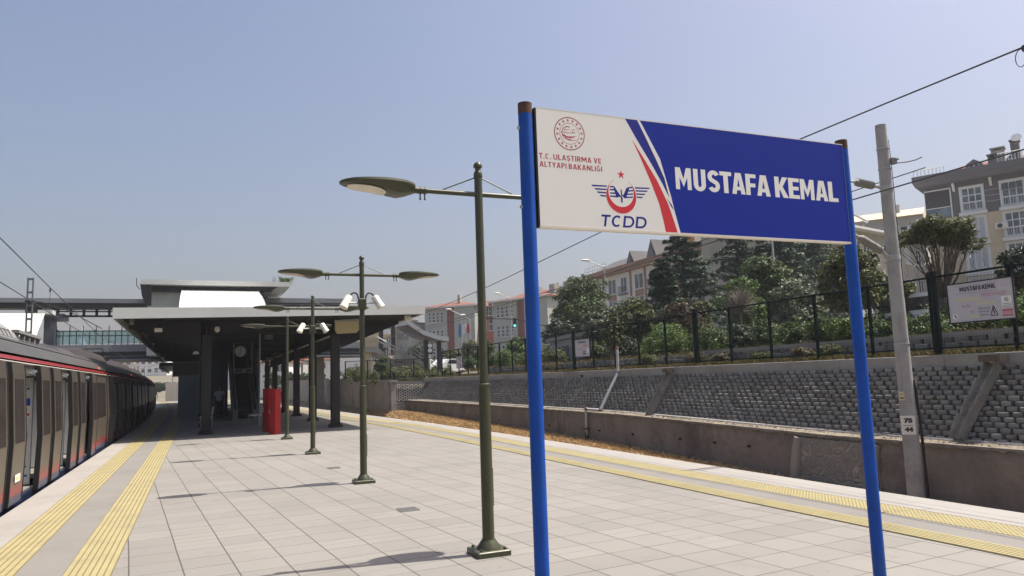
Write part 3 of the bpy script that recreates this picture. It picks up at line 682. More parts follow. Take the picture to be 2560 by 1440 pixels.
# information boards hung on the fence
def info_board(y0, y1, z0, z1, label, detail, x=15.16):
    """flat board facing the tracks; u runs from the far edge (left in view) to the near edge"""
    t = thing('information_board', label, 'notice board', (x, (y0+y1)/2, z0), group='station notice boards on the fence')
    m = MB(); m.box(x, x+.03, y0, y1, z0, z1); m.build('panel', 'board', t)
    m = MB(); b = .025
    for a in ((y0-b, y1+b, z0-b, z0), (y0-b, y1+b, z1, z1+b), (y0-b, y0, z0, z1), (y1, y1+b, z0, z1)): m.box(x-.012, x+.034, a[0], a[1], a[2], a[3])
    m.build('frame', 'dark_steel', t)
    W, H = y1-y0, z1-z0; UX, UY = Vector((0,-1,0)), Vector((0,0,1))
    def at(u, v, e=.004): return Vector((x-e, y1-u*W, z0+v*H))
    def rect(mb, u0, v0, u1, v1, e=.004): mb.poly([at(u0,v0,e), at(u1,v0,e), at(u1,v1,e), at(u0,v1,e)])
    def tx(s, u0, v0, u1, hh, mat, nm='lettering', bold=.01):
        m = MB(); text_fit(m, s, at(u0, v0), UX, UY, (u1-u0)*W, hh*H, bold); m.build(nm, mat, t)
    m = MB(); station_name(m, lambda u, v: at(.2+.56*u, .79+.115*v)); m.build('lettering', 'black', t)
    if not detail:
        for a in ((.1, .55, .52, .66, 'faint_yellow'), (.56, .57, .86, .68, 'faint_red'), (.3, .4, .45, .5, 'faint_red')):
            m = MB(); rect(m, *a[:4]); m.build('faded_print', a[4], t)
        m = MB(); rect(m, .55, .12, .72, .2); rect(m, .55, .24, .72, .3); m.build('small_print', 'black', t)
        m = MB(); rect(m, .82, .2, .95, .48); m.build('white_notice', 'white', t)
        return t
    m = MB(); rect(m, .13, .735, .78, .74); rect(m, .13, .925, .78, .93); m.build('rule', 'wall_darkgrey', t)
    m = MB(); rect(m, .10, .52, .50, .63); rect(m, .42, .40, .74, .49); rect(m, .3, .08, .47, .16); m.build('faded_print', 'faint_yellow', t)
    tx('TEHLİKELİ VE YASAKTIR', .52, .60, .90, .10, 'faint_red', bold=.01)
    tx('Bu Hat', .22, .36, .34, .09, 'faint_red', bold=.01); tx('Yasaktır', .33, .22, .41, .05, 'faint_red', bold=.01)
    tx('YÜKSEK VOLTAJ', .45, .285, .64, .045, 'wall_darkgrey'); tx('HIGH VOLTAGE', .46, .205, .63, .045, 'wall_darkgrey'); tx('25.000 Volt', .48, .115, .61, .045, 'wall_darkgrey')
    m = MB(); tri = [(.64, .10), (.75, .10), (.695, .35)]
    for a, b in zip(tri, tri[1:]+tri[:1]):
        for q in stroke([(a[0]*W, a[1]*H), (b[0]*W, b[1]*H)], .016): m.poly([Vector((x-.004, y1-p[0], z0+p[1])) for p in q])
    for q in stroke([(.70*W, .29*H), (.68*W, .21*H), (.71*W, .20*H), (.69*W, .13*H)], .018): m.poly([Vector((x-.005, y1-p[0], z0+p[1])) for p in q])
    m.build('high_voltage_symbol', 'black', t)
    m = MB(); rect(m, .82, .27, .97, .56); m.build('white_notice', 'white', t)
    m = MB(); c = (.895*W, .47*H); R = .04
    ring = [(c[0]+R*math.cos(i*.5236), c[1]+R*math.sin(i*.5236)) for i in range(13)]
    for q in stroke(ring, .009)+stroke([(c[0]-.028, c[1]+.028), (c[0]+.028, c[1]-.028)], .009)+stroke([(c[0]-.025, c[1]), (c[0]+.025, c[1])], .01): m.poly([Vector((x-.007, y1-p[0], z0+p[1])) for p in q])
    rect(m, .83, .36, .96, .37, .007); rect(m, .83, .32, .96, .33, .007); rect(m, .83, .285, .96, .295, .007); m.build('no_smoking_symbol', 'black', t)
    m = MB(); rect(m, .82, .06, .97, .22); m.build('red_notice', 'faint_red', t)
    m = MB(); rect(m, .82, .06, .97, .085, .006); rect(m, .82, .19, .97, .22, .006); m.build('red_bars', 'sign_dkred', t)
    m = MB(); cx_, cy_ = .09*W, .15*H; m.poly([Vector((x-.004, y1-cx_-.062*math.cos(i*.314), z0+cy_+.062*math.sin(i*.314))) for i in range(20)]); m.build('round_symbol', 'white', t)
    m = MB()
    for q in stroke([(cx_-.035, cy_+.0), (cx_-.01, cy_+.02), (cx_+.01, cy_-.01), (cx_+.0, cy_-.04)], .014)+stroke([(cx_+.01, cy_-.01), (cx_+.035, cy_-.035)], .014)+stroke([(cx_-.01, cy_+.02), (cx_+.03, cy_+.015)], .012)+stroke([(cx_-.005, cy_+.03), (cx_+.005, cy_+.05)], .02): m.poly([Vector((x-.006, y1-p[0], z0+p[1])) for p in q])
    m.build('walking_figure_symbol', 'black', t)
    m = MB()
    for s in (-1, 1):
        for k in range(3):
            for q in stroke([(.875*W+s*.012, .86*H-k*.012), (.875*W+s*(.055-.01*k), .875*H-k*.012)], .006): m.poly([Vector((x-.004, y1-p[0], z0+p[1])) for p in q])
    for q in stroke([(.86*W, .84*H), (.875*W, .825*H), (.89*W, .84*H)], .008): m.poly([Vector((x-.004, y1-p[0], z0+p[1])) for p in q])
    m.build('winged_emblem', 'faint_red', t)
    return t
info_board(9.74, 11.15, 2.51, 3.33, 'large white notice board with black heading on the fence right of the numbered mast', True)
info_board(27.45, 28.75, 2.44, 3.17, 'weathered notice board on the fence just right of the left blue sign post', False)
info_board(43.8, 44.9, 2.37, 3.08, 'far small notice board on the fence, left of the nearest green lamp post', False)
# ------------------------------------------------------------------ platform lamps
def luminaire(mb_body, mb_lens, x0, sgn, y, z):
    """street-light head: thick at the arm, thin at the tip; loft along x from the arm outward"""
    secs = [(0.0, .045, .055, -.05), (.03, .075, .065, -.06), (.10, .115, .072, -.085), (.17, .135, .078, -.10), (.25, .145, .08, -.085), (.33, .15, .078, -.052),
            (.42, .148, .073, -.034), (.52, .138, .066, -.026), (.60, .118, .057, -.02), (.66, .085, .047, -.013), (.70, .045, .037, -.004), (.715, .012, .025, .01)]
    rows = []
    for u, wd, zt, zb in secs:
        wd *= 1.18; zt *= .8; zb *= .92
        x = x0+sgn*u; t = -.0*u; c = []
        for a, zz in ((-1, .35), (-.96, .72), (-.7, .95), (-.3, 1.0), (.3, 1.0), (.7, .95), (.96, .72), (1, .35)): c.append((x, y+a*wd, z+zt*zz+.0))
        for a, zz in ((.95, 0), (.72, .8), (.4, 1.0), (-.4, 1.0), (-.72, .8), (-.95, 0)): c.append((x, y+a*wd, z+zb*zz))
        rows.append(c+[c[0]])
    mb_body.grid(rows); mb_body.poly(rows[0][:-1]); mb_body.poly(rows[-1][:-1][::-1])
    ls = [(.29, .06), (.31, .085), (.36, .105), (.44, .112), (.53, .104), (.60, .085), (.635, .055), (.645, .02)]
    zb = lambda u: lerp([(.25, -.085), (.33, -.049), (.42, -.0325), (.52, -.025), (.60, -.0195), (.66, -.0125)], u)
    mb_lens.grid([[(x0+sgn*u, y-wv*1.12, z+zb(u)-.006), (x0+sgn*u, y, z+zb(u)-.008), (x0+sgn*u, y+wv*1.12, z+zb(u)-.006)] for u, wv in ls])
    mb_lens.grid([[(x0+sgn*u, y-wv, z+zb(u)+.004), (x0+sgn*u, y-wv, z+zb(u)-.006)] for u, wv in ls]); mb_lens.grid([[(x0+sgn*u, y+wv, z+zb(u)+.004), (x0+sgn*u, y+wv, z+zb(u)-.006)] for u, wv in ls])
LX, LY = 2.57, [6.8, 12.58, 18.5, 24.11]
def make_lamp():
    x, y = LX, LY[0]
    t = thing('lamp_post', '', 'lamp post', (x, y, 0), group='green double armed lamp posts in a row down the platform')
    m = MB(); m.bbox((x, y, .027), (.33, .33, .054), .008); m.build('base_plate', 'green_paint', t)
    m = MB(); m.lathe([(.118, .05), (.115, .068), (.074, .125), (.066, .14)], (x, y, 0), 10)
    for k in range(4):
        a = .785+k*1.5708; m.cyl((x+.165*math.cos(a), y+.165*math.sin(a), .054), (x+.165*math.cos(a), y+.165*math.sin(a), .075), .014, n=6)
    m.build('base_flange', 'green_paint', t, 30)
    m = MB(); m.cyl((x, y, .12), (x, y, 1.58), .058, .056, 20); m.build('lower_pole', 'green_paint', t, 50)
    m = MB(); m.lathe([(.058, 1.575), (.061, 1.58), (.061, 1.595), (.045, 1.605)], (x, y, 0), 20); m.build('collar', 'green_paint', t, 50)
    m = MB(); m.cyl((x, y, 1.59), (x, y, 3.66), .043, .04, 20); m.build('upper_pole', 'green_paint', t, 50)
    m = MB(); m.lathe([(.042, 3.655), (.045, 3.66), (.045, 3.70), (.036, 3.72), (.028, 3.735), (.028, 3.755), (.044, 3.762), (.046, 3.775), (.04, 3.80), (.02, 3.818), (.002, 3.822)], (x, y, 0), 16); m.build('finial', 'green_paint', t, 50)
    m = MB(); m.bbox((x+.056, y+.015, .62), (.018, .055, .36), .006); m.build('hatch_cover', 'green_paint', t)
    for s in (-1, 1):
        m = MB(); m.cyl((x+s*.03, y, 3.485), (x+s*.62, y, 3.485), .026, .024, 12); m.build('arm', 'green_paint', t, 50)
        m = MB(); m.cyl((x+s*.54, y, 3.485), (x+s*.675, y, 3.485), .033, n=12)
        for u in (.555, .60): m.cyl((x+s*u, y, 3.485), (x+s*(u+.012), y, 3.485), .038, n=12); m.cyl((x+s*(u+.006), y, 3.40), (x+s*(u+.006), y, 3.46), .007, n=6); m.sph((x+s*(u+.006), y, 3.40), .011, 6, 4)
        m.build('arm_clamp', 'green_paint', t, 50)
        m = MB(); m.cyl((x+s*.035, y, 3.655), (x+s*.40, y, 3.50), .007, n=6); m.build('tie_rod', 'green_paint', t)
        b, l = MB(), MB(); luminaire(b, l, x+s*.665, s, y, 3.50); hd = b.build('lamp_head', 'green_paint', t, 40); l.build('lens', 'lens', hd, True)
    return t
lampA = make_lamp()
labels = ['nearest green lamp post, its right arm ending behind the blue sign post', 'second green lamp post from the front, carrying two white loudspeakers above the canopy edge',
          'third green lamp post, carrying two white loudspeakers in front of the dark canopy', 'farthest green lamp post, plain, standing beside the red cabinets at the canopy shadow']
lamps = [lampA]
for k in (1, 2, 3):
    c = copy_tree(lampA); c.location = (LX, LY[k], 0); lamps.append(c)
for c, s in zip(lamps, labels): c['label'] = s
for c in lamps[1:3]:
    y = c.location.y; x = LX; z = 2.95
    m = MB(); m.bbox((x, y-.005, z+.03), (.135, .11, .19), .012)
    for dx in (-.04, 0, .04): m.box(x+dx-.008, x+dx+.008, y-.068, y-.06, z-.03, z+.09)
    m.build('speaker_bracket', 'green_paint', c)
    for s in (-1, 1):
        m = MB(); a = Vector((x+s*.19, y-.02, z+.16)); b = Vector((x+s*.33, y-.05, z-.06)); a, b = (Vector((x+s*.21, y, z+.17)), Vector((x+s*.34, y-.05, z-.06)))
        d = (b-a).normalized(); mm = d.to_track_quat('Z', 'Y').to_matrix()
        m.lathe([(.042, 0), (.058, .01), (.063, .025), (.069, .212), (.075, .224), (.075, .236), (.068, .234), (.05, .22)], a, 18, mm)
        sp = m.build('loudspeaker', 'offwhite', c, 40)
        m = MB(); m.lathe([(.063, .212), (.06, .218), (.03, .221), (.001, .222)], a, 18, mm); m.build('grille', 'cream', sp)
        m = MB(); m.cyl((x+s*.06, y-.0, z+.055), (x+s*.27, y-.075, z+.045), .016, n=8); m.build('speaker_arm', 'galv', c)
        m = MB(); p = [(x+s*.06, y, z+.12), (x+s*.075, y, z+.19), (x+s*.11, y, z+.225), (x+s*.16, y, z+.22), (x+s*.20, y, z+.18)]; m.tube(p, .014, 6); m.build('cable', 'rubber', c, True)

# ------------------------------------------------------------------ the station sign
SY = 4.05
t = thing('station_sign', 'large blue and white station name sign on two blue posts, nearest on the platform', 'station sign', (3.15, SY, 0))
PL, PR = aty(1312, 268, SY), aty(2105, 350, SY)
def sp(px, py, y=SY-.042): p = aty(px, py, y); return (p.x, p.z)
c0, c1 = aty(1335, 277, SY-.04), aty(2104, 602, SY-.04)
X0, X1, Z1, Z0 = 1.915, 4.47, 3.315, 2.565
for p, px_, top in ((PL.x, 'l', 3.345), (4.50, 'r', 3.36)):
    m = MB(); m.cyl((p, SY, -.02), (p, SY, top-.07), .044, n=24); post = m.build('post', 'blue_paint', t, 50)
    m = MB(); m.cyl((p, SY, top-.071), (p, SY, top), .0445, n=24); m.sph((p, SY, top-.004), .043, 16, 6, (1, 1, .25)); m.build('rusty_cap', 'rust', t, 50)
    m = MB(); m.lathe([(.09, 0.006), (.09, .02), (.05, .03)], (p, SY, 0), 16); m.build('foot', 'blue_paint', t)
    for z in (Z1-.13, Z0+.12):
        m = MB(); s = -1 if px_ == 'l' else 1; m.sph((p+s*.046, SY, z), .013, 8, 6); m.build('bolt', 'steel', t, True)
m = MB(); m.box(X0, X1, SY-.036, SY-.002, Z0, Z1); panel = m.build('panel', 'sign_white', t)
m = MB(); m.box(X0-.003, X1+.003, SY-.0375, SY, Z0-.012, Z0+.002); m.box(X0-.003, X1+.003, SY-.0364, SY, Z1-.002, Z1+.004); m.build('rim', 'frame', t)
m = MB(); m.box(X0-.012, X0-.0005, SY-.034, SY-.004, Z0-.01, Z1); m.build('side_rim', 'black', t)
FY = SY-.03615
def zq(zx, zy, sc, ox, oy): p = aty(zx/sc+ox, zy/sc+oy, FY); return (p.x, p.z)
za = lambda x, y: zq(x, y, 3.79, 1260, 240)
zb_ = lambda x, y: zq(x, y, 4.0, 1640, 280)
zc = lambda x, y: zq(x, y, 4.8, 1340, 280)
def flat(mb, pts, e=0.0): mb.poly([(p[0], FY-e*.3, p[1]) for p in pts]); return mb
def strip2(mb, A, B, e=0.0):
    for i in range(len(A)-1): flat(mb, [A[i], A[i+1], B[i+1], B[i]], e)
ztop, zbot = Z1-.001, Z0+.003
# big blue field, bounded left by a slanting line
e1 = zc(1245, 105); e2 = zb_(150, 840); e3 = zb_(185, 985); e4 = zb_(247, 1222)
m = MB(); L_ = [(e1[0], ztop), zb_(40, 470), e2, e3, (e4[0], zbot)]
R2 = [(X1-.001, ztop)]+[(X1-.001, p[1]) for p in L_[1:-1]]+[(X1-.001, zbot)]
strip2(m, L_, R2); m.build('blue_field', 'sign_blue', t)
m = MB(); A = [(zc(1068, 92)[0], ztop), zc(1300, 470), zb_(5, 590), zb_(75, 745), zb_(118, 835)]; B = [(zc(1212, 100)[0], ztop), zc(1425, 545), zb_(42, 600), zb_(100, 740), zb_(125, 838)]
A = [(zc(1068, 92)[0], ztop), za(1250, 400), za(1400, 650), za(1500, 830), za(1568, 968)]; B = [(zc(1212, 100)[0], ztop), za(1345, 400), za(1440, 600), za(1520, 780), za(1566, 962)]
strip2(m, A, B); flat(m, [za(1545, 970), za(1590, 1030), za(1612, 1085), za(1585, 1050)]); m.build('navy_stripe', 'sign_navy', t)
A = [za(1212, 412), za(1290, 580), za(1385, 800), za(1470, 1020), za(1515, 1200), (za(1535, 1309)[0], zbot)]; B = [za(1213, 412), za(1330, 600), za(1450, 800), za(1555, 1020), za(1610, 1180), (za(1648, 1309)[0], zbot)]
m = MB(); strip2(m, A, B); m.build('red_stripe', 'sign_red', t)
# ministry roundel
c = zc(402, 260); Rr = (zc(578, 270)[0]-zc(226, 250)[0])/2
def ring(mb, c, r, wd, n=48, a0=0, a1=6.2832, dash=False, sx=1.0, rot=0.0, e=.0003):
    for i in range(n):
        if dash and i % 2: continue
        a, b = a0+(a1-a0)*i/n, a0+(a1-a0)*(i+1)/n
        def P(r, q): x, z = r*sx*math.cos(q), r*math.sin(q); return (c[0]+x*math.cos(rot)-z*math.sin(rot), c[1]+x*math.sin(rot)+z*math.cos(rot))
        flat(mb, [P(r-wd/2, a), P(r-wd/2, b), P(r+wd/2, b), P(r+wd/2, a)], e)
def star(mb, c, r, rot=0.0, e=.0004):
    pts = []
    for k in range(10):
        a = math.pi/2+rot+k*math.pi/5; q = r if k % 2 == 0 else r*.40; pts.append((c[0]+q*math.cos(a), c[1]+q*math.sin(a)))
    for k in range(10): flat(mb, [c, pts[k], pts[(k+1) % 10]], e)
m = MB(); ring(m, c, Rr, .0045, 120, dash=False); ring(m, c, Rr+.002, .006, 120, dash=True); ring(m, c, Rr*.66, .0028, 60)
for k in range(16): a = k*math.pi/8+.1; star(m, (c[0]+Rr*.83*math.cos(a), c[1]+Rr*.83*math.sin(a)), .0115)
g0 = (c[0]-.012, c[1]+.004); gr = Rr*.40
ring(m, g0, gr, .004, 20, 1.2, 4.0); ring(m, g0, gr, .003, 14, 1.0, 5.3, sx=.55); ring(m, g0, gr, .003, 14, 1.3, 5.0, sx=.12); ring(m, g0, gr, .003, 10, 4.0, 5.2)
for dz in (-.5, 0.1, .55): 
    hw = math.sqrt(max(0, 1-dz*dz))*gr
    for q in stroke([(g0[0]-hw, g0[1]+dz*gr), (g0[0], g0[1]+dz*gr-.004), (g0[0]+hw*(1.3 if dz < .5 else .4), g0[1]+dz*gr+.001)], .0032): flat(m, q, .0003)
sw = [(g0[0]-gr*1.25+.02*0, g0[1]+.0)]
A = [(g0[0]-gr*1.2, g0[1]+.006), (g0[0]-gr*.9, g0[1]-.018), (g0[0]-gr*.2, g0[1]-.032), (g0[0]+gr*.8, g0[1]-.03), (g0[0]+gr*1.6, g0[1]-.014)]
B = [(g0[0]-gr*1.1, g0[1]+.004), (g0[0]-gr*.8, g0[1]-.012), (g0[0]-gr*.1, g0[1]-.024), (g0[0]+gr*.8, g0[1]-.025), (g0[0]+gr*1.6, g0[1]-.0135)]
strip2(m, A, B, .0004); strip2(m, [(p[0]+.012, p[1]-.017) for p in A[1:]], [(p[0]+.012, p[1]-.019) for p in B[1:]], .0004)
ring(m, (g0[0]+gr*1.05, g0[1]+.014), .011, .004, 14, .9, 5.4); star(m, (g0[0]+gr*1.42, g0[1]+.014), .005)
m.build('ministry_emblem', 'sign_dkred', t)
def sign_text(s, bl, br, capz, mat, bold, nm='lettering', shear=0.0, space=.14):
    """bl / br: (x, z) of the base line's ends"""
    m = MB(); cap_line(m, s, lambda u, v: (bl[0]+u, FY-.00018, bl[1]+v), br[0]-bl[0], capz, bold, shear, space, 1.45 if s == 'TCDD' else 1.0); m.build(nm, mat, t)
h = zc(40, 490)[1]-zc(45, 555)[1]
sign_text('T.C. ULAŞTIRMA VE', zc(38, 553), zc(782, 597), h, 'sign_dkred', .17)
sign_text('ALTYAPI BAKANLIĞI', zc(45, 652), zc(793, 694), h, 'sign_dkred', .17)
b1, b2 = zc(792, 1374), zc(1322, 1392); sign_text('TCDD', (b1[0]-.012, (b1[1]+b2[1])/2-.001), b2, zc(780, 1240)[1]-zc(800, 1375)[1]+.004, 'sign_navy', .19, shear=.16)
# railway emblem: star, crescent, wings
m = MB(); star(m, zc(1020, 752), zc(1020, 700)[1]-zc(1020, 752)[1]+.001)
cc = zc(1025, 1000); A, B = [], []
k0, k1 = zc(922, 803), zc(1128, 822); n = 40
ro = (zc(1203, 980)[0]-zc(845, 970)[0])/2; co_ = (zc(1024, 990)[0], zc(1024, 1010)[1]); 
ri = ro*.845; ci = (co_[0]+.0, co_[1]+ro*.225)
a0, a1 = R_(122), R_(418)
for i in range(n+1):
    a = a0+(a1-a0)*i/n; A.append((co_[0]+ro*math.cos(a), co_[1]+ro*1.02*math.sin(a)))
    b_ = R_(122)+(R_(418)-R_(122))*i/n; B.append((ci[0]+ri*math.cos(b_), ci[1]+ri*1.02*math.sin(b_)))
m.build('star', 'sign_red', t); m = MB(); strip2(m, A, B, .0009); m.build('crescent', 'sign_red', t)
m = MB()
for (l, ry, xe) in ((663, 882, 850), (700, 922, 845), (730, 962, 842), (765, 1002, 842)):
    flat(m, [zc(l, ry-11), zc(xe, ry-1), zc(xe, ry+15), zc(l+14, ry+9)], .0003)
for (r_, ry, xe) in ((1368, 915, 1188), (1342, 950, 1196), (1315, 988, 1204), (1285, 1026, 1210)):
    flat(m, [zc(xe, ry-13), zc(r_, ry-6), zc(r_-14, ry+9), zc(xe, ry+4)], .0003)
for a, b, yl, yr in ((885, 932, 890, 892), (885, 948, 925, 930), (888, 962, 965, 972), (890, 980, 1003, 1012)): flat(m, [zc(a, yl-3), zc(b, yr-5), zc(b+8, yr+14), zc(a, yl+13)], .0003)
for a, b, yl, yr in ((1108, 1165, 900, 905), (1095, 1168, 942, 943), (1080, 1166, 980, 985), (1060, 1164, 1018, 1022)): flat(m, [zc(a, yl), zc(b, yr-8), zc(b, yr+8), zc(a-8, yl+16)], .0003)
flat(m, [zc(925, 890), zc(945, 900), zc(1010, 1000), zc(962, 1012)], .0005); flat(m, [zc(1085, 910), zc(1125, 900), zc(1085, 1022), zc(1040, 1018)], .0005)
flat(m, [zc(955, 1000), zc(1020, 1000), zc(1040, 1030), zc(1040, 1095), zc(1022, 1080), zc(1018, 1020), zc(965, 1014)][:7], .0006)
flat(m, [zc(1015, 925), zc(1030, 935), zc(1032, 985), zc(1060, 1010), zc(1100, 1016), zc(1050, 1022), zc(1018, 992)], .0006)
m.build('wings_emblem', 'sign_navy', t)
b1, b2 = zb_(213, 795), zb_(1822, 880)
zb0 = (b1[1]+b2[1])/2; zh = zb_(205, 575)[1]-zb_(213, 795)[1]; NW = b2[0]-b1[0]
m = MB(); station_name(m, lambda u, v: (u, FY-.00018, zb0+zh*v), [(zb_(a, 795+85*(a-213)/1609)[0], zb_(b, 795+85*(b-213)/1609)[0]) for a, b in NAME_X]); m.build('lettering', 'sign_white', t)

# ------------------------------------------------------------------ numbered concrete mast and right-hand overhead line
MX, MY = 12.8, 10.5
t = thing('catenary_mast', 'tapered concrete mast with number plate 75 over 44 beside the right track', 'overhead line mast', (MX, MY, -1.2))
m = MB(); m.cyl((MX, MY, -1.25), (MX, MY, 6.52), .158, .106, 20); m.build('mast', 'mast', t, 50)
to_cam = Vector((-MX, -MY, 0)).normalized(); sd = Vector((-to_cam.y, to_cam.x, 0))
def onmast(px, py):
    p = atd(px, py, (Vector((MX, MY, 0))-CAM).dot(FW)); return p.z
def mr(z): return .158+(.106-.158)*(z+1.25)/7.77
z = onmast(2275, 1062); fr = Vector((MX, MY, z))+to_cam*(mr(z)+.012)-sd*.02
def plate(mb, c, wd, ht, th=.004): mb.prism([c-sd*wd/2-Vector((0,0,ht/2)), c+sd*wd/2-Vector((0,0,ht/2)), c+sd*wd/2+Vector((0,0,ht/2)), c-sd*wd/2+Vector((0,0,ht/2))], to_cam*th); return mb
ux = -sd if (-sd).dot(RT) > 0 else sd
m = plate(MB(), fr, .245, .36); pl = m.build('number_plate', 'plate', t)
for s, dz in (('75', .045), ('44', -.125)):
    m = MB(); text_fit(m, s, fr+to_cam*.006-ux*.068+Vector((0,0,dz)), ux, (0,0,1), .15, .088, .075); m.build('numerals', 'black', pl)
m = MB(); plate(m, fr+Vector((0,0,-.005)), .17, .008, .0062); m.build('dividing_bar', 'black', pl)
z2 = onmast(2255, 990); m = plate(MB(), Vector((MX, MY, z2))+to_cam*(mr(z2)+.004)-ux*.085, .10, .17); m.build('yellow_plate', 'cream', t)
m = MB(); plate(m, Vector((MX, MY, z2+.035))+to_cam*(mr(z2)+.008)-ux*.085, .07, .012); plate(m, Vector((MX, MY, z2-.04))+to_cam*(mr(z2)+.008)-ux*.085, .07, .03); m.build('plate_marks', 'wall_darkgrey', t)
for py, hh in ((452, .05), (637, .05), (345, .012), (400, .014), (860, .012), (1046, .014)): z = onmast(2215, py); m = MB(); m.lathe([(mr(z)+.012, z-hh), (mr(z)+.012, z+hh)], (MX, MY, 0), 20); m.build('steel_band', 'galv', t, 50)
# cantilever: upper tie with insulator and lower strut, reaching over the track
zi, zl = onmast(2200, 452), onmast(2215, 635)
d = Vector((-.62, .78, 0)).normalized(); d = Vector((-1, -.12, 0)).normalized()
p = Vector((MX, MY, zi)); q = Vector((MX, MY, zl))
m = MB(); m.cyl(p+d*.2+Vector((0,0,0)), p+d*.42+Vector((0,0,.01)), .035, n=8); m.cyl(p+d*1.0+Vector((0,0,.03)), p+d*2.8+Vector((0,0,-.0)), .024, n=8)
m.cyl(q+d*.18, q+d*.35+Vector((0,0,.1)), .04, n=8); m.cyl(q+d*1.05+Vector((0,0,.34)), q+d*2.8+Vector((0,0,1.0)), .03, n=8); m.cyl(q+d*2.75+Vector((0,0,.97)), p+d*2.8, .02, n=8)
m.cyl(q+d*1.6+Vector((0,0,.52)), q+d*3.1+Vector((0,0,.18)), .018, n=8); m.build('cantilever', 'galv', t, 50)
for a, b in ((p+d*.42+Vector((0,0,.01)), p+d*1.0+Vector((0,0,.03))), (q+d*.35+Vector((0,0,.1)), q+d*1.05+Vector((0,0,.34)))):
    m = MB(); n = 12; pr = []
    L = (b-a).length; mm = (b-a).to_track_quat('Z', 'Y').to_matrix()
    pr = [(.03, 0), (.05, .03)]
    for k in range(14): zz = .05+(L-.1)*k/14; pr += [(.082, zz), (.06, zz+(L-.1)/28)]
    pr += [(.05, L-.03), (.03, L)]
    m.lathe(pr, a, 14, mm); m.build('insulator', 'roof_gear', t)
m = MB(); z = onmast(2205, 382); b = Vector((MX, MY, z))+ux*(mr(z)+.05); m.obox(b, (.12, .1, .12)); m.obox(b+ux*.06+Vector((0,0,.03)), (.1, .06, .03)); m.tube([b+ux*.06-Vector((0,0,.05)), b+ux*.25-Vector((0,0,.06)), b+ux*.42-Vector((0,0,.04)), b+ux*.52+Vector((0,0,-.0))], .012, 6); m.build('feeder_clamp', 'roof_gear', t)
m = MB(); pts = [Vector((MX, MY, z_))+ux*(mr(z_)+.016+.01*math.sin(z_*5)) for z_ in (6.2, 5.6, 5.0, 4.6, 4.0, 3.4, 3.0)]; m.tube(pts, .007, 6); m.build('conduit', 'rubber', t, True); m = MB()
m.tube([Vector((MX, MY, z_))+ux*(mr(z_)+.03) for z_ in (1.35, 1.1, .9)]+[Vector((MX, MY, z_))+ux*(mr(z_)+.05) for z_ in (.6, .2, -.3, -.9, -1.2)], .028, 8); m.build('conduit', 'rubber', t, True)
def wire(name, pts, r, label, cat='overhead wire', mat='wire', grp=None):
    m = MB(); m.tube(pts, r, 5); o = tag(m.build(name, mat, None, True, tuple(pts[0])), label, cat, grp); return o
WX = 9.9
def msag(y): return lerp([(-14, 7.0), (4, 5.74), (6, 5.72), (9.8, 5.74), (13, 5.62), (17.5, 5.42), (25, 5.05), (34, 4.8), (42, 5.0), (52, 5.9)], y)
wire('messenger_wire', [(WX, -14+2.2*i, msag(-14+2.2*i)+.0) for i in range(31)], .013, 'upper overhead wire sagging over the right track')
def ctz(y): return lerp([(-14, 4.42), (9, 4.38), (14, 4.30), (31, 4.15), (60, 4.1)], y)
wire('contact_wire', [(WX, -14+4*i, ctz(-14+4*i)) for i in range(19)], .012, 'lower overhead wire running level over the right track')
for y, s in ((6.0, 'near dropper wire with a loop hanging at the right edge of the picture'), (26.6, 'thin dropper wire hanging between the overhead wires in front of the far school')):
    y0 = 5.85 if y < 10 else y
    m = MB(); m.tube([(WX, y0, msag(y0)), (WX, y0-.03, msag(y0)-.3), (WX+.0, y0-.05, ctz(y0))], .006, 5)
    m.tube([(WX, y0+.07*math.sin(a)+.06, msag(y0)-.13-.12*math.cos(a)*1.0) for a in [i*.5236 for i in range(13)]], .006, 5); m.box(WX-.02, WX+.02, y0-.025, y0+.025, msag(y0)-.06, msag(y0)+.02)
    one('dropper_wire', m, 'wire', s, 'overhead wire', loc=(WX, y0, ctz(y0)))
wire('feeder_wire', [(13.2, 9.9, 5.5), (12.0, 16, 5.0), (11.9, 25, 4.62), (12.0, 40, 4.55), (12.2, 60, 4.9)], .011, 'feeder wire leaving the numbered mast toward the far end')
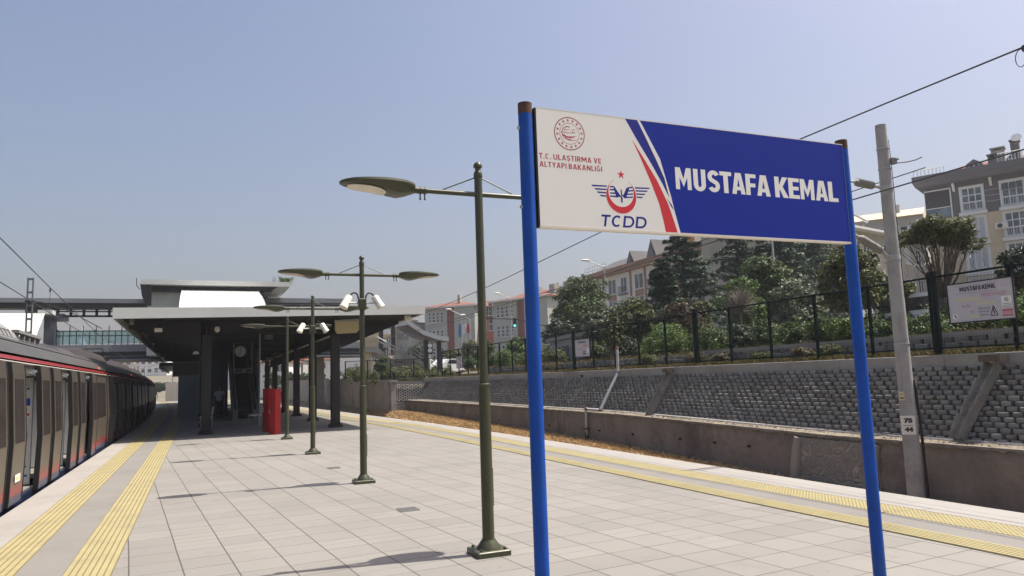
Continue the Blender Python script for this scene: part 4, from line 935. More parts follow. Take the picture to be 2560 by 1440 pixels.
# ------------------------------------------------------------------ the commuter train on the left track, one thing per car
def tx_(y): return lx(y) - .12                                    # side face of the train
PROF = [(-.10, -.55), (-.06, -.15), (-.03, .10), (0, .95), (-.05, 1.95), (-.075, 2.14)]
def pf(z): return lerp([(b, a) for a, b in PROF], z)
ROOF = [(-.075, 2.14), (-.10, 2.19), (-.13, 2.29), (-.30, 2.47), (-.60, 2.66), (-1.0, 2.78), (-1.5, 2.82), (-2.0, 2.78), (-2.4, 2.66), (-2.7, 2.47), (-2.87, 2.29), (-2.9, 2.14)]
PER, C0 = 3.42, 14.57
def door_list(y0, y1):
    k = math.ceil((y0+1.4-C0)/PER); out = []
    while C0+k*PER < y1-1.4: out.append(C0+k*PER); k += 1
    return out
def train_car(y0, y1, label, lit):
    t = thing('train_car', label, 'train car', (tx_((y0+y1)/2)-1.5, (y0+y1)/2, -1.0), group='coupled cars of the train at the left platform edge')
    doors = [d for d in door_list(y0, y1)]
    if y0 < 3: doors = [d for d in doors if d > 5]
    cuts = sorted(set([y0, y1]+[d+s for d in doors for s in (-.84, .62)]+[y0+2.0*i for i in range(int((y1-y0)/2)+1)]))
    def opening(a, b): return any(a >= d-.8401 and b <= d+.6201 for d in doors)
    m = MB()
    for a, b in zip(cuts, cuts[1:]):
        if b-a < 1e-6: continue
        op = opening(a, b)
        for (o0, z0), (o1, z1) in zip(PROF, PROF[1:]):
            if op and z0 >= .09 and z1 <= 1.96: continue
            m.poly([(tx_(a)+o0, a, z0), (tx_(b)+o0, b, z0), (tx_(b)+o1, b, z1), (tx_(a)+o1, a, z1)])
        m.poly([(tx_(a)-2.9, a, 2.14), (tx_(b)-2.9, b, 2.14), (tx_(b)-2.9, b, -.5), (tx_(a)-2.9, a, -.5)][::-1])
    for y, f in ((y0, 1), (y1, -1)):
        pts = [(tx_(y)+a, y, z) for a, z in PROF+ROOF[1:]]+[(tx_(y)-2.9, y, -.55)]; m.poly(pts)
    body = m.build('body', 'train_paint', t)
    m = MB(); rs = [y0+(y1-y0)*i/10 for i in range(11)]
    m.grid([[(tx_(y)+a, y, z) for a, z in ROOF[2:]] for y in rs]); roof = m.build('roof', 'train_roof', t, 40)
    m = MB(); m.grid([[(tx_(y)+a+.004, y, z) for a, z in ((-.088, 2.185), (-.10, 2.205), (-.114, 2.245))] for y in rs]); m.build('red_stripe', 'train_red', t)
    m = MB(); m.grid([[(tx_(y)+a, y, z) for a, z in ((-.07, 2.13), (-.03, 2.14), (-.03, 2.15), (-.08, 2.158))] for y in rs]); m.build('rain_gutter', 'plate', t)
    m = MB(); m.grid([[(tx_(y)+a, y, z) for a, z in ((-.42, 2.585), (-.45, 2.61), (-.48, 2.605))] for y in rs]); m.grid([[(tx_(y)+a, y, z) for a, z in ((-.62, 2.68), (-.65, 2.705), (-.68, 2.70))] for y in rs]); m.build('roof_rib', 'train_roof', roof)
    # dark window band on fixed panels, windows split at the doors
    edges = [y0+.25]+[e for d in doors for e in (d-1.7, d+1.46)]+[y1-.25]
    for a, b in zip(edges[::2], edges[1::2]):
        if b-a < .2: continue
        m = MB(); m.grid([[(tx_(y)+pf(z)+.006, y, z) for z in (.92, 1.3, 1.9)] for y in (a, (a+b)/2, b)]); m.build('window', 'train_glass', t)
    lfz = [.03, .12, .5, .95, 1.5, 1.93, 2.12]
    for d in doors:
        for (a, b) in ((d-1.66, d-.80), (d+.53, d+1.40)):
            m = MB(); vs = []
            m.grid([[(tx_(y)+pf(z)+.075, y, z) for z in lfz] for y in (a, b)])
            for y in (a, b): m.grid([[(tx_(y)+pf(z)+.075, y, z), (tx_(y)+pf(z)+.0, y, z)] for z in lfz])
            m.grid([[(tx_(y)+pf(2.12)+.075, y, 2.12), (tx_(y)+pf(2.12)-.0, y, 2.12)] for y in (a, b)])
            leaf = m.build('door_leaf', 'train_paint', t)
            m = MB(); m.grid([[(tx_(y)+pf(z)+.079, y, z) for z in (.93, 1.3, 1.88)] for y in (a+.12, b-.1)]); m.build('pane', 'train_glass', leaf)
            m = MB()
            for ye, s in ((a, -1), (b, 1)):
                m.grid([[(tx_(ye)+pf(z)+.082, ye+s*.0, z), (tx_(ye)+pf(z)+.082, ye+s*.035, z), (tx_(ye)+pf(z)+.0, ye+s*.035, z)] for z in lfz])
                m.grid([[(tx_(ye)+pf(z)+.082, ye, z), (tx_(ye)+pf(z)+.082, ye+s*.035, z)] for z in (lfz[0], lfz[-1])])
            m.build('rubber_seal', 'rubber', leaf)
        x = tx_(d)
        m = MB(); m.box(x-.98, x-.10, d+.60, d+.66, .12, 1.93); pil = m.build('door_pillar', 'train_white', t)
        if lit:
            m = MB(); m.box(x-.30, x-.12, d+.592, d+.598, 1.24, 1.58); m.build('notice', 'plate', pil)
            m = MB(); m.box(x-.30, x-.135, d+.586, d+.591, 1.45, 1.575); m.build('notice_heading', 'sticker_blue', pil)
            m = MB(); m.box(x-.29, x-.14, d+.586, d+.591, 1.28, 1.32); m.build('notice_bar', 'sign_red', pil)
            m = MB(); m.lathe([(.035, 0), (.035, .006)], (x-.21, d+.586, 1.39), 14, Matrix.Rotation(R_(90), 3, 'X')); m.build('notice_symbol', 'wall_darkgrey', pil)
            m = MB(); m.box(x-.22, x-.14, d+.592, d+.598, .25, .285); m.build('label_strip', 'sticker_blue', pil)
            m = MB()
            for z in (.42, .95, 1.74): m.cyl((x-.17, d+.6, z), (x-.17, d+.57, z), .016, n=8)
            m.build('screw', 'black', pil)
        m = MB(); m.box(x-2.6, x-.07, d-.62, d+.62, .02, .10); m.build('door_sill', 'roof_gear', t)
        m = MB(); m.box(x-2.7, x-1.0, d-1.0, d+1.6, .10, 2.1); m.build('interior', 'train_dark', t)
        m = MB(); m.box(x-.5, x-.12, d-.8, d+.6, 1.97, 2.1); m.tube([(x-.12, d-.5, 2.02), (x-.05, d+.1, 1.98), (x-.06, d+.5, 2.03)], .03, 6); m.cyl((x-.12, d+.15, 1.99), (x-.02, d+.15, 2.0), .05, n=8); m.build('door_gear', 'slate_panel', t)
    for y in ([18.3 if lit else (y0+y1)/2]+([25.0] if lit else [])):
        yy = 25.0 if lit else y
        m = MB(); m.sph((tx_(yy)-.17, yy, 2.33), .022, 10, 6); m.build('side_lamp', 'lamp_red', t, True)
        if lit: break
    if lit:
        m = MB()
        for y, body_t in ((16.4, 'TE81'), (23.2, 'TE81')):
            text_fit(m, body_t, (tx_(y)+pf(.7)+.006, y-.19, .62), (0,1,0), (0,0,1), .36, .10, .06); text_fit(m, body_t, (tx_(y)+pf(.6)+.006, y-.19, .49), (0,1,0), (0,0,1), .36, .10, .06)
        m.build('car_number', 'plate', t)
        m = MB(); y = 13.25; m.box(tx_(y)+.068, tx_(y)+.0735, y-.12, y+.22, .36, .47); m.build('door_sticker', 'plate', t)
        m = MB(); m.box(tx_(y)+.07, tx_(y)+.0755, y-.07, y+.17, .39, .44); m.build('sticker_print', 'cream', t)
    return t
train_car(2.6, 25.85, 'nearest silver brown train car in the sun with its doors slid open', True)
train_car(26.25, 48.4, 'second train car in the canopy shadow, carrying the pantograph', False)
train_car(48.8, 71, 'farthest train car, in deep shadow where the platform curves away', False)
t = None
cars = [o for o in col.objects if o.name.startswith('train_car')]
c1, c2, c3 = sorted(cars, key=lambda o: o.location.y)
m = MB(); y0, y1 = 9.0, 17.4; x = tx_(13)
m.prism([(x-.75, y0, 2.68), (x-.85, y0, 2.86), (x-1.05, y0, 3.03), (x-2.0, y0, 3.03), (x-2.3, y0, 2.68)], (0, y1-y0, 0)); rg = m.build('cooling_unit', 'roof_gear', c1)
m = MB()
m.grid([[(x-.79-(.0 if k % 4 in (1, 2) else .05), y0+.1+k*.08, 2.76), (x-.86-(.0 if k % 4 in (1, 2) else .05), y0+.1+k*.08, 2.90)] for k in range(100)])
m.build('grille', 'train_dark', rg)
m = MB(); ya = 17.9
for k in range(5): m.box(x-.95, x-.87, ya+.55*k, ya+.06+.55*k, 2.72, 2.92)
m.box(x-.98, x-.85, ya-.1, ya+2.4, 2.90, 2.96); m.box(x-1.9, x-1.0, ya, ya+2.2, 2.75, 2.88); m.build('roof_frame', 'roof_gear', c1)
for (car, ya, yb, h) in ((c2, 27.5, 33.5, 3.12), (c2, 38.5, 46, 3.1), (c3, 50, 58, 3.1), (c1, 21.9, 25.3, 2.95)):
    x = tx_((ya+yb)/2); m = MB(); m.prism([(x-.65, ya, 2.66), (x-.9, ya+.5, h-.1), (x-1.2, ya+.8, h), (x-2.0, ya+.8, h), (x-2.4, ya, 2.66)], (0, yb-ya-1.2, 0))
    m.build('roof_unit', 'train_dark', car)
x = tx_(36); m = MB(); zc_ = 3.42
for s in (-.4, .4): m.tube([(x-1.4+s, 34.6, 2.98), (x-1.4+s*.8, 36.4, 3.2), (x-1.4+s*.7, 35.0, zc_-.05)], .02, 6)
m.tube([(x-1.9, 35.0, zc_-.1), (x-1.75, 35.0, zc_), (x-1.05, 35.0, zc_), (x-.9, 35.0, zc_-.1)], .025, 6); m.box(x-2.0, x-1.0, 34.2, 36.6, 2.95, 3.03)
for k in range(3): m.lathe([(.07, 2.8), (.11, 2.83), (.07, 2.86), (.11, 2.89), (.07, 2.93), (.11, 2.95), (.06, 2.98)], (x-1.9+.4*k, 34.5, 0), 10)
m.build('pantograph', 'dark_steel', c2)

wire('messenger_wire', [(-4.0, -4, 6.3), (-4.0, 10, 5.55), (-4.0, 18.9, 5.04), (-4.0, 25.1, 4.70), (-4.02, 31.9, 4.39), (-4.1, 38.8, 4.12), (-4.25, 48, 4.35), (-4.6, 62, 5.2)], .013, 'upper overhead wire sagging above the train')
wire('contact_wire', [(-4.0, -4, 4.35), (-4.0, 19, 4.1), (-4.0, 26.8, 3.95), (-4.1, 37, 3.84), (-4.6, 62, 3.84)], .012, 'lower overhead wire running level above the train')
for k, (y, z1, z0) in enumerate(((25.1, 4.70, 3.97), (35.6, 4.25, 3.85))):
    m = MB(); m.cyl((-4.02, y, z0), (-4.02, y, z1), .008, n=5); m.box(-4.04, -4.0, y-.03, y+.03, z1-.1, z1)
    one('dropper_wire', m, 'wire', ['dropper wire above the train, left of the near roof frame', 'dropper wire above the train near the pantograph'][k], 'overhead wire', loc=(-4.02, y, z0))
# lattice mast on the far side of the left track
p = aty(72, 697, 40); X = -7.2
t = thing('lattice_mast', 'slim grey lattice mast standing behind the train in front of the white vault', 'overhead line mast', (X, 40, -1.1))
m = MB(); tp = 7.0
for s in (-1, 1): m.obox((X+s*.105, 40, (tp-1.1)/2), (.055, .12, tp+1.1))
for k in range(11): z = tp-.06-k*.62; m.box(X-.08, X+.08, 39.95, 40.05, z-.045, z+.045)
m.build('mast', 'mast_grey', t)
m = MB(); z = 5.9; m.tube([(X+.1, 40, z), (X+.5, 39.9, z-.06), (X+1.6, 39.8, z-.45), (X+3.0, 39.7, z-1.3)], .022, 6); m.build('cantilever', 'dark_steel', t)
m = MB(); m.obox((X, 40, z), (.36, .16, .09)); m.obox((X, 40, z-.35), (.26, .1, .2)); m.build('clamp', 'dark_steel', t)

# ------------------------------------------------------------------ platform canopy
CY0, CX0, CX1, CY1 = 26.35, -2.50, 7.72, 66.0
ZT, ZB = 4.32, 4.0
t = canopy = thing('platform_canopy', 'wide platform canopy with pale grey fascia on dark steel columns', 'canopy', (2.6, CY0, 0))
def zl_(x): return 4.27+.011*(x-CX0)                               # roof edge rises slightly to the right
m = MB(); f = [(x, zl_(x)) for x in (CX0, CX1)]
m.prism([(CX0, CY0, 3.92), (CX1, CY0, 4.09), (CX1, CY0, zl_(CX1)), (CX0, CY0, zl_(CX0))], (0, .06, 0)); m.build('fascia', 'canopy_grey', t)
for x, zb in ((CX0, 3.92), (CX1-.06, 4.09)):
    m = MB(); m.prism([(x, CY0+.062, zb), (x+.06, CY0+.062, zb), (x+.06, CY0+.062, zl_(x)-.002), (x, CY0+.062, zl_(x)-.002)], (0, CY1-CY0, 0)); m.build('side_fascia', 'canopy_grey', t)
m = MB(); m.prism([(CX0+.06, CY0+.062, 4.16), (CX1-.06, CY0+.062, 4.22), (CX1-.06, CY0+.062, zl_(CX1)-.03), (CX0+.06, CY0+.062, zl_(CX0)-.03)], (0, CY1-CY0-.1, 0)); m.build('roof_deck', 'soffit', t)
m = MB()
yy = CY0+.2
while yy < CY1-.5: m.box(CX0+.08, CX1-.08, yy, yy+.05, 4.10, 4.18); yy += .42
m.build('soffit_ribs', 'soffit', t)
CXS, CYS = (.30, 4.90), [29.2+6.1*i for i in range(6)]
m = MB()
for x in CXS: m.box(x-.11, x+.11, CY0+2.7, CY1-1, 3.55, 3.58); m.box(x-.012, x+.012, CY0+2.7, CY1-1, 3.58, 4.08); m.box(x-.11, x+.11, CY0+2.7, CY1-1, 4.08, 4.10)
m.build('long_beam', 'dark_steel', t)
for yc in CYS:
    m = MB()
    for (xa, za, xb, zb) in ((.1, 3.05, CX0+.25, 3.84), (5.1, 3.05, CX1-.3, 3.98)):
        m.prism([(xa, yc-.015, za), (xb, yc-.015, zb), (xb, yc-.015, 4.07), (xa, yc-.015, 4.07)], (0, .03, 0))
        m.prism([(xa, yc-.1, za-.03), (xb, yc-.1, zb-.03), (xb, yc-.1, zb), (xa, yc-.1, za)], (0, .2, 0))
    m.box(.4, 4.8, yc-.09, yc+.09, 3.60, 3.63); m.box(.4, 4.8, yc-.012, yc+.012, 3.63, 4.05); m.build('cross_beam', 'dark_steel', t)
    for x in CXS:
        m = MB(); h = 3.55
        m.box(x-.155, x+.155, yc-.17, yc-.145, .05, h); m.box(x-.155, x+.155, yc+.145, yc+.17, .05, h); m.box(x-.012, x+.012, yc-.145, yc+.145, .05, h)
        for k in range(4): m.box(x-.15, x+.15, yc-.144, yc+.144, .18+.16*k, .2+.16*k)
        cl = m.build('column', 'maroon_steel' if x > 1 else 'dark_steel', t)
        m = MB(); m.bbox((x, yc, .03), (.50, .46, .06), .01); m.bbox((x, yc, .1), (.38, .38, .08), .02)
        for a in (-.22, .22):
            for b in (-.19, .19): m.cyl((x+a, yc+b, .06), (x+a, yc+b, .11), .02, n=6)
        m.build('base_plate', 'dark_steel', cl)
# fittings hung from the canopy, each its own thing
def hang(name, label, cat, parts, loc, group=None):
    t = thing(name, label, cat, loc, group=group)
    for nm, mb, mat in parts: mb.build(nm, mat, t, 40)
    return t
p0, p1 = aty(838, 800, 28.6), aty(898, 832, 28.6); x0, x1, z0, z1 = p0.x, p1.x, p1.z-.02, p0.z-.0
m = MB(); m.prism([(x0+.09, 28.6, z0), (x1-.09, 28.6, z0+.03), (x1, 28.6, z0+.14), (x1-.01, 28.6, z1), (x0, 28.6, z1-.05), (x0, 28.6, z0+.13)], (0, .22, 0))
m2 = MB(); m2.prism([(x0-.005, 28.58, z1-.10), (x1+.005, 28.58, z1-.05), (x1+.005, 28.62, z1+.05), (x0-.005, 28.62, z1)], (0, .26, 0)); m3 = MB(); m3.cyl((x0+.3, 28.7, z1), (x0+.3, 28.7, 4.1), .02, n=6); m3.cyl((x1-.2, 28.7, z1), (x1-.2, 28.7, 4.1), .02, n=6)
hang('hanging_sign_box', 'blank cream light box sign hanging under the canopy by the front right column', 'light box', [('box', m, 'cream'), ('hood', m2, 'canopy_grey'), ('hanger', m3, 'dark_steel')], (x0, 28.6, z0))
p = aty(1021, 795, 26.9); m = MB(); m.bbox((p.x, 27.0, p.z), (.24, .2, .22), .02); m2 = MB(); m2.cyl((p.x, 27.0, p.z+.1), (p.x, 27.0, 4.15), .02, n=6); m3 = MB(); m3.lathe([(.07, 0), (.07, .01), (.05, .014)], (p.x, 26.9, p.z), 14, Matrix.Rotation(R_(90), 3, 'X'))
hang('camera_box', 'small white equipment box under the right front corner of the canopy', 'equipment box', [('box', m, 'white'), ('hanger', m2, 'dark_steel'), ('cover', m3, 'offwhite')], (p.x, 27, p.z))
cx_, cy_, cz_ = 1.78, 36.0, 3.25
m = MB(); rot = Matrix.Rotation(R_(90), 3, 'X'); m.lathe([(.24, -.06), (.265, -.05), (.265, .05), (.24, .06), (.225, .055)], (cx_, cy_, cz_), 32, rot); m2 = MB(); m2.lathe([(.225, .056), (.22, .058)], (cx_, cy_, cz_), 32, rot)
m3 = MB()
for a, l, wd in ((R_(92), .15, .02), (R_(262), .19, .02)): m3.add([(cx_+q[0], cy_-.066, cz_+q[1]) for q in stroke([(0, 0), (l*math.cos(a), l*math.sin(a))], wd)[0]], [(0, 1, 2, 3)])
for k in range(12): a = k*math.pi/6; m3.add([(cx_+q[0], cy_-.066, cz_+q[1]) for q in stroke([(.175*math.cos(a), .175*math.sin(a)), (.205*math.cos(a), .205*math.sin(a))], .012)[0]], [(0, 1, 2, 3)])
m4 = MB(); m4.cyl((cx_, cy_, cz_+.26), (cx_, cy_, 4.1), .02, n=6)
hang('station_clock', 'round grey station clock hanging in front of the escalator', 'clock', [('case', m, 'roof_gear'), ('dial', m2, 'clock_face'), ('hands', m3, 'black'), ('hanger', m4, 'dark_steel')], (cx_, cy_, cz_-.265))
p0, p1 = aty(432, 905, 33), aty(500, 940, 33); m = MB(); m.box(p0.x, p1.x, 33, 33.18, p1.z, p0.z); m2 = MB(); m2.box(p0.x+.03, p1.x-.03, 32.985, 32.998, p1.z+.04, p0.z-.04); m3 = MB(); m3.cyl((p0.x+.1, 33.1, p0.z), (p0.x+.1, 33.1, 4.1), .02, n=6); m3.cyl((p1.x-.1, 33.1, p0.z), (p1.x-.1, 33.1, 4.1), .02, n=6)
hang('departure_display', 'dark switched off departure display hanging near the train under the canopy', 'display', [('case', m, 'slate_panel'), ('screen', m2, 'black'), ('hanger', m3, 'dark_steel')], (p0.x, 33, p1.z))
p0, p1 = aty(583, 922, 38.5), aty(631, 932, 38.5); m = MB(); m.box(p0.x, p1.x, 38.5, 38.6, p1.z, p0.z); m2 = MB()
for a, b in ((.12, .26), (.3, .42), (.70, .95)): 
    W = p1.x-p0.x; m2.box(p0.x+W*a, p0.x+W*b, 38.49, 38.498, p1.z+.04, p0.z-.04)
m3 = MB(); m3.cyl((p0.x+.02, 38.55, p1.z), (p0.x+.02, 38.55, 4.1), .018, n=6); m3.cyl((p1.x-.02, 38.55, p1.z), (p1.x-.02, 38.55, 4.1), .018, n=6)
hang('direction_sign', 'narrow pale direction sign hanging below the clock in front of the escalator', 'sign', [('panel', m, 'roof_gear'), ('pictograms', m2, 'black'), ('hanger', m3, 'galv')], (p0.x, 38.5, p1.z))
p = aty(672, 842, 33); m = MB(); m.box(p.x-.16, p.x+.16, 33, 33.06, p.z-.1, p.z+.08); m2 = MB(); m2.box(p.x-.13, p.x-.01, 32.99, 32.998, p.z-.08, p.z+.02); m2.box(p.x+.02, p.x+.13, 32.99, 32.998, p.z-.08, p.z+.02); m3 = MB(); m3.cyl((p.x, 33.03, p.z+.08), (p.x, 33.03, 4.1), .015, n=6)
hang('exit_sign', 'small green emergency exit sign hanging under the canopy', 'sign', [('panel', m, 'roof_gear'), ('green_face', m2, 'green_glass'), ('hanger', m3, 'dark_steel')], (p.x, 33, p.z))
for (px, py, y, lab) in ((396, 825, 27.6, 'small pale floodlight under the left front of the canopy soffit'), (543, 824, 28.2, 'round pale spotlight on the front left canopy column'), (490, 882, 30, 'small bright lamp on a bracket left of the front column')):
    p = aty(px, py, y); m = MB()
    if px == 396: m.bbox((p.x, y, p.z), (.24, .2, .13), .02)
    elif px == 543: m.lathe([(.05, -.12), (.085, -.05), (.085, .1), (.07, .12)], p, 14, Matrix.Rotation(R_(70), 3, 'X'))
    else: m.prism([(p.x-.12, y-.1, p.z-.05), (p.x+.12, y-.1, p.z-.05), (p.x+.07, y-.1, p.z+.05), (p.x-.07, y-.1, p.z+.05)], (0, .2, 0))
    m2 = MB(); m2.tube([(p.x, y, p.z+.05), (p.x+.05, y+.02, p.z+.2), (p.x+.12, y+.05, 4.12)], .016, 6)
    hang('canopy_lamp', lab, 'lamp', [('head', m, 'plate'), ('bracket', m2, 'dark_steel')], tuple(p))
for k in range(7):
    y = 27.6+2.6*k; m = MB(); m.obox((-2.05, y, 3.93), (.12, .34, .14), 0, R_(-15)); m2 = MB(); m2.cyl((-2.05, y, 3.98), (-2.05, y, 4.15), .02, n=6)
    hang('edge_spotlight', 'small grey spotlight in the row along the left canopy edge above the train', 'lamp', [('head', m, 'roof_gear'), ('bracket', m2, 'dark_steel')], (-2.05, y, 3.86), 'spotlights along the left canopy edge')

# ------------------------------------------------------------------ escalator, stair core, cabinets, benches, people under the canopy
EX0, EX1, EY0, SL = 1.66, 2.86, 40.3, .585
t = thing('escalator', 'dark escalator rising away from the platform behind the hanging clock', 'escalator', ((EX0+EX1)/2, EY0, 0))
def ez(y): return max(0, (y-EY0-.8)*SL)
m = MB(); k = 0
for k in range(24): y = EY0+.8+.4*k; m.box(EX0+.3, EX1-.3, y, y+.42, ez(y)-.4, ez(y)+.2)
m.build('steps', 'black', t)
for x in (EX0, EX1-.26):
    m = MB(); m.prism([(x, EY0-.3, 0), (x, EY0-.3, .5), (x, EY0+.3, .95), (x, EY0+.9, 1.05), (x, EY0+10.5, 1.05+9.6*SL), (x, EY0+10.5, 9.0*SL), (x, EY0+1.4, 0)], (.24, 0, 0)); m.build('balustrade', 'roof_gear', t)
    m = MB(); m.tube([(x+.12, EY0-.3, .5), (x+.12, EY0+.3, .99), (x+.12, EY0+.9, 1.1), (x+.12, EY0+10.5, 1.1+9.6*SL)], .05, 6); m.build('handrail', 'rubber', t, True)
m = MB(); m.box(EX0, EX1, EY0-.5, EY0+.9, .004, .02); m.build('landing_plate', 'galv', t)
t = thing('stair_enclosure', 'dark blue grey wall panels enclosing the stairs beside the escalator', 'wall', (1.4, 46, 0))
m = MB(); m.box(.40, 1.60, 45.4, 62, 0, 4.05); m.build('front_wall', 'slate_panel', t)
m = MB(); m.box(-1.05, .35, 48.5, 63, 0, 2.5); m.build('side_room', 'grey_panel', t)
m = MB(); m.box(2.92, 3.05, 41.6, 56, 0, 4.05); m.build('glass_side', 'slate_panel', t)
for k, (X, Y, h, lab) in enumerate(((aty(687, 1000, 26.9).x, 26.9, 1.53, 'front red cabinet on the platform beside the farthest green lamp post'), (aty(671, 1000, 28.6).x, 28.6, 1.56, 'rear red cabinet, darker and half hidden behind the front one'))):
    rz = .62; t = thing('red_cabinet', lab, 'cabinet', (X, Y, 0), rz, group='red cabinets', local=True)
    m = MB(); m.bbox((0, 0, h/2), (.24, .34, h), .01); m.build('body', 'red_paint', t)
    m = MB(); m.box(-.125, -.1205, -.15, .15, .08, h-.08); dr = m.build('door', 'red_paint', t)
    m = MB(); m.box(-.132, -.1255, -.03, .03, h*.50, h*.80); m.build('label_strip', 'rust', dr)
    m = MB(); m.box(-.14, -.1255, .1, .125, h*.45, h*.56); m.build('handle', 'steel', dr)
def bench(px, py, lab, y):
    p = atz(px, py); x = p.x; y = p.y
    t = thing('bench', lab, 'bench', (x, y, 0))
    m = MB(); m.bbox((x, y, .43), (.5, 1.3, .05), .012); m.build('seat', 'plate', t)
    m = MB(); m.obox((x+.25, y, .68), (.04, 1.3, .34), 0, 0, R_(10)); m.build('backrest', 'plate', t)
    for s in (-1, 1):
        m = MB(); m.tube([(x-.2, y+s*.55, 0), (x-.24, y+s*.55, .30), (x-.2, y+s*.55, .40), (x+.18, y+s*.55, .40), (x+.24, y+s*.55, .3), (x+.2, y+s*.55, 0)], .025, 6); m.build('leg', 'galv', t, True)
bench(637, 1062, 'pale metal bench in the shade just left of the red cabinets', 0)
bench(515, 1068, 'pale bench partly hidden behind the front left column', 0)
p = atz(648, 1066); m = MB(); m.cyl((p.x, p.y, 0), (p.x, p.y, 3.9), .03, n=8); one('slim_post', m, 'galv', 'slim pale steel post rising beside the red cabinets to the canopy', 'post', loc=(p.x, p.y, 0))

def skin(name, pts, edges, mat, parent, sub=2, root=0):
    """continuous surface grown from a skeleton: pts = [(x, y, z, radius)]"""
    me = bpy.data.meshes.new(name); me.from_pydata([p[:3] for p in pts], edges, []); o = bpy.data.objects.new(name, me); col.objects.link(o)
    md = o.modifiers.new('s', 'SKIN'); md.use_smooth_shade = True
    for i, sv in enumerate(me.skin_vertices[0].data): r = pts[i][3]; sv.radius = r if isinstance(r, tuple) else (r, r); sv.use_root = (i == root)
    o.modifiers.new('u', 'SUBSURF').levels = sub
    dg = bpy.context.evaluated_depsgraph_get(); dg.update(); ev = bpy.data.meshes.new_from_object(o.evaluated_get(dg)); bpy.data.objects.remove(o); bpy.data.meshes.remove(me)
    mb = MB(); mb.add([v.co for v in ev.vertices], [tuple(p.vertices) for p in ev.polygons]); bpy.data.meshes.remove(ev)
    return mb
def person(x, y, z, rz, label, shirt, trousers, H=1.72, stride=.0, arms=((.1, .0), (-.0, .06))):
    """standing or walking figure; local frame faces -y"""
    t = thing('person', label, 'person', (x, y, z), rz, local=True); k = H/1.72
    st = stride
    hip, kn, an = .86, .46, .07
    B = [(0, 0, .95, .10), (0, .0, 1.12, .10), (0, 0, 1.32, .12), (0, 0, 1.44, .055), (0, -.01, 1.52, .05)]
    E = [(0, 1), (1, 2), (2, 3), (3, 4)]
    for s, sg in ((-1, 1), (1, -1)):
        b = len(B); B += [(s*.09, 0, .88, .085), (s*.095, -.5*st*sg-.01, kn, .058), (s*.10, st*-.9*sg+(.08 if sg*st < 0 else 0), an, .04), (s*.115, st*-.9*sg-.15, .035, .034)]; E += [(0, b), (b, b+1), (b+1, b+2), (b+2, b+3)]
    for s, (fw, out) in ((-1, arms[0]), (1, arms[1])):
        b = len(B); B += [(s*.17, 0, 1.38, .055), (s*(.22+out*.5), fw*-.4+.02, 1.12, .042), (s*(.22+out), -fw-.02, .88, .032), (s*(.22+out), -fw-.04, .79, .034)]; E += [(2, b), (b, b+1), (b+1, b+2), (b+2, b+3)]
        h = b+3
        for q, (dx, l) in enumerate(((-.03, .07), (-.01, .085), (.01, .08), (.03, .065))):
            b = len(B); B += [(s*(.22+out), -fw-.04+dx, .74, .010), (s*(.215+out), -fw-.05+dx, .74-l, .008)]; E += [(h, b), (b, b+1)]
        b = len(B); B += [(s*(.205+out), -fw-.085, .765, .010), (s*(.20+out), -fw-.105, .73, .008)]; E += [(h, b), (b, b+1)]
    B = [(a*k, b*k, c*k, r*k) for a, b, c, r in B]
    body = skin('body', B, E, 'skin', t)
    body.sph((0, -.012*k, 1.61*k), .098*k, 14, 10, (.82, .95, 1.18)); body.sph((0, -.108*k, 1.60*k), .018*k, 6, 4, (.8, 1, 1.3))
    for s in (-1, 1): body.sph((s*.083*k, 0, 1.605*k), .022*k, 6, 4, (.4, .8, 1.2))
    body.build('body', 'skin', t, True)
    m = MB(); m.sph((0, .012*k, 1.645*k), .104*k, 14, 8, (.86, .95, .95)); m.build('hair', 'hair', t, True)
    SB = [(0, 0, .86, (.16, .115)), (0, 0, 1.0, (.165, .118)), (0, 0, 1.2, (.165, .12)), (0, 0, 1.36, (.17, .12)), (0, 0, 1.45, .07)]; SE = [(0, 1), (1, 2), (2, 3), (3, 4)]
    for s, (fw, out) in ((-1, arms[0]), (1, arms[1])): b = len(SB); SB += [(s*.18, 0, 1.38, .075), (s*(.215+out*.45), fw*-.3+.01, 1.17, .066)]; SE += [(3, b), (b, b+1)]
    skin('shirt', [(a*k, b*k, c*k, (r[0]*k, r[1]*k) if isinstance(r, tuple) else r*k) for a, b, c, r in SB], SE, shirt, t).build('shirt', shirt, t, True)
    TB = [(0, 0, .96, (.155, .112))]; TE = []
    for s, sg in ((-1, 1), (1, -1)): b = len(TB); TB += [(s*.09, 0, .84, .10), (s*.098, -.5*st*sg-.01, kn, .078), (s*.10, st*-.9*sg+(.08 if sg*st < 0 else 0)-.0, .09, .066)]; TE += [(0, b), (b, b+1), (b+1, b+2)]
    skin('trousers', [(a*k, b*k, c*k, (r[0]*k, r[1]*k) if isinstance(r, tuple) else r*k) for a, b, c, r in TB], TE, trousers, t).build('trousers', trousers, t, True)
    for s, sg in ((-1, 1), (1, -1)):
        m = MB(); m.sph((s*.11*k, (st*-.9*sg-.06)*k+(.08 if sg*st < 0 else 0)*k, .045*k), .075*k, 10, 6, (.68, 1.75, .6)); m.build('shoe', 'black', t, True)
    return t
p = atz(548, 1044); person(p.x, p.y, 0, R_(-4), 'man in a white T-shirt and dark trousers standing in the shade by the escalator', 'shirt_white', 'cloth_dark', 1.74, .0, ((.02, .05), (.02, .05)))
p = atz(414, 1006); person(p.x-.3, 84, 0, 0, 'dark silhouetted person walking at the far end of the shaded platform', 'cloth_dark', 'cloth_dark', 1.7, .22)
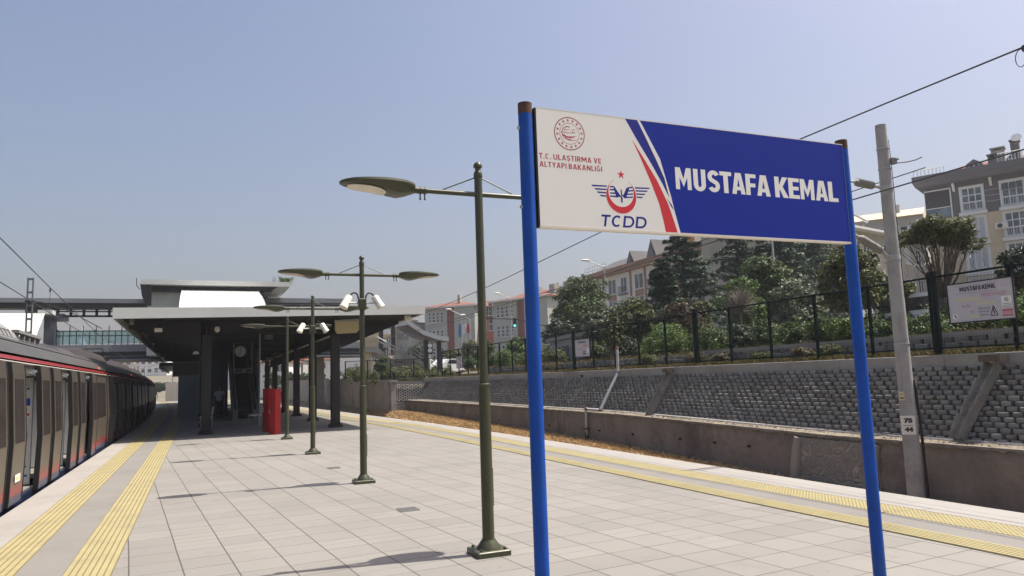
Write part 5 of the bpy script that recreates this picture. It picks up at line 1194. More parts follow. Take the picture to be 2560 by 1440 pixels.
# ------------------------------------------------------------------ concourse bridge over the tracks
BY = 68.0
t = thing('concourse_bridge', 'grey station concourse bridge crossing the tracks with long flat roof and glass railing', 'bridge', (0, BY, 0))
def bp(px, py, y=BY): p = aty(px, py, y); return p.x, p.z
xa = -34.0; xb, _ = bp(862, 750)
_, zt = bp(200, 746); _, zb = bp(200, 757); _, zu = bp(200, 771)
m = MB(); m.box(xa, bp(368, 750)[0], BY, BY+2.6, zb, zt); m.box(bp(660, 750)[0], xb, BY, BY+2.6, zb+.15, zt+.2); m.build('roof_edge', 'bridge_grey', t)
m = MB(); m.box(xa, xb, BY+.3, BY+1.6, zu, zb-.01); m.build('roof_truss', 'dark_steel', t)
m = MB(); zq0 = bp(200, 790)[1]; x = bp(135, 780)[0]
m.box(x, bp(285, 780)[0]+2, BY+1.0, BY+1.15, zq0, zq0+.16); m.box(x, bp(285, 780)[0]+2, BY+1.0, BY+1.15, (zq0+zu)/2+.1, (zq0+zu)/2+.2)
while x < bp(285, 780)[0]+2: m.box(x, x+.2, BY+1.0, BY+1.15, zq0, zu); x += .92
m.build('vierendeel_beam', 'dark_steel', t)
zd1, zd0, zg = bp(250, 862)[1], bp(250, 880)[1], bp(250, 899)[1]
xd0, xd1 = bp(85, 862)[0], 16.5
m = MB(); m.box(xd0, xd1, BY, BY+9, zd0, zd1); m.build('deck_edge', 'bridge_grey', t)
m = MB(); m.box(xd0, xd1, BY+.8, BY+8.2, zg, zd0-.01); m.build('girder', 'slate_panel', t)
m = MB(); m.box(xd0, xd1, BY+.6, BY+.68, zg+.2, zg+.3); m.box(xd0, xd1, BY-.4, BY+.8, zg-.12, zg); m.build('soffit_beam', 'bridge_grey', t)
zr = zd1+1.12; xr0, xr1 = bp(140, 850)[0], 4.0
def glassy():
    mm, n, b = _mat('rail_glass'); b.inputs['Base Color'].default_value = (.55, .72, .72, 1); b.inputs['Roughness'].default_value = .06
    tr = n.nodes.new('ShaderNodeBsdfTransparent'); tr.inputs[0].default_value = (.72, .86, .86, 1); ms = n.nodes.new('ShaderNodeMixShader'); ms.inputs[0].default_value = .28
    lk(n, tr.outputs[0], ms.inputs[1]); lk(n, b.outputs[0], ms.inputs[2]); lk(n, ms.outputs[0], n.nodes['Material Output'].inputs[0]); return mm
M['rail_glass'] = glassy()
m = MB(); x = xr0; k = 0
while x < xr1:
    m.box(x-.03, x+.03, BY+.05, BY+.11, zd1, zr+(.42 if k % 2 == 0 else 0)); x += .46; k += 1
m.box(xr0, xr1, BY+.05, BY+.11, zr-.04, zr+.04); m.box(xr0, xr1, BY+.05, BY+.11, zr-.40, zr-.34); m.build('railing', 'dark_steel', t)
m = MB(); m.box(xr0, xr1, BY+.12, BY+.135, zd1+.08, zr-.02); m.build('railing_glass', 'rail_glass', t)
x0, x1 = bp(92, 800)[0], bp(136, 800)[0]
m = MB(); m.box(bp(104, 800)[0], bp(126, 800)[0], BY+.2, BY+3, zd1, zu); m.box(bp(104, 800)[0], x1, BY+.15, BY+3.2, zd1, zd1+1.35); m.box(bp(112, 790)[0], bp(158, 790)[0], BY+.3, BY+3, bp(120, 797)[1], bp(120, 783)[1]); m.build('corner_pillar', 'slate_panel', t)
m = MB(); m.box(x0-1.0, bp(104, 800)[0], BY+1, BY+1.2, zd1, zu); m.build('grey_wall', 'bridge_grey', t)
for px in (-8.5, -22, 10.5):
    m = MB(); m.box(px-.4, px+.4, BY+3, BY+5, -1.2, zg); m.build('pier', 'concrete_wall', t)
# box, upper roof and quarter-round roofs of the stair heads
def cp(px, py, y): p = aty(px, py, y); return p
t = thing('stair_tower', 'stair tower above the canopy with white quarter round roof and flat upper roof', 'stair tower', (1, 60, 4.3))
a, b = cp(370, 725, 64), cp(458, 768, 64)
m = MB(); m.box(a.x, b.x+.3, 64, 74, 4.3, a.z); m.build('wall_box', 'canopy_grey', t)
a, b = cp(352, 698, 62.5), cp(725, 718, 62.5); zt1 = a.z; zt0 = cp(725, 716, 62.5).z
m = MB(); m.prism([(a.x, 62.5, zt1-.38), (b.x, 62.5, zt0-.02), (b.x, 62.5, zt0+.36), (a.x, 62.5, zt1)], (0, 15, 0)); m.build('upper_roof', 'canopy_grey', t)
m = MB(); m.prism([(a.x+.1, 63.4, zt1-.8), (b.x-2.2, 63.4, zt0-.5), (b.x-1.1, 63.4, zt0-.03), (a.x+.1, 63.4, zt1-.39)], (0, 6, 0)); m.build('roof_beam', 'dark_steel', t)
m = MB(); m.prism([(b.x-2.2, 63, zt0-.5), (b.x-.9, 63, zt0-.03), (b.x-3.0, 63, zt0-.03), (b.x-5, 63, zt0-1.9), (b.x-3.8, 63, zt0-1.9)], (0, .3, 0)); 
for k in range(5): m.box(b.x-4.2+.5*k, b.x-3.4+.5*k, 63.0, 76, zt0-1.75+.33*k, zt0-1.62+.33*k)
m.build('stepped_bracket', 'dark_steel', t)
m = MB(); m.prism([(a.x-.05, 62.6, zt1-.3), (a.x+.1, 62.6, zt1-1.3), (a.x+.4, 62.6, zt1-2.0), (a.x+.75, 62.6, zt1-2.0), (a.x+.75, 62.6, zt1-.8), (a.x+.7, 62.6, zt1-.39)], (0, .3, 0)); m.tube([(a.x-.3, 62.6, zt1+.1), (a.x-.28, 62.6, zt1-.5), (a.x-.05, 62.6, zt1-.75)], .03, 6); m.build('drain_spout', 'dark_steel', t)
def quarter(name, parent, x0, x1, prof, ribs_n=14):
    m = MB(); rows = []; n = 20; yb, z0 = prof[-1][0], prof[0][1]
    pr = [(prof[0][0]+(prof[-1][0]-prof[0][0])*i/n) for i in range(n+1)]; pr = [(y, lerp(prof, y)) for y in pr]
    for y, z in pr: rows.append([(x0, y, z), (x1, y, z)])
    m.grid(rows)
    o = m.build(name, 'roof_white', parent, 40); m = MB()
    for xx in (x0+.05, x1-.05): m.poly([(xx, r[0][1]+.1, r[0][2]-.05) for r in rows]+[(xx, yb, z0)])
    m.build('end_wall', 'grey_panel', parent); m = MB()
    for k in range(ribs_n+1):
        x = x0+(x1-x0)*k/ribs_n; m.tube([(x, y-.01, z+.01) for y, z in pr], .022, 4)
    m.build('seam', 'canopy_grey', o)
a = cp(457, 722, 66); b = cp(640, 722, 66); quarter('quarter_vault', t, a.x, 4.42, [(52.6, 4.4), (53.4, 6.0), (54.5, 6.9), (55.7, 7.45), (56.9, 7.87), (59, 8.43), (62.2, 9.16), (66.3, 9.92)])
m = MB(); p = cp(712, 697, 64)
blades(m, 110, lambda r, y: p.x+r.gauss(-.1, .3), lambda r: p.y+r.uniform(-.3, .3), lambda x, y: zt0+.3, .75, wd=.022, lean=.6)
one('roof_weeds', m, 'leaf_mid', 'tuft of green weeds growing on the right end of the upper roof', 'plant')
t = thing('vaulted_roof', 'white quarter round roof behind the train at the left edge', 'roof', (-20, 62, 0))
a = cp(116, 775, 66.5); quarter('quarter_vault', t, -34, -10.97, [(58.5, 2.4), (60, 3.3), (61.5, 4.35), (62.96, 5.37), (63.94, 6.08), (64.98, 6.75), (65.89, 7.37), (66.5, 7.75), (66.7, 7.82)], ribs_n=36)
m = MB(); m.box(a.x-.6, a.x+.4, 66.65, 68, a.z-.3, a.z+.02); m.build('gutter', 'canopy_grey', t)
m = MB(); m.box(-34, a.x-.45, 61.5, 67.5, -1.2, 3.35); m.build('wall', 'bridge_grey', t)
m = MB(); m.box(-3.2, 3.6, 74, 98, 3.75, 4.05); m.box(-3.2, -3.1, 74, 98, 3.5, 3.75)
for y in (85, 90, 95): m.box(2.2, 2.5, y, y+.3, 0, 3.75)
one('platform_canopy', m, 'slate_panel', 'second dark canopy far beyond the bridge at the end of the train', 'canopy')
m = MB(); m.box(-4.2, -.6, 118, 118.3, -1.2, 2.6); one('boundary_wall', m, 'wall_beige', 'low pale wall closing the far end of the platform', 'wall')
for k, (px, h) in enumerate(((340, 5.5), (362, 5.2), (432, 4.8))):
    p = atd(px, 960, 105+8*k); m = MB(); m.cyl((p.x, p.y, -1.2), (p.x, p.y, h), .12, n=8); m.cyl((p.x, p.y, h-.4), (p.x+2.5, p.y, h-.1), .06, n=6); m.cyl((p.x, p.y, h-1.2), (p.x+2.4, p.y, h-.3), .05, n=6)
    one('overhead_mast', m, 'galv', ['distant overhead line mast beyond the bridge, left of the three', 'distant overhead line mast beyond the bridge, middle of the three', 'distant overhead line mast beyond the bridge, right of the three'][k], 'overhead line mast', loc=(p.x, p.y, -1.2))
p = atd(203, 860, 520); m = MB(); z1 = atd(204, 812, 520).z; zz = atd(204, 838, 520).z
m.lathe([(2.0, 0), (2.0, zz-8), (2.6, zz-6), (1.7, zz-2), (1.5, zz+1), (.7, zz+4), (.05, z1)], (p.x, p.y, 0), 12); one('spire', m, 'spire', 'pointed hazy spire far away above the bridge railing', 'tower', loc=(p.x, p.y, 0))

# ------------------------------------------------------------------ buildings
def plan(pa, da, pb, db, py=900): A, B = atd(pa, py, da), atd(pb, py, db); return (A.x, A.y), (B.x, B.y)
def frame_of(A, B):
    d = Vector((B[0]-A[0], B[1]-A[1])); return math.atan2(d.y, d.x), d.length
def house(name, label, cat, A, B, z0, group=None):
    rz, L = frame_of(A, B); t = thing(name, label, cat, (A[0], A[1], z0), rz, group, local=True); return t, L
def window(t, x, z, wd, h, y=0.0, mat='pane', cols=2, rows=1, fr=.07, sur=None, frame='win_frame', sill=True, axis='x'):
    """frame proud of the wall, dark pane behind, local facade y = 0 facing -y (axis 'y': side wall x = const facing -x)"""
    m = MB()
    def bx(a, b, d0, d1, c, e):
        if axis == 'x': m.box(a, b, y+d0, y+d1, c, e)
        else: m.box(y+d0, y+d1, a, b, c, e)
    if sur: bx(x-sur, x+wd+sur, -.10, -.003, z-sur, z); bx(x-sur, x+wd+sur, -.10, -.003, z+h, z+h+sur); bx(x-sur, x, -.10, -.003, z, z+h); bx(x+wd, x+wd+sur, -.10, -.003, z, z+h)
    for i in range(cols+1): c = x+wd*i/cols; bx(max(x, c-fr/2), min(x+wd, c+fr/2), -.05, -.003, z, z+h)
    for i in range(rows+1): c = z+h*i/rows; bx(x+fr/2, x+wd-fr/2, -.045, -.003, max(z, c-fr/2), min(z+h, c+fr/2))
    if sill: bx(x-.1, x+wd+.1, -.16, -.003, z-.1, z-.005)
    f = m.build('window', frame, t); m = MB()
    if axis == 'x': m.box(x, x+wd, y-.02, y-.004, z, z+h)
    else: m.box(y-.02, y-.004, x, x+wd, z, z+h)
    m.build('pane', mat, f); return f
def hip(mb, x0, x1, y0, y1, z, h, e=.5):
    x0 -= e; x1 += e; y0 -= e; y1 += e; d = min(x1-x0, y1-y0)/2
    if x1-x0 >= y1-y0: r0, r1 = (x0+d, (y0+y1)/2, z+h), (x1-d, (y0+y1)/2, z+h)
    else: r0, r1 = ((x0+x1)/2, y0+d, z+h), ((x0+x1)/2, y1-d, z+h)
    v = [(x0,y0,z),(x1,y0,z),(x1,y1,z),(x0,y1,z),r0,r1,(x0,y0,z-.25),(x1,y0,z-.25),(x1,y1,z-.25),(x0,y1,z-.25)]
    if x1-x0 >= y1-y0: f = [(0,1,5,4),(1,2,5),(2,3,4,5),(3,0,4)]
    else: f = [(0,1,4),(1,2,5,4),(2,3,5),(3,0,4,5)]
    mb.add(v, f+[(9,8,7,6),(0,6,7,1),(1,7,8,2),(2,8,9,3),(3,9,6,0)])
# the school: two staggered wings, grey render, dark red strips, orange link, red tiled hip roofs
def zat(px, py, d): return atd(px, py, d).z
def school(A, B, da, db, pyA, pyB, label, s0, gable, chim):
    t, L = house('school_building', label, 'school', A, B, 2.0, 'school wings behind the trees')
    H = zat(s0, pyA, da)-2.0
    x1 = L*.44; x2 = L*.60
    m = MB(); m.box(0, x1, 0, 14, 0, H); m.build('wall', 'wall_grey', t)
    m = MB(); m.box(x1+.01, x2, .35, 14, 0, H-.01); m.build('red_strip', 'wall_red', t)
    m = MB(); m.box(x2+.01, L, -.5, 14, 0, H-.02); m.build('blank_gable', 'wall_grey', t)
    m = MB(); hip(m, 0, L, -.2, 14, H, 1.5, .6); rf = m.build('roof', 'tile_roof', t)
    m = MB(); m.box(-.6, L+.6, -.86, -.74, H-.28, H-.05); m.build('gutter', 'win_frame', t)
    if chim: m = MB(); m.box(L*.60, L*.60+.6, 1.5, 2.1, H, H+2.3); m.build('chimney', 'wall_beige', rf)
    for fl in range(4):
        z = H-1.2-1.9-fl*3.55
        if z < .3: break
        for k in range(4): window(t, x1*(.16+.185*k), z, x1*.125, 1.95, 0, 'pane', 1, 3, .1)
    return t, L, H
A, B = plan(1064, 148, 1192, 144.5); tS, LS, HS = school(A, B, 148, 144.5, 768, 760, 'left wing of the grey and red school with tiled roof and chimney', 1064, True, True)
A2, B2 = plan(1236, 136, 1378, 127.5); tS2, LS2, HS2 = school(A2, B2, 136, 127.5, 752, 735, 'right wing of the grey and red school, partly behind the left blue sign post', 1236, True, False)
A, B = plan(1190, 147.5, 1242, 146); t, L = house('school_link', 'recessed dark red and orange link between the two school wings', 'school', A, B, 2.0)
H = zat(1215, 760, 141)-2; zo = zat(1215, 793, 141)-2
m = MB(); m.box(-1, L+1, 0, 8, 0, zo); m.build('orange_wall', 'wall_orange', t)
m = MB(); m.box(-1, L+1, -.05, 8, zo+.01, H); m.build('red_wall', 'wall_red', t)
m = MB(); m.prism([(-1.2, -.5, H), (L+1.2, -.5, H), (L+1.2, 8, H+2), (-1.2, 8, H+2)], (0, 0, .2)); m.build('roof', 'tile_roof', t)
for k in range(3):
    window(t, L*(.08+.3*k), zat(1215, 782, 141)-2, L*.2, 2.6, -.05, 'pane', 1, 3, .12); window(t, L*(.08+.3*k), zat(1215, 822, 141)-2, L*.2, 4.0, 0, 'pane', 1, 3, .12)
# long grey roof and gable block behind the school
A, B = plan(1212, 175, 1415, 150); t, L = house('slate_roof_block', 'long low block with slate roof, red tiles and chimneys behind the school', 'apartment block', A, B, 3)
H = zat(1415, 722, 150)-3-.3
m = MB(); m.box(0, L, 0, 12, 0, H-1); m.build('wall', 'wall_darkgrey', t)
m = MB(); m.prism([(-.5, -1, H-1.4), (-.5, 6, H+1.9), (-.5, 13, H-1.4)], (L+1, 0, 0)); m.build('roof', 'dark_roof', t)
m = MB(); m.prism([(L*.2, 4.2, H+1.35), (L*.2, 6, H+2.15), (L*.2, 8, H+1.5)], (L*.75, 0, 0)); m.build('red_ridge', 'tile_roof', t)
for f in (.50, .70, .86): m = MB(); m.box(L*f, L*f+1.8, 3.5, 5, H, H+2.7); m.build('chimney', 'wall_beige', t)
# brown panelled apartment house
X = 53.0
pa, pb = aty(1474, 690, 90), None
def xat(px, X): return atx(px, 900, X)
A_ = atx(1474, 900, X); B_ = atx(1668, 900, X)
zr_ = atx(1474, 690, X).z; zf = atx(1474, 705, X).z
Bf = (X, atx(1900, 900, X).y)
t, L = house('brown_apartment_house', 'white apartment house with brown eaves and pointed dark dormers behind the conifers', 'apartment house', (X, A_.y), Bf, 3.5)
z0_ = 3.5; H = zf-z0_; HR = zr_-z0_
L1 = A_.y-B_.y
m = MB(); m.box(0, L, 0, 14, 0, H); m.build('wall', 'wall_white', t)
m = MB(); m.box(-.9, L+.5, -.9, 14.5, H+.01, HR); m.build('eaves', 'brown_panel', t)
m = MB(); m.prism([(0, .2, HR), (0, 5, HR+2.4), (0, 9, HR+2.4), (0, 14, HR)], (L, 0, 0)); rf = m.build('roof', 'dark_roof', t)
for k, (f, w_, h_) in enumerate(((.60, 2.2, 2.0), (.86, 2.4, 2.6), (1.18, 4.0, 3.2), (1.7, 4.2, 3.4), (2.05, 3.6, 3.2))):
    x = L1*f; m = MB(); m.prism([(x-w_*.55, .4, HR), (x, .4, HR+h_), (x+w_*.55, .4, HR)], (0, 6, 0)); m.build('dormer', 'dark_roof', rf)
    m = MB(); m.prism([(x-w_*.32, .35, HR+.1), (x, .35, HR+h_*.72), (x+w_*.32, .35, HR+.1)], (0, .04, 0)); m.build('dormer_window', 'pane', rf)
m = MB(); m.box(L1*.98, L1*.98+1.1, 2, 3.2, HR, HR+4.2); m.build('chimney', 'wall_darkgrey', rf)
m = MB()
for k in range(9): m.cyl((L1*.02+k*.75, -.3, HR), (L1*.02+k*.75, -.3, HR+1.1), .035, n=4)
for z in (.55, 1.1): m.cyl((L1*.02, -.3, HR+z), (L1*.02+6, -.3, HR+z), .035, n=4)
m.build('roof_railing', 'galv', t)
for fl in range(3):
    z = H-2.6-fl*3.0
    for f, kind in ((.13, 'b'), (.33, 'b'), (.50, 'w'), (.68, 'b'), (.86, 'w'), (1.1, 'b'), (1.35, 'w'), (1.6, 'b'), (1.85, 'w'), (2.1, 'b')):
        x = L1*f
        if x > L-2: continue
        window(t, x, z, 1.5 if kind == 'w' else 2.0, 2.0, 0, 'pane', 2, 1, .12)
        if kind == 'w': m = MB(); [m.box(x-.15+.16*k, x-.12+.16*k, -.5, -.47, z-.3, z+.7) for k in range(12)]; m.box(x-.2, x+1.75, -.52, -.45, z+.68, z+.75); m.box(x-.2, x+1.75, -.5, 0, z-.42, z-.3); m.build('balcony', 'wall_darkgrey', t)
        else: m = MB(); m.box(x, x+2.0, -.06, -.004, z-1.0, z-.12); m.build('brown_spandrel', 'brown_panel', t)
for f in (.05, .25, .62, .80, 1.0): m = MB(); m.box(L1*f, L1*f+.35, -.12, -.003, 0, H); m.build('brown_pilaster', 'brown_panel', t)
m = MB(); m.box(L1*1.15, L1*1.15+4, -.08, -.004, HR+.02, HR+2.2); m.box(L1*1.6, L1*1.6+3, -.08, -.004, HR+.02, HR+2.0); m.build('orange_cladding', 'orange_wood', t)
# old grey apartment block behind the mast: corner facade running away to the right, and a pale roofed block behind it
A, B = plan(2128, 62, 2345, 72); t, L = house('old_apartment_block', 'shabby grey beige apartment block behind the numbered mast', 'apartment block', A, B, 6)
H = zat(2132, 562, 62.2)-6
m = MB(); m.box(0, L, 0, 6, 0, H); m.box(-9, -.01, 1.6, 7.6, 0, H-.02); m.build('wall', 'wall_beige', t)
m = MB(); m.box(-1.2, L+.3, -.8, 6.2, H+.01, H+.22); m.box(-9.3, -1.21, .9, 7.8, H, H+.2); m.build('eaves', 'win_frame', t)
m = MB(); m.box(-1.15, 3.2, -.75, -.003, H-3.2, H-3.0); m.box(-1.15, 3.2, -.75, -.68, H-3.0, H-2.2); m.build('balcony', 'wall_beige', t)
m = MB(); m.box(-.2, 1.0, 1.0, 2.2, H+.22, H+2.0); m.build('chimney', 'wall_darkgrey', t)
m = MB(); m.cyl((2.6, 0, H+.22), (2.6, 0, H+1.5), .03, n=5); m.cyl((4.2, 0, H+.22), (4.2, 0, H+1.2), .03, n=5); m.cyl((2.4, 0, H+1.5), (5.0, 0, H+1.05), .12, n=6); m.build('terrace_awning', 'galv', t)
for fl in range(4):
    z = H-2.3-fl*2.95
    for k, f in enumerate((.03, .13, .23, .33, .45, .57, .70, .84)): window(t, L*f, z, 1.05, 1.5, 0, 'pane' if (fl+k) % 3 else 'curtain', 2, 1, .13)
    for k in range(3): window(t, -8+2.6*k, z, 1.1, 1.5, 1.6, 'pane', 2, 1, .13)
A, B = plan(2095, 96, 2345, 90); t, L = house('pale_roofed_block', 'grey block with a pale sheet roof rising behind the shabby apartment block', 'apartment block', A, B, 7)
H = zat(2147, 552, 95)-7; HR = zat(2147, 531, 95)-7
m = MB(); m.box(0, L, 0, 10, 0, H); m.build('wall', 'wall_grey', t)
m = MB(); m.prism([(0, -.6, H), (0, 5, HR+.7), (0, 10.6, H)], (L, 0, 0)); m.build('sheet_roof', 'wall_cream', t)
m = MB(); m.cyl((L*.74, 3, HR-.5), (L*.74, 3, HR+1.1), .25, n=8); m.build('flue', 'galv', t)
for f in (.30, .42, .66, .76, .86): window(t, L*f, H-3.1, 2.0, 1.9, 0, 'pane', 2, 1, .13)
# cream apartment building with dark grey top storey
A, B = plan(2290, 74, 2660, 66.3); t, L = house('cream_apartment_building', 'tall cream apartment building with dark grey top storey at the right edge', 'apartment building', A, B, 6)
sc_ = 74
H = zat(2292, 470, 74)-6; HE = zat(2292, 445, 74)-6; Fh = 2.95; zg_ = H-3.25
sx = lambda px: (lambda lo: lo)(L*((px-2288)/(2660-2288))*74/(74+(60-74)*((px-2288)/372.0))*60/60 if False else None)
def fx(px):
    """local facade abscissa seen at picture column px"""
    d = ray(px, 500); n = Vector((-(B[1]-A[1]), B[0]-A[0])); s_ = (n.x*A[0]+n.y*A[1])/(n.x*d.x+n.y*d.y); q = Vector((d.x*s_-A[0], d.y*s_-A[1])); return q.length*(1 if q.dot(Vector((B[0]-A[0], B[1]-A[1]))) > 0 else -1)
x0b = fx(2312)
m = MB(); m.box(x0b, L, 0, 14, 0, zg_); m.build('wall', 'wall_cream', t)
m = MB(); m.box(x0b, L, -.02, 14, zg_+.01, H); m.build('grey_storey', 'wall_darkgrey', t)
m = MB(); m.prism([(fx(2291), -1.3, H+.5), (L+1, -1.3, H+.5), (L+1, -1.3, HE+.1), (fx(2291), -1.3, HE+.1)], (0, 15, 0)); m.prism([(fx(2297), -1.1, H+.02), (L+1, -1.1, H+.02), (L+1, -1.28, H+.49), (fx(2291), -1.28, H+.49)], (0, 14, 0)); m.build('eaves', 'wall_darkgrey', t)
m = MB(); m.prism([(fx(2372), .8, HE+.11), (L, .8, HE+.11), (L, 3.8, HE+1.5), (fx(2395), 3.8, HE+1.5)], (0, 6, 0)); rf = m.build('mansard_roof', 'tile_roof', t)
for a, b, h in ((2420, 2462, 1.35), (2525, 2556, 1.25)):
    x0, x1 = fx(a), fx(b); m = MB(); m.prism([(x0, .9, HE+.15), (x1, .9, HE+.15), (x1, .9, HE+h-.45), ((x0+x1)/2, .9, HE+h), (x0, .9, HE+h-.45)], (0, 4, 0)); dm = m.build('dormer', 'wall_darkgrey', rf)
    window(t, x0+(x1-x0)*.18, HE+.22, (x1-x0)*.64, h-.75, .9, 'pane', 2, 1, .1, sill=False)
for a, h, s_, mt in ((2477, 1.55, .7, 'wall_darkgrey'), (2483, 2.35, 1.1, 'wall_grey'), (2535, 2.8, .7, 'wall_darkgrey')):
    x0 = fx(a); y_ = 1.0 if s_ == .7 and a < 2500 else 2.0; m = MB(); m.box(x0, x0+s_, y_, y_+1.0, HE+.11, HE+h-.4); m.box(x0-.08, x0+s_+.08, y_-.1, y_+1.1, HE+h-.12, HE+h); [m.box(x0+i*(s_-.18), x0+i*(s_-.18)+.18, y_+.1, y_+.9, HE+h-.4, HE+h-.12) for i in (0, 1)]; m.build('chimney', mt, rf)
m = MB(); m.lathe([(.05, 0), (.3, .1), (.45, .24)], (fx(2556), 1.2, HE+2.6), 14, Matrix.Rotation(R_(65), 3, 'X')); m.build('satellite_dish', 'win_frame', rf)
m = MB()
for a, b in ((2295, 2372), (2510, 2580)):
    n = 8; x0, x1 = fx(a), fx(b)
    for k in range(n+1): m.cyl((x0+(x1-x0)*k/n, -.9, HE+.1), (x0+(x1-x0)*k/n, -.9, HE+(.75 if a < 2400 else 1.0)), .03, n=4)
    m.cyl((x0, -.9, HE+(.75 if a < 2400 else 1.0)), (x1, -.9, HE+(.75 if a < 2400 else 1.0)), .04, n=4); m.build('roof_railing', 'win_frame', t); m = MB()
zt_ = zg_+.55
m = MB(); m.box(fx(2314), fx(2376), -.06, -.021, zg_+.1, H-.35); m.build('loggia', 'train_dark', t)
m = MB(); m.box(fx(2314), fx(2376), -.16, -.07, zg_+.05, zg_+1.05); m.build('loggia_glass', 'pane_blue', t)
m = MB(); m.box(fx(2376), fx(2378)+.05, -.14, -.021, zg_, H-.3); m.box(fx(2312), fx(2378), -.14, -.021, H-.42, H-.3); m.box(fx(2314), fx(2376), -.18, -.06, zg_+1.04, zg_+1.12); m.build('loggia_frame', 'win_frame', t)
for fl in range(5):
    z = zg_+.45-fl*Fh
    for k, (a, b) in enumerate(((2406, 2456), (2508, 2562), (2612, 2650))):
        x0, x1 = fx(a), fx(b)
        if fl > 0 and k == 0: mt = 'curtain'
        elif fl == 0: mt = 'pane_blue'
        else: mt = 'curtain' if k == 2 else 'pane_blue'
        window(t, x0, z, x1-x0, 2.15, -.02 if fl == 0 else 0, mt, 3, 3 if fl in (0, 1, 2) and k != 0 or fl == 0 else 1, .09, sur=.22)
        m = MB(); m.box(x0-.35, x1+.35, -.45, -.003 if fl else -.023, z-.55, z-.24); m.build('window_ledge', 'win_frame', t)
        if fl < 3 and (k or fl == 0):
            m = MB(); m.box(x0, x1, -.36, -.33, z+.72, z+.76)
            for q in range(9): m.box(x0+(x1-x0)*q/8-.012, x0+(x1-x0)*q/8+.012, -.36, -.335, z-.2, z+.72)
            m.build('window_rail', 'win_frame', t)
x0, x1 = fx(2508), fx(2562); m = MB()
for k in range(11):
    a = x0+(x1-x0)*k/11; m.prism([(a, -.1, zg_+2.5), (a+(x1-x0)/22, -.1, zg_+2.5), (a+(x1-x0)/22, -.55, zg_+1.75), (a, -.55, zg_+1.75)], (0, .03, 0))
m.build('striped_awning', 'wall_darkgrey', t)
x0 = fx(2482); z = zg_-Fh*.62; m = MB(); m.box(x0, x0+1.0, -.4, -.004, z, z+.62); ac = m.build('air_conditioner', 'plate', t); m = MB(); m.lathe([(.22, 0), (.22, .02)], (x0+.38, -.402, z+.31), 14, Matrix.Rotation(R_(90), 3, 'X')); m.build('fan', 'black', ac)
m = MB()
for z in (1.0, 1.55, 2.1): m.box(fx(2458), fx(2504), -.05, -.021, zg_+z, zg_+z+.06)
m.build('groove_band', 'wall_grey', t)
for px in (2384, 2478): x0 = fx(px); m = MB(); m.prism([(x0, -.021, H-.75), (x0, -.5, H), (x0, -.021, H)], (.22, 0, 0)); m.build('eaves_bracket', 'win_frame', t)
# pale houses glimpsed between the canopies, and the little transformer house
for k, (pa, da, pb, db, py, mt, lab) in enumerate(((983, 150, 1024, 147, 812, 'wall_grey', 'grey blue apartment block with balconies, seen between the two canopies'), (1020, 165, 1066, 164, 825, 'wall_white', 'white apartment house behind the curved stair canopy'),
        (925, 150, 986, 148, 800, 'wall_cream', 'cream rendered house behind the stair landing'))):
    A, B = plan(pa, da, pb, db); t, L = house('apartment_block', lab, 'apartment block', A, B, 1.5)
    H = zat(pa, py, da)-1.5; m = MB(); m.box(0, L, 0, 10, 0, H); m.build('wall', mt, t); m = MB(); m.box(-.3, L+.3, -.4, 10, H, H+.3); m.build('roof', 'dark_roof', t)
    for fl in range(4):
        for f in (.1, .4, .7):
            z = H-2.2-fl*3.0
            if z > .5: window(t, L*f, z, L*.16, 1.5, 0, 'pane', 2, 1, .12)
        m = MB(); z = H-3.1-fl*3; m.box(L*.55, L*.95, -1.1, -.003, z, z+.15); m.box(L*.55, L*.95, -1.1, -1.0, z+.15, z+1.0); m.build('balcony', 'win_frame' if k else 'wall_darkgrey', t)
A, B = plan(1375, 47, 1442, 41); t, L = house('transformer_house', 'small grey flat roofed utility house behind the fence left of the weathered notice board', 'hut', A, B, 1.9)
H = zat(1400, 850, 44)-1.9; m = MB(); m.box(0, L, 0, 3.5, 0, H); m.build('wall', 'grey_panel', t); m = MB(); m.box(-.2, L+.2, -.2, 3.7, H, H+.22); m.build('roof', 'coping', t)
m = MB(); m.box(L*.35, L*.75, -.03, -.003, .1, H*.8); m.build('door', 'slate_panel', t)
# far hillside houses seen under the bridge
rh = random.Random(21)
for k in range(44):
    px = 268+rh.random()*140; d = 262+k*4.6; p = atd(px, 960, d); z = lerp([(150, -1.3), (230, 2), (330, 10), (460, 17), (700, 18)], p.y)-.5; wd = rh.uniform(7, 12); h = rh.uniform(5, 9)
    t = thing('hill_house', 'tiny pale house with red roof on the far hill seen under the bridge', 'house', (p.x, p.y, z), rh.uniform(-.4, .4), 'houses on the far hill', local=True)
    m = MB(); m.box(-wd/2, wd/2, 0, 8, -4, h); m.build('wall', rh.choice(['wall_white', 'wall_beige', 'wall_cream', 'wall_white']), t); m = MB(); hip(m, -wd/2, wd/2, 0, 8, h, 2.0); m.build('roof', rh.choice(['tile_roof', 'tile_roof', 'wall_beige']), t)
    m = MB()
    for fl in range(2):
        for q in range(4): m.box(-wd/2+wd*(.1+.23*q), -wd/2+wd*(.22+.23*q), -.05, -.005, 1+3*fl, 2.5+3*fl)
    m.build('windows', 'pane', t)
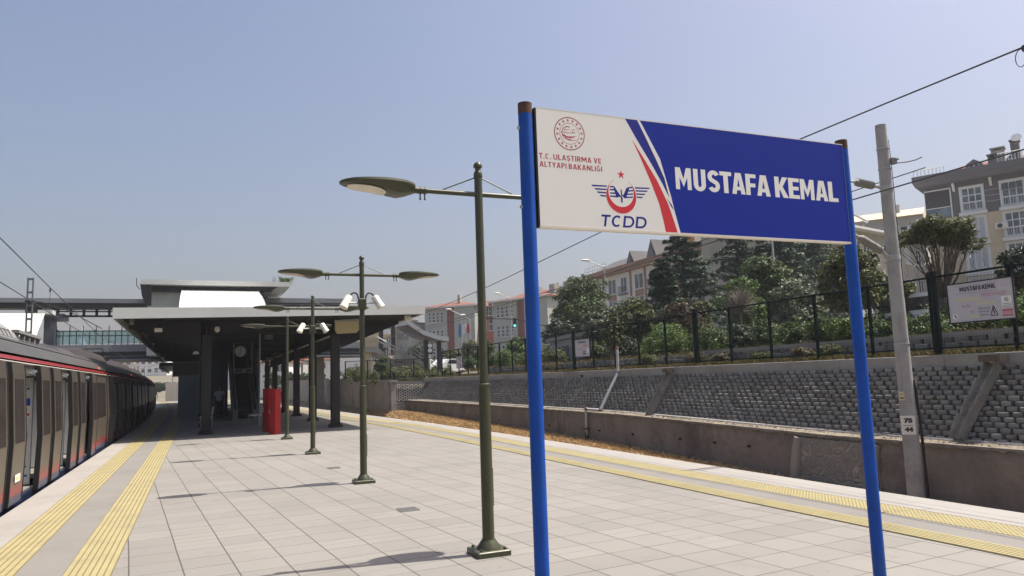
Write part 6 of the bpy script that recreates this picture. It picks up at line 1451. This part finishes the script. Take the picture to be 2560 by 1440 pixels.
for k, (px, py, d, wd, mt, lab) in enumerate(((655, 905, 165, 12, 'wall_white', 'white block of flats seen between the right canopy columns, left one'), (705, 900, 175, 10, 'wall_grey', 'grey block of flats seen between the right canopy columns, right one'), (765, 900, 180, 12, 'wall_white', 'pale block of flats behind the second lamp post under the canopy'))):
    p = atd(px, 960, d); t = thing('apartment_block', lab, 'apartment block', (p.x, p.y, -1), -YAW, local=True); H = zat(px, py, d)+1
    m = MB(); m.box(-wd/2, wd/2, 0, 9, 0, H); m.build('wall', mt, t); m = MB(); hip(m, -wd/2, wd/2, 0, 9, H, 2); m.build('roof', 'tile_roof', t)
    for fl in range(3):
        for q in range(4): window(t, -wd/2+wd*(.08+.23*q), H-2.3-3*fl, wd*.13, 1.6, 0, 'pane', 2, 1, .12)
# curved canopy, stairs and landing at the station entrance on the right
DZ = 62.0
def ep(px, py, d=DZ): return atd(px, py, d)
t = thing('stair_canopy', 'curved grey canopy over the station entrance stairs on two dark posts', 'canopy', tuple(ep(1070, 915)))
a, b, c, d = ep(1020, 800), ep(1060, 826), ep(1095, 838), ep(1122, 842); back = (FW-Vector((0,0,FW.z))).normalized()*2.4+RT*-.5
back = Vector((back.x, back.y, 0))-Vector((RT.x, RT.y, 0))*1.0
m = MB(); top = [a, b, c, d]; thick = Vector((0,0,-.38))
rows = [[p, p+thick, p+thick+back, p+back, p] for p in top]; m.grid(rows); m.poly([rows[0][i] for i in range(4)]); m.poly([rows[-1][i] for i in range(4)]); m.build('roof', 'canopy_grey', t)
m = MB(); m.grid([[p+thick+Vector((0,0,-.03))+back*.04, p+thick+Vector((0,0,-.03))+back*.97] for p in top]); m.build('soffit', 'wall_darkgrey', t)
for px in (1075, 1108):
    p = ep(px, 845); m = MB(); m.obox((p.x+back.x*.3, p.y+back.y*.3, (p.z+1.5)/2-.2), (.32, .32, p.z-1.3)); m.build('post', 'dark_steel', t)
for px in (952, 982):
    p = ep(px, 820, 66); m = MB(); m.obox((p.x, p.y, p.z/2+.6), (.34, .34, p.z+.6)); m.build('post', 'dark_steel', t)
t = thing('entrance_stairs', 'concrete entrance stairs with pale landing and metal handrails beyond the fence', 'stairs', tuple(ep(1000, 930)))
q = [ep(916, 867, 64), ep(943, 867, 64), ep(985, 902, 64), ep(988, 915, 64), ep(940, 880, 64), ep(916, 880, 64)]
m = MB(); m.prism(q, back*.6); m.build('flight', 'concrete', t)
q = [ep(986, 888, 64), ep(1030, 886, 64), ep(1088, 925, 64), ep(1088, 935, 64), ep(1030, 900, 64), ep(986, 902, 64)]
m = MB(); m.prism(q, back*.6); m.build('flight', 'concrete', t)
m = MB(); p0, p1 = ep(916, 842, 64), ep(943, 867, 64); m.prism([ep(916, 842, 64), ep(943, 842, 64), ep(943, 868, 64), ep(916, 868, 64)], back*.6); m.build('landing_wall', 'wall_cream', t)
m = MB(); m.prism([ep(918, 880, 64.5), ep(928, 880, 64.5), ep(928, 930, 64.5), ep(918, 930, 64.5)], back*.2); m.build('pillar', 'wall_cream', t)
m = MB(); m.prism([ep(985, 902, 64.3), ep(1030, 900, 64.3), ep(1060, 925, 64.3), ep(985, 940, 64.3)], back*.2); m.build('wall', 'concrete_wall', t)
for off in (0, 9):
    m = MB(); m.tube([ep(943, 842+off, 63.9), ep(985, 866+off, 63.9), ep(1026, 868+off, 63.9), ep(1092, 908+off, 63.9)], .045, 5); m.build('handrail', 'galv', t)
m = MB()
for px, y0, y1 in ((965, 854, 885), (985, 866, 900), (1005, 868, 895), (1027, 868, 895), (1050, 882, 912), (1072, 896, 922), (1090, 908, 932)): m.cyl(ep(px, y0, 63.9), ep(px, y1, 63.9), .04, n=5)
m.build('baluster', 'galv', t)
# railway signal, street lights, traffic light, flags
def pole(mb, p, top, r0, r1): mb.cyl((p.x, p.y, p.z), (p.x, p.y, top), r0, r1, 8)
p = ep(1075, 915, 58); z0 = ep(1075, 915, 58).z; t = thing('railway_signal', 'black railway signal head with two white discs on a pale post', 'signal', (p.x, p.y, z0-1))
m = MB(); m.cyl((p.x, p.y, z0-1), (p.x, p.y, ep(1075, 885, 58).z), .09, n=8); m.build('post', 'plate', t)
za_, zb2 = ep(1075, 885, 58).z, ep(1075, 857, 58).z; m = MB(); m.obox((p.x, p.y, (za_+zb2)/2), (.5, .25, zb2-za_), -YAW); m.build('head', 'black', t)
for py in (864, 876): m = MB(); q = ep(1075, py, 57.8); m.lathe([(.17, 0), (.17, .03)], q, 14, Matrix.Rotation(-YAW, 3, 'Z') @ Matrix.Rotation(R_(90), 3, 'X')); m.build('disc', 'white', t)
def street_lamp(px, pybase, pytop, pxh, pyh, d, label):
    b = atd(px+3, pybase, d); tp = atd(px, pytop, d); h = atd(pxh, pyh, d); t = thing('street_lamp', label, 'street lamp', (b.x, b.y, terr(b.x, b.y)), group='grey street lamps beyond the fence')
    m = MB(); m.cyl((b.x, b.y, terr(b.x, b.y)), (b.x, b.y, tp.z), .09, .05, 8); m.build('pole', 'galv', t)
    e = Vector((b.x, b.y, tp.z)); m = MB(); v = h-e; m.tube([e, e+v*.6, h], .04, 6); m.build('arm', 'galv', t)
    dd = v.normalized(); m = MB(); m.sph(h+dd*.25, .42, 10, 6, (1, .4, .22)); m.build('head', 'plate', t, True)
street_lamp(1154, 900, 787, 1126, 775, 90, 'street lamp in front of the left school wing')
street_lamp(1175, 900, 798, 1160, 789, 100, 'smaller street lamp with flags in front of the left school wing')
street_lamp(1278, 895, 744, 1247, 735, 85, 'street lamp in front of the right school wing beside the traffic light')
street_lamp(1513, 780, 665, 1470, 653, 60, 'tall street lamp in front of the brown apartment house')
street_lamp(1930, 640, 560, 1900, 552, 45, 'street lamp pole showing below the sign panel between the conifers')
b = atd(1287, 840, 80); t = thing('traffic_light', 'traffic light showing green on an arm over the road before the school', 'traffic light', (b.x, b.y, b.z))
m = MB(); m.tube([atd(1420, 825, 78), atd(1350, 812, 79), atd(1290, 798, 80), atd(1215, 796, 81)], .06, 6); e = atd(1420, 825, 78); m.cyl((e.x, e.y, terr(e.x, e.y)), e, .1, n=6); m.build('arm', 'dark_steel', t)
q = atd(1287, 807, 79.8); m = MB(); m.obox(q, (.36, .3, 1.0), -YAW); m.build('head', 'black', t)
m = MB(); m.lathe([(.13, 0), (.13, .03)], atd(1287, 814, 79.6), 12, Matrix.Rotation(-YAW, 3, 'Z') @ Matrix.Rotation(R_(90), 3, 'X')); m.build('green_light', 'signal_green', t)
for k, (px, mt, lab) in enumerate(((1153, 'flag_blue', 'blue flag hanging on a pole before the school'), (1164, 'flag_white', 'white flag hanging between the blue and red flags'), (1174, 'flag_red', 'red flag hanging on a pole before the school'))):
    a = atd(px, 808, 104); t = thing('flag', lab, 'flag', (a.x, a.y, terr(a.x, a.y))); m = MB(); m.cyl((a.x, a.y, terr(a.x, a.y)), (a.x, a.y, a.z+.5), .05, n=6); m.build('pole', 'galv', t)
    m = MB(); h = 1.9 if k == 0 else 1.3; m.grid([[a+RT*(.06+.12*j*(-1 if k < 2 else -1))+Vector((.05*math.sin(j*2+i), .08*math.sin(j*2.3+i), -h*i/6-.04*j)) for j in range(5)] for i in range(7)]); m.build('cloth', mt, t)
# vehicles on the street above
def car(name, label, cat, X, Y, rz, z, paint, van):
    t = thing(name, label, cat, (X, Y, z), rz, local=True)
    if van: prof = [(-2.2, .35), (-2.25, 1.0), (-2.15, 1.85), (.6, 1.88), (1.35, 1.25), (2.2, 1.02), (2.3, .4)]; win = [(-.05, 1.2), (.0, 1.72), (.55, 1.72), (1.15, 1.2)]
    else: prof = [(-2.1, .35), (-2.15, .95), (-1.7, 1.05), (-1.1, 1.45), (.3, 1.48), (1.1, 1.0), (2.0, .85), (2.1, .35)]; win = [(-1.2, 1.05), (-.95, 1.38), (.2, 1.4), (.8, 1.02)]
    m = MB(); m.prism([(a, -.85, b) for a, b in prof], (0, 1.7, 0)); m.build('body', paint, t)
    for s in (-1, 1):
        m = MB(); m.prism([(a, s*.852, b) for a, b in win], (0, s*.01, 0)); m.build('side_window', 'pane', t)
        if van: m = MB(); m.prism([(a-1.2, s*.852, b) for a, b in ((-.6, 1.2), (-.6, 1.7), (.9, 1.72), (.9, 1.2))], (0, s*.01, 0)); m.build('side_window', 'pane', t)
    for a in (-1.35, 1.4):
        for s in (-1, 1):
            m = MB(); m.cyl((a, s*.72, .32), (a, s*.9, .32), .32, n=16); wl = m.build('wheel', 'rubber', t); m = MB(); m.cyl((a, s*.88, .32), (a, s*.91, .32), .19, n=12); m.build('rim', 'steel', wl)
    m = MB(); m.prism([(prof[4][0]-.02, -.7, prof[4][1]-.12), (prof[5][0]-.0, -.75, prof[5][1]+.06), (prof[5][0]+.03, .75, prof[5][1]+.06), (prof[4][0]+.03, .7, prof[4][1]-.1)], (.03, 0, .02)); m.build('windscreen', 'pane', t)
p = atx(2285, 752, 27.0); car('parked_van', 'white van with a blue roof bar parked on the street behind the numbered mast', 'van', p.x, p.y, R_(90), atx(2285, 737, 27.0).z-1.9, 'car_white', True)
p = atx(2555, 760, 26); car('parked_car', 'white car partly seen at the right edge behind the fence', 'car', p.x, p.y-1.2, R_(90), atx(2550, 708, 26).z-1.48, 'car_white', False)
p = atd(1130, 905, 66); car('parked_car', 'white car glimpsed behind the fence left of the far notice board', 'car', p.x, p.y, R_(20), p.z-1.2, 'car_white', False)
m = MB(); q0 = atx(2140, 765, 25.0); q1 = atx(2290, 765, 25.0); m.box(25.0, 25.25, q1.y+1, q0.y+6, 2.3, 3.35); one('street_wall', m, 'grey_panel', 'pale street wall behind the shrubs left of the numbered mast', 'wall')
for k, (px, py, sh, lab) in enumerate(((968, 915, 'shirt_white', 'person in white walking behind the short fence near the entrance stairs'), (984, 913, 'shirt_pink', 'person in a pink top beside the one in white, behind the short fence'))):
    p = atd(px, 908, 66); zf_ = p.z-1.45; person(p.x, p.y, zf_, R_(-60+20*k), lab, sh, 'cloth_dark', 1.66, .12)
# platform drains
for k, (px, py, lab) in enumerate(((1020, 1274, 'larger dark drain grate in the paving left of the nearest lamp post'), (835, 1170, 'smaller dark drain grate in the paving behind the second lamp post'))):
    p = atz(px, py); t = thing('drain_grate', lab, 'drain', (p.x, p.y, 0)); s_ = .125 if k == 0 else .115; m = MB(); m.box(p.x-s_, p.x+s_, p.y-s_, p.y+s_, .001, .005); m.build('pan', 'black', t)
    m = MB()
    for q in range(9): m.box(p.x-s_+q*s_*.24, p.x-s_+q*s_*.24+.012, p.y-s_, p.y+s_, .005, .009)
    m.box(p.x-s_, p.x+s_, p.y-s_-.015, p.y-s_, .001, .009); m.box(p.x-s_, p.x+s_, p.y+s_, p.y+s_+.015, .001, .009); m.build('bars', 'roof_gear', t)
# ------------------------------------------------------------------ trees and shrubs
def leaves(mb, blobs, n, size, r, flat=.0, shell=.55, asp=.55):
    tot = sum(b[3]*b[4] for b in blobs)
    for (x, y, z, rr, wgt, sc) in [(b[0], b[1], b[2], b[3], b[4], b[5] if len(b) > 5 else (1, 1, 1)) for b in blobs]:
        # leaf clumps: centres on the blob, leaves scattered round each centre
        k = max(4, int(n*rr*wgt/tot)); nc = max(3, k//28)
        cs = []
        for _ in range(nc):
            v = Vector((r.gauss(0, 1), r.gauss(0, 1), r.gauss(0, 1))).normalized()*rr*(1-(1-shell)*r.random()**1.6)*r.uniform(.85, 1.1); cs.append(v)
        for i in range(k):
            c = cs[i % nc]; q = c+Vector((r.gauss(0, 1), r.gauss(0, 1), r.gauss(0, .8)))*rr*.13
            p = Vector((x+q.x*sc[0], y+q.y*sc[1], z+q.z*sc[2])); s = size*r.uniform(.6, 1.3)
            nv = (q.normalized()*.8+Vector((r.gauss(0, .6), r.gauss(0, .6), r.gauss(0, .6)+.35))).normalized(); u, w_, _ = orth(nv); a = r.uniform(0, 6.28)
            u, w_ = u*math.cos(a)+w_*math.sin(a), w_*math.cos(a)-u*math.sin(a)
            mb.add([p-u*s, p-w_*s*asp+nv*s*.15, p+u*s, p+w_*s*asp+nv*s*.15], [(0, 1, 2, 3)])
    return mb
def limbs(mb, base, tips, r0, r, n=5):
    for t_ in tips:
        t_ = Vector(t_); b = Vector(base); mid = b.lerp(t_, .5)+Vector((r.uniform(-.1, .1), r.uniform(-.1, .1), .08))*(t_-b).length
        mb.tube([b, b.lerp(mid, .6), mid, t_], [r0, r0*.75, r0*.5, r0*.14], n)
def tree(name, label, X, Y, z, top, rad, mat, seed, n=5000, leaf=.14, trunk_h=.35, tr=.12, squash=.75, group=None, bark='bark', nb=11, lim=True, cat='tree'):
    r = random.Random(seed); t = thing(name, label, cat, (X, Y, z), group=group); H = top-z; cb = z+H*trunk_h; ch = top-cb
    bl = []
    for k in range(nb):
        a = k*2.4; f = r.random(); rr = rad*r.uniform(.38, .55); zz = cb+ch*(.12+.76*f); wr = rad*.62*math.sin(math.pi*(.18+.75*f))
        bl.append((X+math.cos(a)*wr, Y+math.sin(a)*wr, min(zz, top-rr*.75), rr, rr, (1, 1, squash)))
    bl.append((X, Y, cb+ch*.55, rad*.62, rad*.5, (1, 1, ch/rad/2.2)))
    m = MB(); leaves(m, bl, n, leaf, r); m.build('crown', mat, t)
    m = MB(); m.tube([(X, Y, z-.1), (X+r.uniform(-.05, .05), Y, z+H*trunk_h*.6), (X+r.uniform(-.1, .1), Y, cb+ch*.15)], [tr, tr*.8, tr*.65], 8)
    if lim: limbs(m, (X, Y, z+H*trunk_h*.75), [(b[0], b[1], b[2]) for b in bl[:nb]], tr*.55, r)
    m.build('trunk', bark, t, True); return t
def conifer(label, X, Y, z, top, rad, seed, n=6500, mat='leaf_conifer', group=None, lean=0.0):
    """cedar: horizontal tiers of drooping boughs with gaps between them"""
    r = random.Random(seed); t = thing('conifer_tree', label, 'tree', (X, Y, z), group=group); H = top-z; m = MB(); b = MB(); nb = 74; per = n//nb
    for k in range(nb):
        f = .08+.9*(k/nb); zz = z+H*f; L = rad*(1-f)**.6*r.uniform(.7, 1.2)+.3; a = k*2.4+r.uniform(-.4, .4); d = Vector((math.cos(a), math.sin(a), 0)); dr = r.uniform(-.05, .28)
        tip = Vector((X, Y, zz))+d*L+Vector((0, 0, -L*dr+L*.12)); b.tube([(X, Y, zz), Vector((X, Y, zz)).lerp(tip, .5)+Vector((0, 0, L*.06)), tip], [.05*(1-f)+.015, .03, .008], 4)
        pw = d.cross(Vector((0, 0, 1)))
        for i in range(per):
            s = r.random()**.7; wv = L*.34*math.sin(math.pi*min(1, .12+s*.85)); p = Vector((X, Y, zz)).lerp(tip, s)+pw*r.gauss(0, .55)*wv+Vector((0, 0, L*.06*math.sin(math.pi*s)+r.gauss(0, .035)*L-abs(r.gauss(0, .05))*L)); q = .095*r.uniform(.6, 1.4)
            u = (d*r.uniform(.3, 1)+pw*r.gauss(0, .8)+Vector((0, 0, r.gauss(-.1, .35)))).normalized(); nv = Vector((r.gauss(0, .5), r.gauss(0, .5), 1)); w_ = u.cross(nv).normalized()
            m.add([p-u*q*1.3, p-w_*q*.34, p+u*q*1.3, p+w_*q*.34], [(0, 1, 2, 3)])
    m.build('crown', mat, t); b.tube([(X, Y, z-.2), (X, Y, z+H*.5), (X, Y, top-.2)], [.2, .13, .03], 8); b.build('trunk', 'bark', t, True); return t
def shrub(label, X, Y, z, h, rad, mat, seed, n=1500, leaf=.045, name='shrub', group=None):
    r = random.Random(seed); t = thing(name, label, 'shrub', (X, Y, z), group=group); bl = []
    for k in range(6): a = k*2.4; wr = rad*.55*r.random(); bl.append((X+math.cos(a)*wr, Y+math.sin(a)*wr, z+h*r.uniform(.3, .68), rad*r.uniform(.4, .6), 1, (1, 1, h/rad/1.6)))
    m = MB(); leaves(m, bl, n*2 if h < .7 else n, leaf*.5 if h < .7 else leaf, r, shell=.2 if h < .7 else .55); m.build('foliage', mat, t); m = MB(); limbs(m, (X, Y, z-.05), [(b[0], b[1], b[2]) for b in bl], .03, r, 4); m.build('stem', 'bark', t); return t
def put(px, py, d): p = atd(px, py, d); return p.x, p.y
def ptree(px, pyt, d, prad, label, mat, seed, fn='tree', n=5000, leaf=.13, **k):
    """tree whose crown centre stands at picture column px, d metres ahead, its top at row pyt, crown prad picture units wide"""
    p = atd(px, pyt, d); z = terr(p.x, p.y); rad = prad*d/FPX
    if fn == 'conifer': return conifer(label, p.x, p.y, z, p.z, rad, seed, n)
    return tree(fn, label, p.x, p.y, z, p.z, rad, mat, seed, n, leaf, **k)
# conifers and broadleaf trees behind the fence, left to right
ptree(1452, 690, 55, 82, 'large dense green broadleaf tree between the school and the brown apartment house', 'leaf_mid', 1, n=26000, leaf=.105, trunk_h=.12, squash=.95, nb=18)
ptree(1560, 745, 44, 75, 'silvery leaved tree below the brown apartment house', 'leaf_silver', 2, n=17000, leaf=.085, trunk_h=.1, nb=16)
ptree(1500, 775, 40, 55, 'pale green bushy tree at the left foot of the silvery tree', 'leaf_silver', 22, n=9000, leaf=.08, trunk_h=.08, nb=10)
ptree(1592, 750, 37, 52, 'clipped round olive green tree right of the silvery tree', 'leaf_olive', 3, n=12000, leaf=.065, trunk_h=.25, nb=14)
ptree(1528, 775, 34, 27, 'small brownish green round tree by the street lamp pole', 'leaf_olive', 4, n=2500, leaf=.09, trunk_h=.2, nb=8)
ptree(1702, 580, 46, 125, 'tall dark blue green cedar in front of the brown apartment house', None, 5, 'conifer', n=30000)
ptree(1655, 640, 43, 62, 'dark cedar with drooping boughs, left in the group of conifers', None, 6, 'conifer', n=20000)
ptree(1838, 560, 50, 110, 'open crowned cedar right of the tallest cedar under the sign panel', None, 7, 'conifer', n=20000)
ptree(1945, 560, 48, 130, 'very dark broad conifer just left of the right blue sign post', None, 8, 'conifer', n=30000)
ptree(2030, 570, 54, 100, 'dark conifer behind the right blue sign post', None, 9, 'conifer', n=20000)
ptree(1905, 640, 40, 78, 'deep green leafy tree right of the bare bush', 'leaf_mid', 10, n=17000, leaf=.085, trunk_h=.12, nb=16)
ptree(1850, 690, 36, 62, 'bright green sapling clump below the open cedar', 'leaf_bright', 11, n=12000, leaf=.075, trunk_h=.1, nb=14)
ptree(1985, 670, 34, 66, 'grey green loose tree behind the right blue sign post', 'leaf_silver', 12, n=11000, leaf=.07, trunk_h=.12, nb=14)
ptree(2118, 612, 27, 74, 'clipped round tree with sunlit yellow green top behind the right blue sign post', 'leaf_olive', 13, n=15000, leaf=.06, trunk_h=.28, nb=16, squash=.8)
ptree(1700, 735, 33, 50, 'brownish half dry tree below the tall cedar', 'leaf_brown', 14, n=8000, leaf=.06, trunk_h=.2, nb=10)
ptree(1752, 748, 34, 40, 'second brownish tree left of the bare bush', 'leaf_olive', 15, n=7000, leaf=.055, trunk_h=.2, nb=9)
ptree(2545, 600, 24, 55, 'dark green round tree cut by the right edge of the picture', 'leaf_dark', 16, n=10000, leaf=.05, trunk_h=.3, nb=10)
ptree(2248, 690, 30, 45, 'small dull green tree right behind the numbered mast', 'leaf_olive', 17, n=3000, leaf=.085, trunk_h=.2, nb=9)
ptree(2195, 665, 31, 40, 'small tree between the numbered mast and the round clipped tree', 'leaf_mid', 18, n=3000, leaf=.085, trunk_h=.25, nb=9)
ptree(1640, 800, 35, 34, 'dark round bush tree under the brownish trees', 'leaf_dark', 19, n=3500, leaf=.09, trunk_h=.1, nb=9)
ptree(1400, 800, 52, 55, 'low leafy tree in front of the right school wing', 'leaf_dark', 20, n=4500, leaf=.15, trunk_h=.1, nb=10)
for k, (px, py, d, pr, mt, lab) in enumerate(((1215, 855, 62, 34, 'leaf_mid', 'green tree behind the fence right of the nearest lamp post'), (1300, 830, 60, 38, 'leaf_bright', 'fresh green tree below the traffic light'), (1130, 862, 70, 30, 'leaf_olive', 'dull reddish green tree before the left school wing'),
        (1040, 850, 85, 38, 'leaf_dark', 'dark tree under the curved stair canopy'), (955, 890, 60, 22, 'leaf_mid', 'young tree beside the stair pillar'), (1255, 870, 56, 30, 'leaf_mid', 'leafy tree close behind the fence before the right school wing'), (1172, 850, 80, 36, 'leaf_olive', 'thin twiggy tree below the flags'), (410, 955, 150, 30, 'leaf_dark', 'dark tree at the far end of the platform under the bridge'), (680, 930, 120, 24, 'leaf_mid', 'green tree glimpsed between the right canopy columns above the cabinets'), (722, 925, 115, 22, 'leaf_dark', 'dark tree glimpsed behind the farthest lamp post under the canopy'), (765, 930, 125, 24, 'leaf_mid', 'tree glimpsed just left of the third lamp post under the canopy'))):
    ptree(px, py, d, pr, lab, mt, 40+k, n=6500, leaf=.12, trunk_h=.1, nb=10)
# the umbrella shaped tree with visible branching
r = random.Random(99); p = atx(2352, 692, 21.5); X, Y = p.x, p.y; z = terr(X, Y); top = atx(2345, 518, 21.5).z
d_ = (Vector((X, Y, 0))-CAM).dot(FW); k_ = d_/FPX; t = thing('umbrella_tree', 'umbrella shaped tree with bare spreading branches in front of the apartment buildings', 'tree', (X, Y, z))
side = Vector((RT.x, RT.y, 0)).normalized()
bl = []
for q in range(26):
    u = r.uniform(-1, 1); v = r.uniform(-1, 1); 
    if u*u+v*v > 1: continue
    c = Vector((X, Y, 0))+side*(u*82*k_)+side.cross(Vector((0, 0, 1)))*(v*70*k_); bl.append((c.x, c.y, top-38*k_-46*k_*(u*u*.9+v*v*.5)-r.uniform(0, 26)*k_, 30*k_*r.uniform(.8, 1.15), 1, (1, 1, .8)))
m = MB(); leaves(m, bl, 20000, .042, r); m.build('crown', 'leaf_olive', t)
m = MB(); crotch = Vector((X, Y, z+(top-z)*.30)); m.tube([(X, Y, z-.1), (X+.04, Y, z+.6), crotch], [.15, .13, .12], 8)
for b in bl:
    tip = Vector(b[:3])-Vector((0, 0, b[3]*.2)); mid = crotch.lerp(tip, .5)+Vector((0, 0, -.22)); m.tube([crotch-Vector((0, 0, .1)), crotch.lerp(mid, .5)+Vector((0, 0, -.03)), mid, tip], [.06, .048, .032, .012], 5)
    for q in range(3): m.tube([mid.lerp(tip, .3*q), tip+Vector((r.gauss(0, .3), r.gauss(0, .3), r.gauss(.05, .15)))], [.014, .005], 4)
m.build('trunk', 'bark', t, True)
# bare grey bush
X, Y = put(1850, 770, 31); z = terr(X, Y); t = thing('bare_bush', 'leafless grey bush of fine twigs beside the bright green sapling clump', 'bush', (X, Y, z)); m = MB(); r = random.Random(5); zc0 = atd(1845, 752, 31).z; R0 = 52*31/FPX
for q in range(260):
    v = Vector((r.gauss(0, 1), r.gauss(0, 1), r.gauss(.35, .8))).normalized()*R0*r.uniform(.6, 1.05); b = Vector((X, Y, zc0-R0*.5)); e = Vector((X, Y, zc0))+v
    m.tube([b+v*.1, b.lerp(e, .55)+Vector((r.gauss(0, .05), r.gauss(0, .05), .05)), e], [.016, .009, .003], 3)
m.tube([(X, Y, z), (X, Y, zc0-R0*.4)], .05, 6); m.build('twigs', 'twig', t)
# shrubs along the strip behind the fence
sh = [(2050, 800, 17.8, 1.15, .75, 'leaf_mid', 'dark green shrub behind the fence directly left of the right blue sign post'), (1980, 815, 18.3, 1.0, .7, 'leaf_mid', 'broad green shrub behind the fence left of the right blue sign post'), (2110, 830, 17.6, 1.0, .7, 'leaf_bright', 'yellow green shrub seen just behind the right blue sign post'),
      (1660, 840, 18.2, 1.6, 1.2, 'leaf_bright', 'fresh green feathery shrub behind the fence, midway between the two blue sign posts'), (1700, 830, 19.4, 1.5, 1.0, 'leaf_bright', 'second feathery green shrub right behind the freshest one'), (1560, 850, 18.6, 1.3, 1.0, 'leaf_dark', 'dark shrub left of the feathery green shrub'),
      (1780, 815, 19.4, 1.3, 1.0, 'leaf_mid', 'green leafy shrub below the bare bush'), (1850, 812, 19.0, 1.2, .9, 'leaf_dark', 'dark leafy shrub behind the fence below the sapling clump'), (1910, 800, 20.0, 1.3, 1.0, 'leaf_mid', 'tall leafy shrub behind the fence below the deep green tree'),
      (2240, 760, 19.5, .95, .75, 'leaf_dark', 'dark shrub in front of the parked van'), (2310, 760, 19.0, .95, .8, 'leaf_mid', 'green shrub right of the parked van'), (2430, 690, 22, 1.2, 1.3, 'leaf_bright', 'sunlit hedge shrub above the large notice board'), (2550, 765, 18.5, .9, .7, 'leaf_bright', 'bright shrub right of the large notice board'),
      (1490, 860, 18.5, 1.1, .9, 'leaf_mid', 'green shrub right of the weathered notice board'), (1395, 875, 18.0, .9, .9, 'leaf_olive', 'yellowish shrub in front of the utility house'), (1260, 880, 17.5, 1.3, .9, 'leaf_bright', 'bright green sapling behind the fence right of the nearest lamp post'),
      (1330, 880, 18.0, 1.1, .9, 'leaf_olive', 'olive shrub just behind the left blue sign post'), (1170, 885, 17.5, 1.2, .9, 'leaf_mid', 'green shrub behind the fence by the far notice board'), (1120, 895, 18.5, 1.2, .9, 'leaf_olive', 'loose olive shrub left of the far notice board'), (1220, 890, 18.6, 1.2, .9, 'leaf_mid', 'green shrub between the nearest lamp post and the bright sapling'),
      (2000, 850, 16.2, .55, .45, 'leaf_brown', 'dry brown bush at the foot of the fence left of the right blue sign post'), (1800, 880, 16.0, .5, .45, 'leaf_brown', 'dry reddish bush at the foot of the fence in the middle'), (2070, 860, 16.1, .6, .5, 'leaf_olive', 'low straggly bush at the fence foot by the right blue sign post'), (1620, 885, 16.0, .6, .5, 'leaf_olive', 'low straggly bush at the fence foot right of the drain pipe'), (1900, 880, 16.0, .5, .45, 'leaf_olive', 'low olive bush at the fence foot left of the dry brown bush'),
      (1740, 880, 16.0, .55, .45, 'leaf_brown', 'withered bush at the fence foot left of the dry reddish bush'), (1375, 905, 16.0, .6, .5, 'leaf_brown', 'dry bush at the fence foot right of the left blue sign post')]
for k, (px, py, X, h, rad, mt, lab) in enumerate(sh):
    q = atx(px, py, X); shrub(lab, X, q.y, terr(X, q.y)-.03, h, rad, mt, 200+k, n=int(1500+3000*rad))
m = MB(); r = random.Random(31); bl = []
for k in range(110): y = r.uniform(9, 49); x = r.uniform(18.3, 22.5); bl.append((x, y, terr(x, y)+r.uniform(.2, .75), r.uniform(.4, .75), 1, (1, 1, .8)))
leaves(m, bl, 52000, .055, r); tag(m.build('undergrowth', 'leaf_mid'), 'continuous green undergrowth on the bank between fence and street', 'undergrowth', kind='stuff')
m = MB(); bl = []
for k in range(120): y = r.uniform(54, 110); x = r.uniform(14.5, 60); bl.append((x, y, terr(x, y)+r.uniform(.2, 1.0), r.uniform(.7, 1.5), 1, (1, 1, .8)))
leaves(m, bl, 16000, .18, r); tag(m.build('undergrowth', 'leaf_dark'), 'distant green undergrowth before the school and brown house', 'undergrowth', kind='stuff')
m = MB(); bl = []
for k in range(40): px = r.uniform(865, 1090); p = atd(px, 935, 56+r.uniform(-3, 3)); bl.append((p.x, p.y, atd(px, 930, 56).z+r.uniform(-.5, .1), r.uniform(.35, .6), 1, (1, 1, .9)))
leaves(m, bl, 20000, .055, r); tag(m.build('undergrowth', 'leaf_olive'), 'brownish green plants behind the abutment wall and short fence', 'undergrowth', kind='stuff')
# ------------------------------------------------------------------ thin summer haze over the whole scene
hm = bpy.data.materials.new('haze'); hm.use_nodes = True; hn = hm.node_tree; hn.nodes.clear()
hv = hn.nodes.new('ShaderNodeVolumePrincipled'); hv.inputs['Color'].default_value = (.86, .91, 1.0, 1); hv.inputs['Density'].default_value = .0005; hv.inputs['Anisotropy'].default_value = .2
ho = hn.nodes.new('ShaderNodeOutputMaterial'); hn.links.new(hv.outputs[0], ho.inputs['Volume']); M['haze'] = hm
m = MB(); m.box(-800, 900, -90, 900, -2.4, 60); tag(m.build('haze', 'haze'), 'thin pale summer haze in the air', 'haze', kind='stuff')
for o in list(col.objects):
    if o.get('_local'): del o['_local']
    if o.type in ('CAMERA', 'LIGHT'): continue
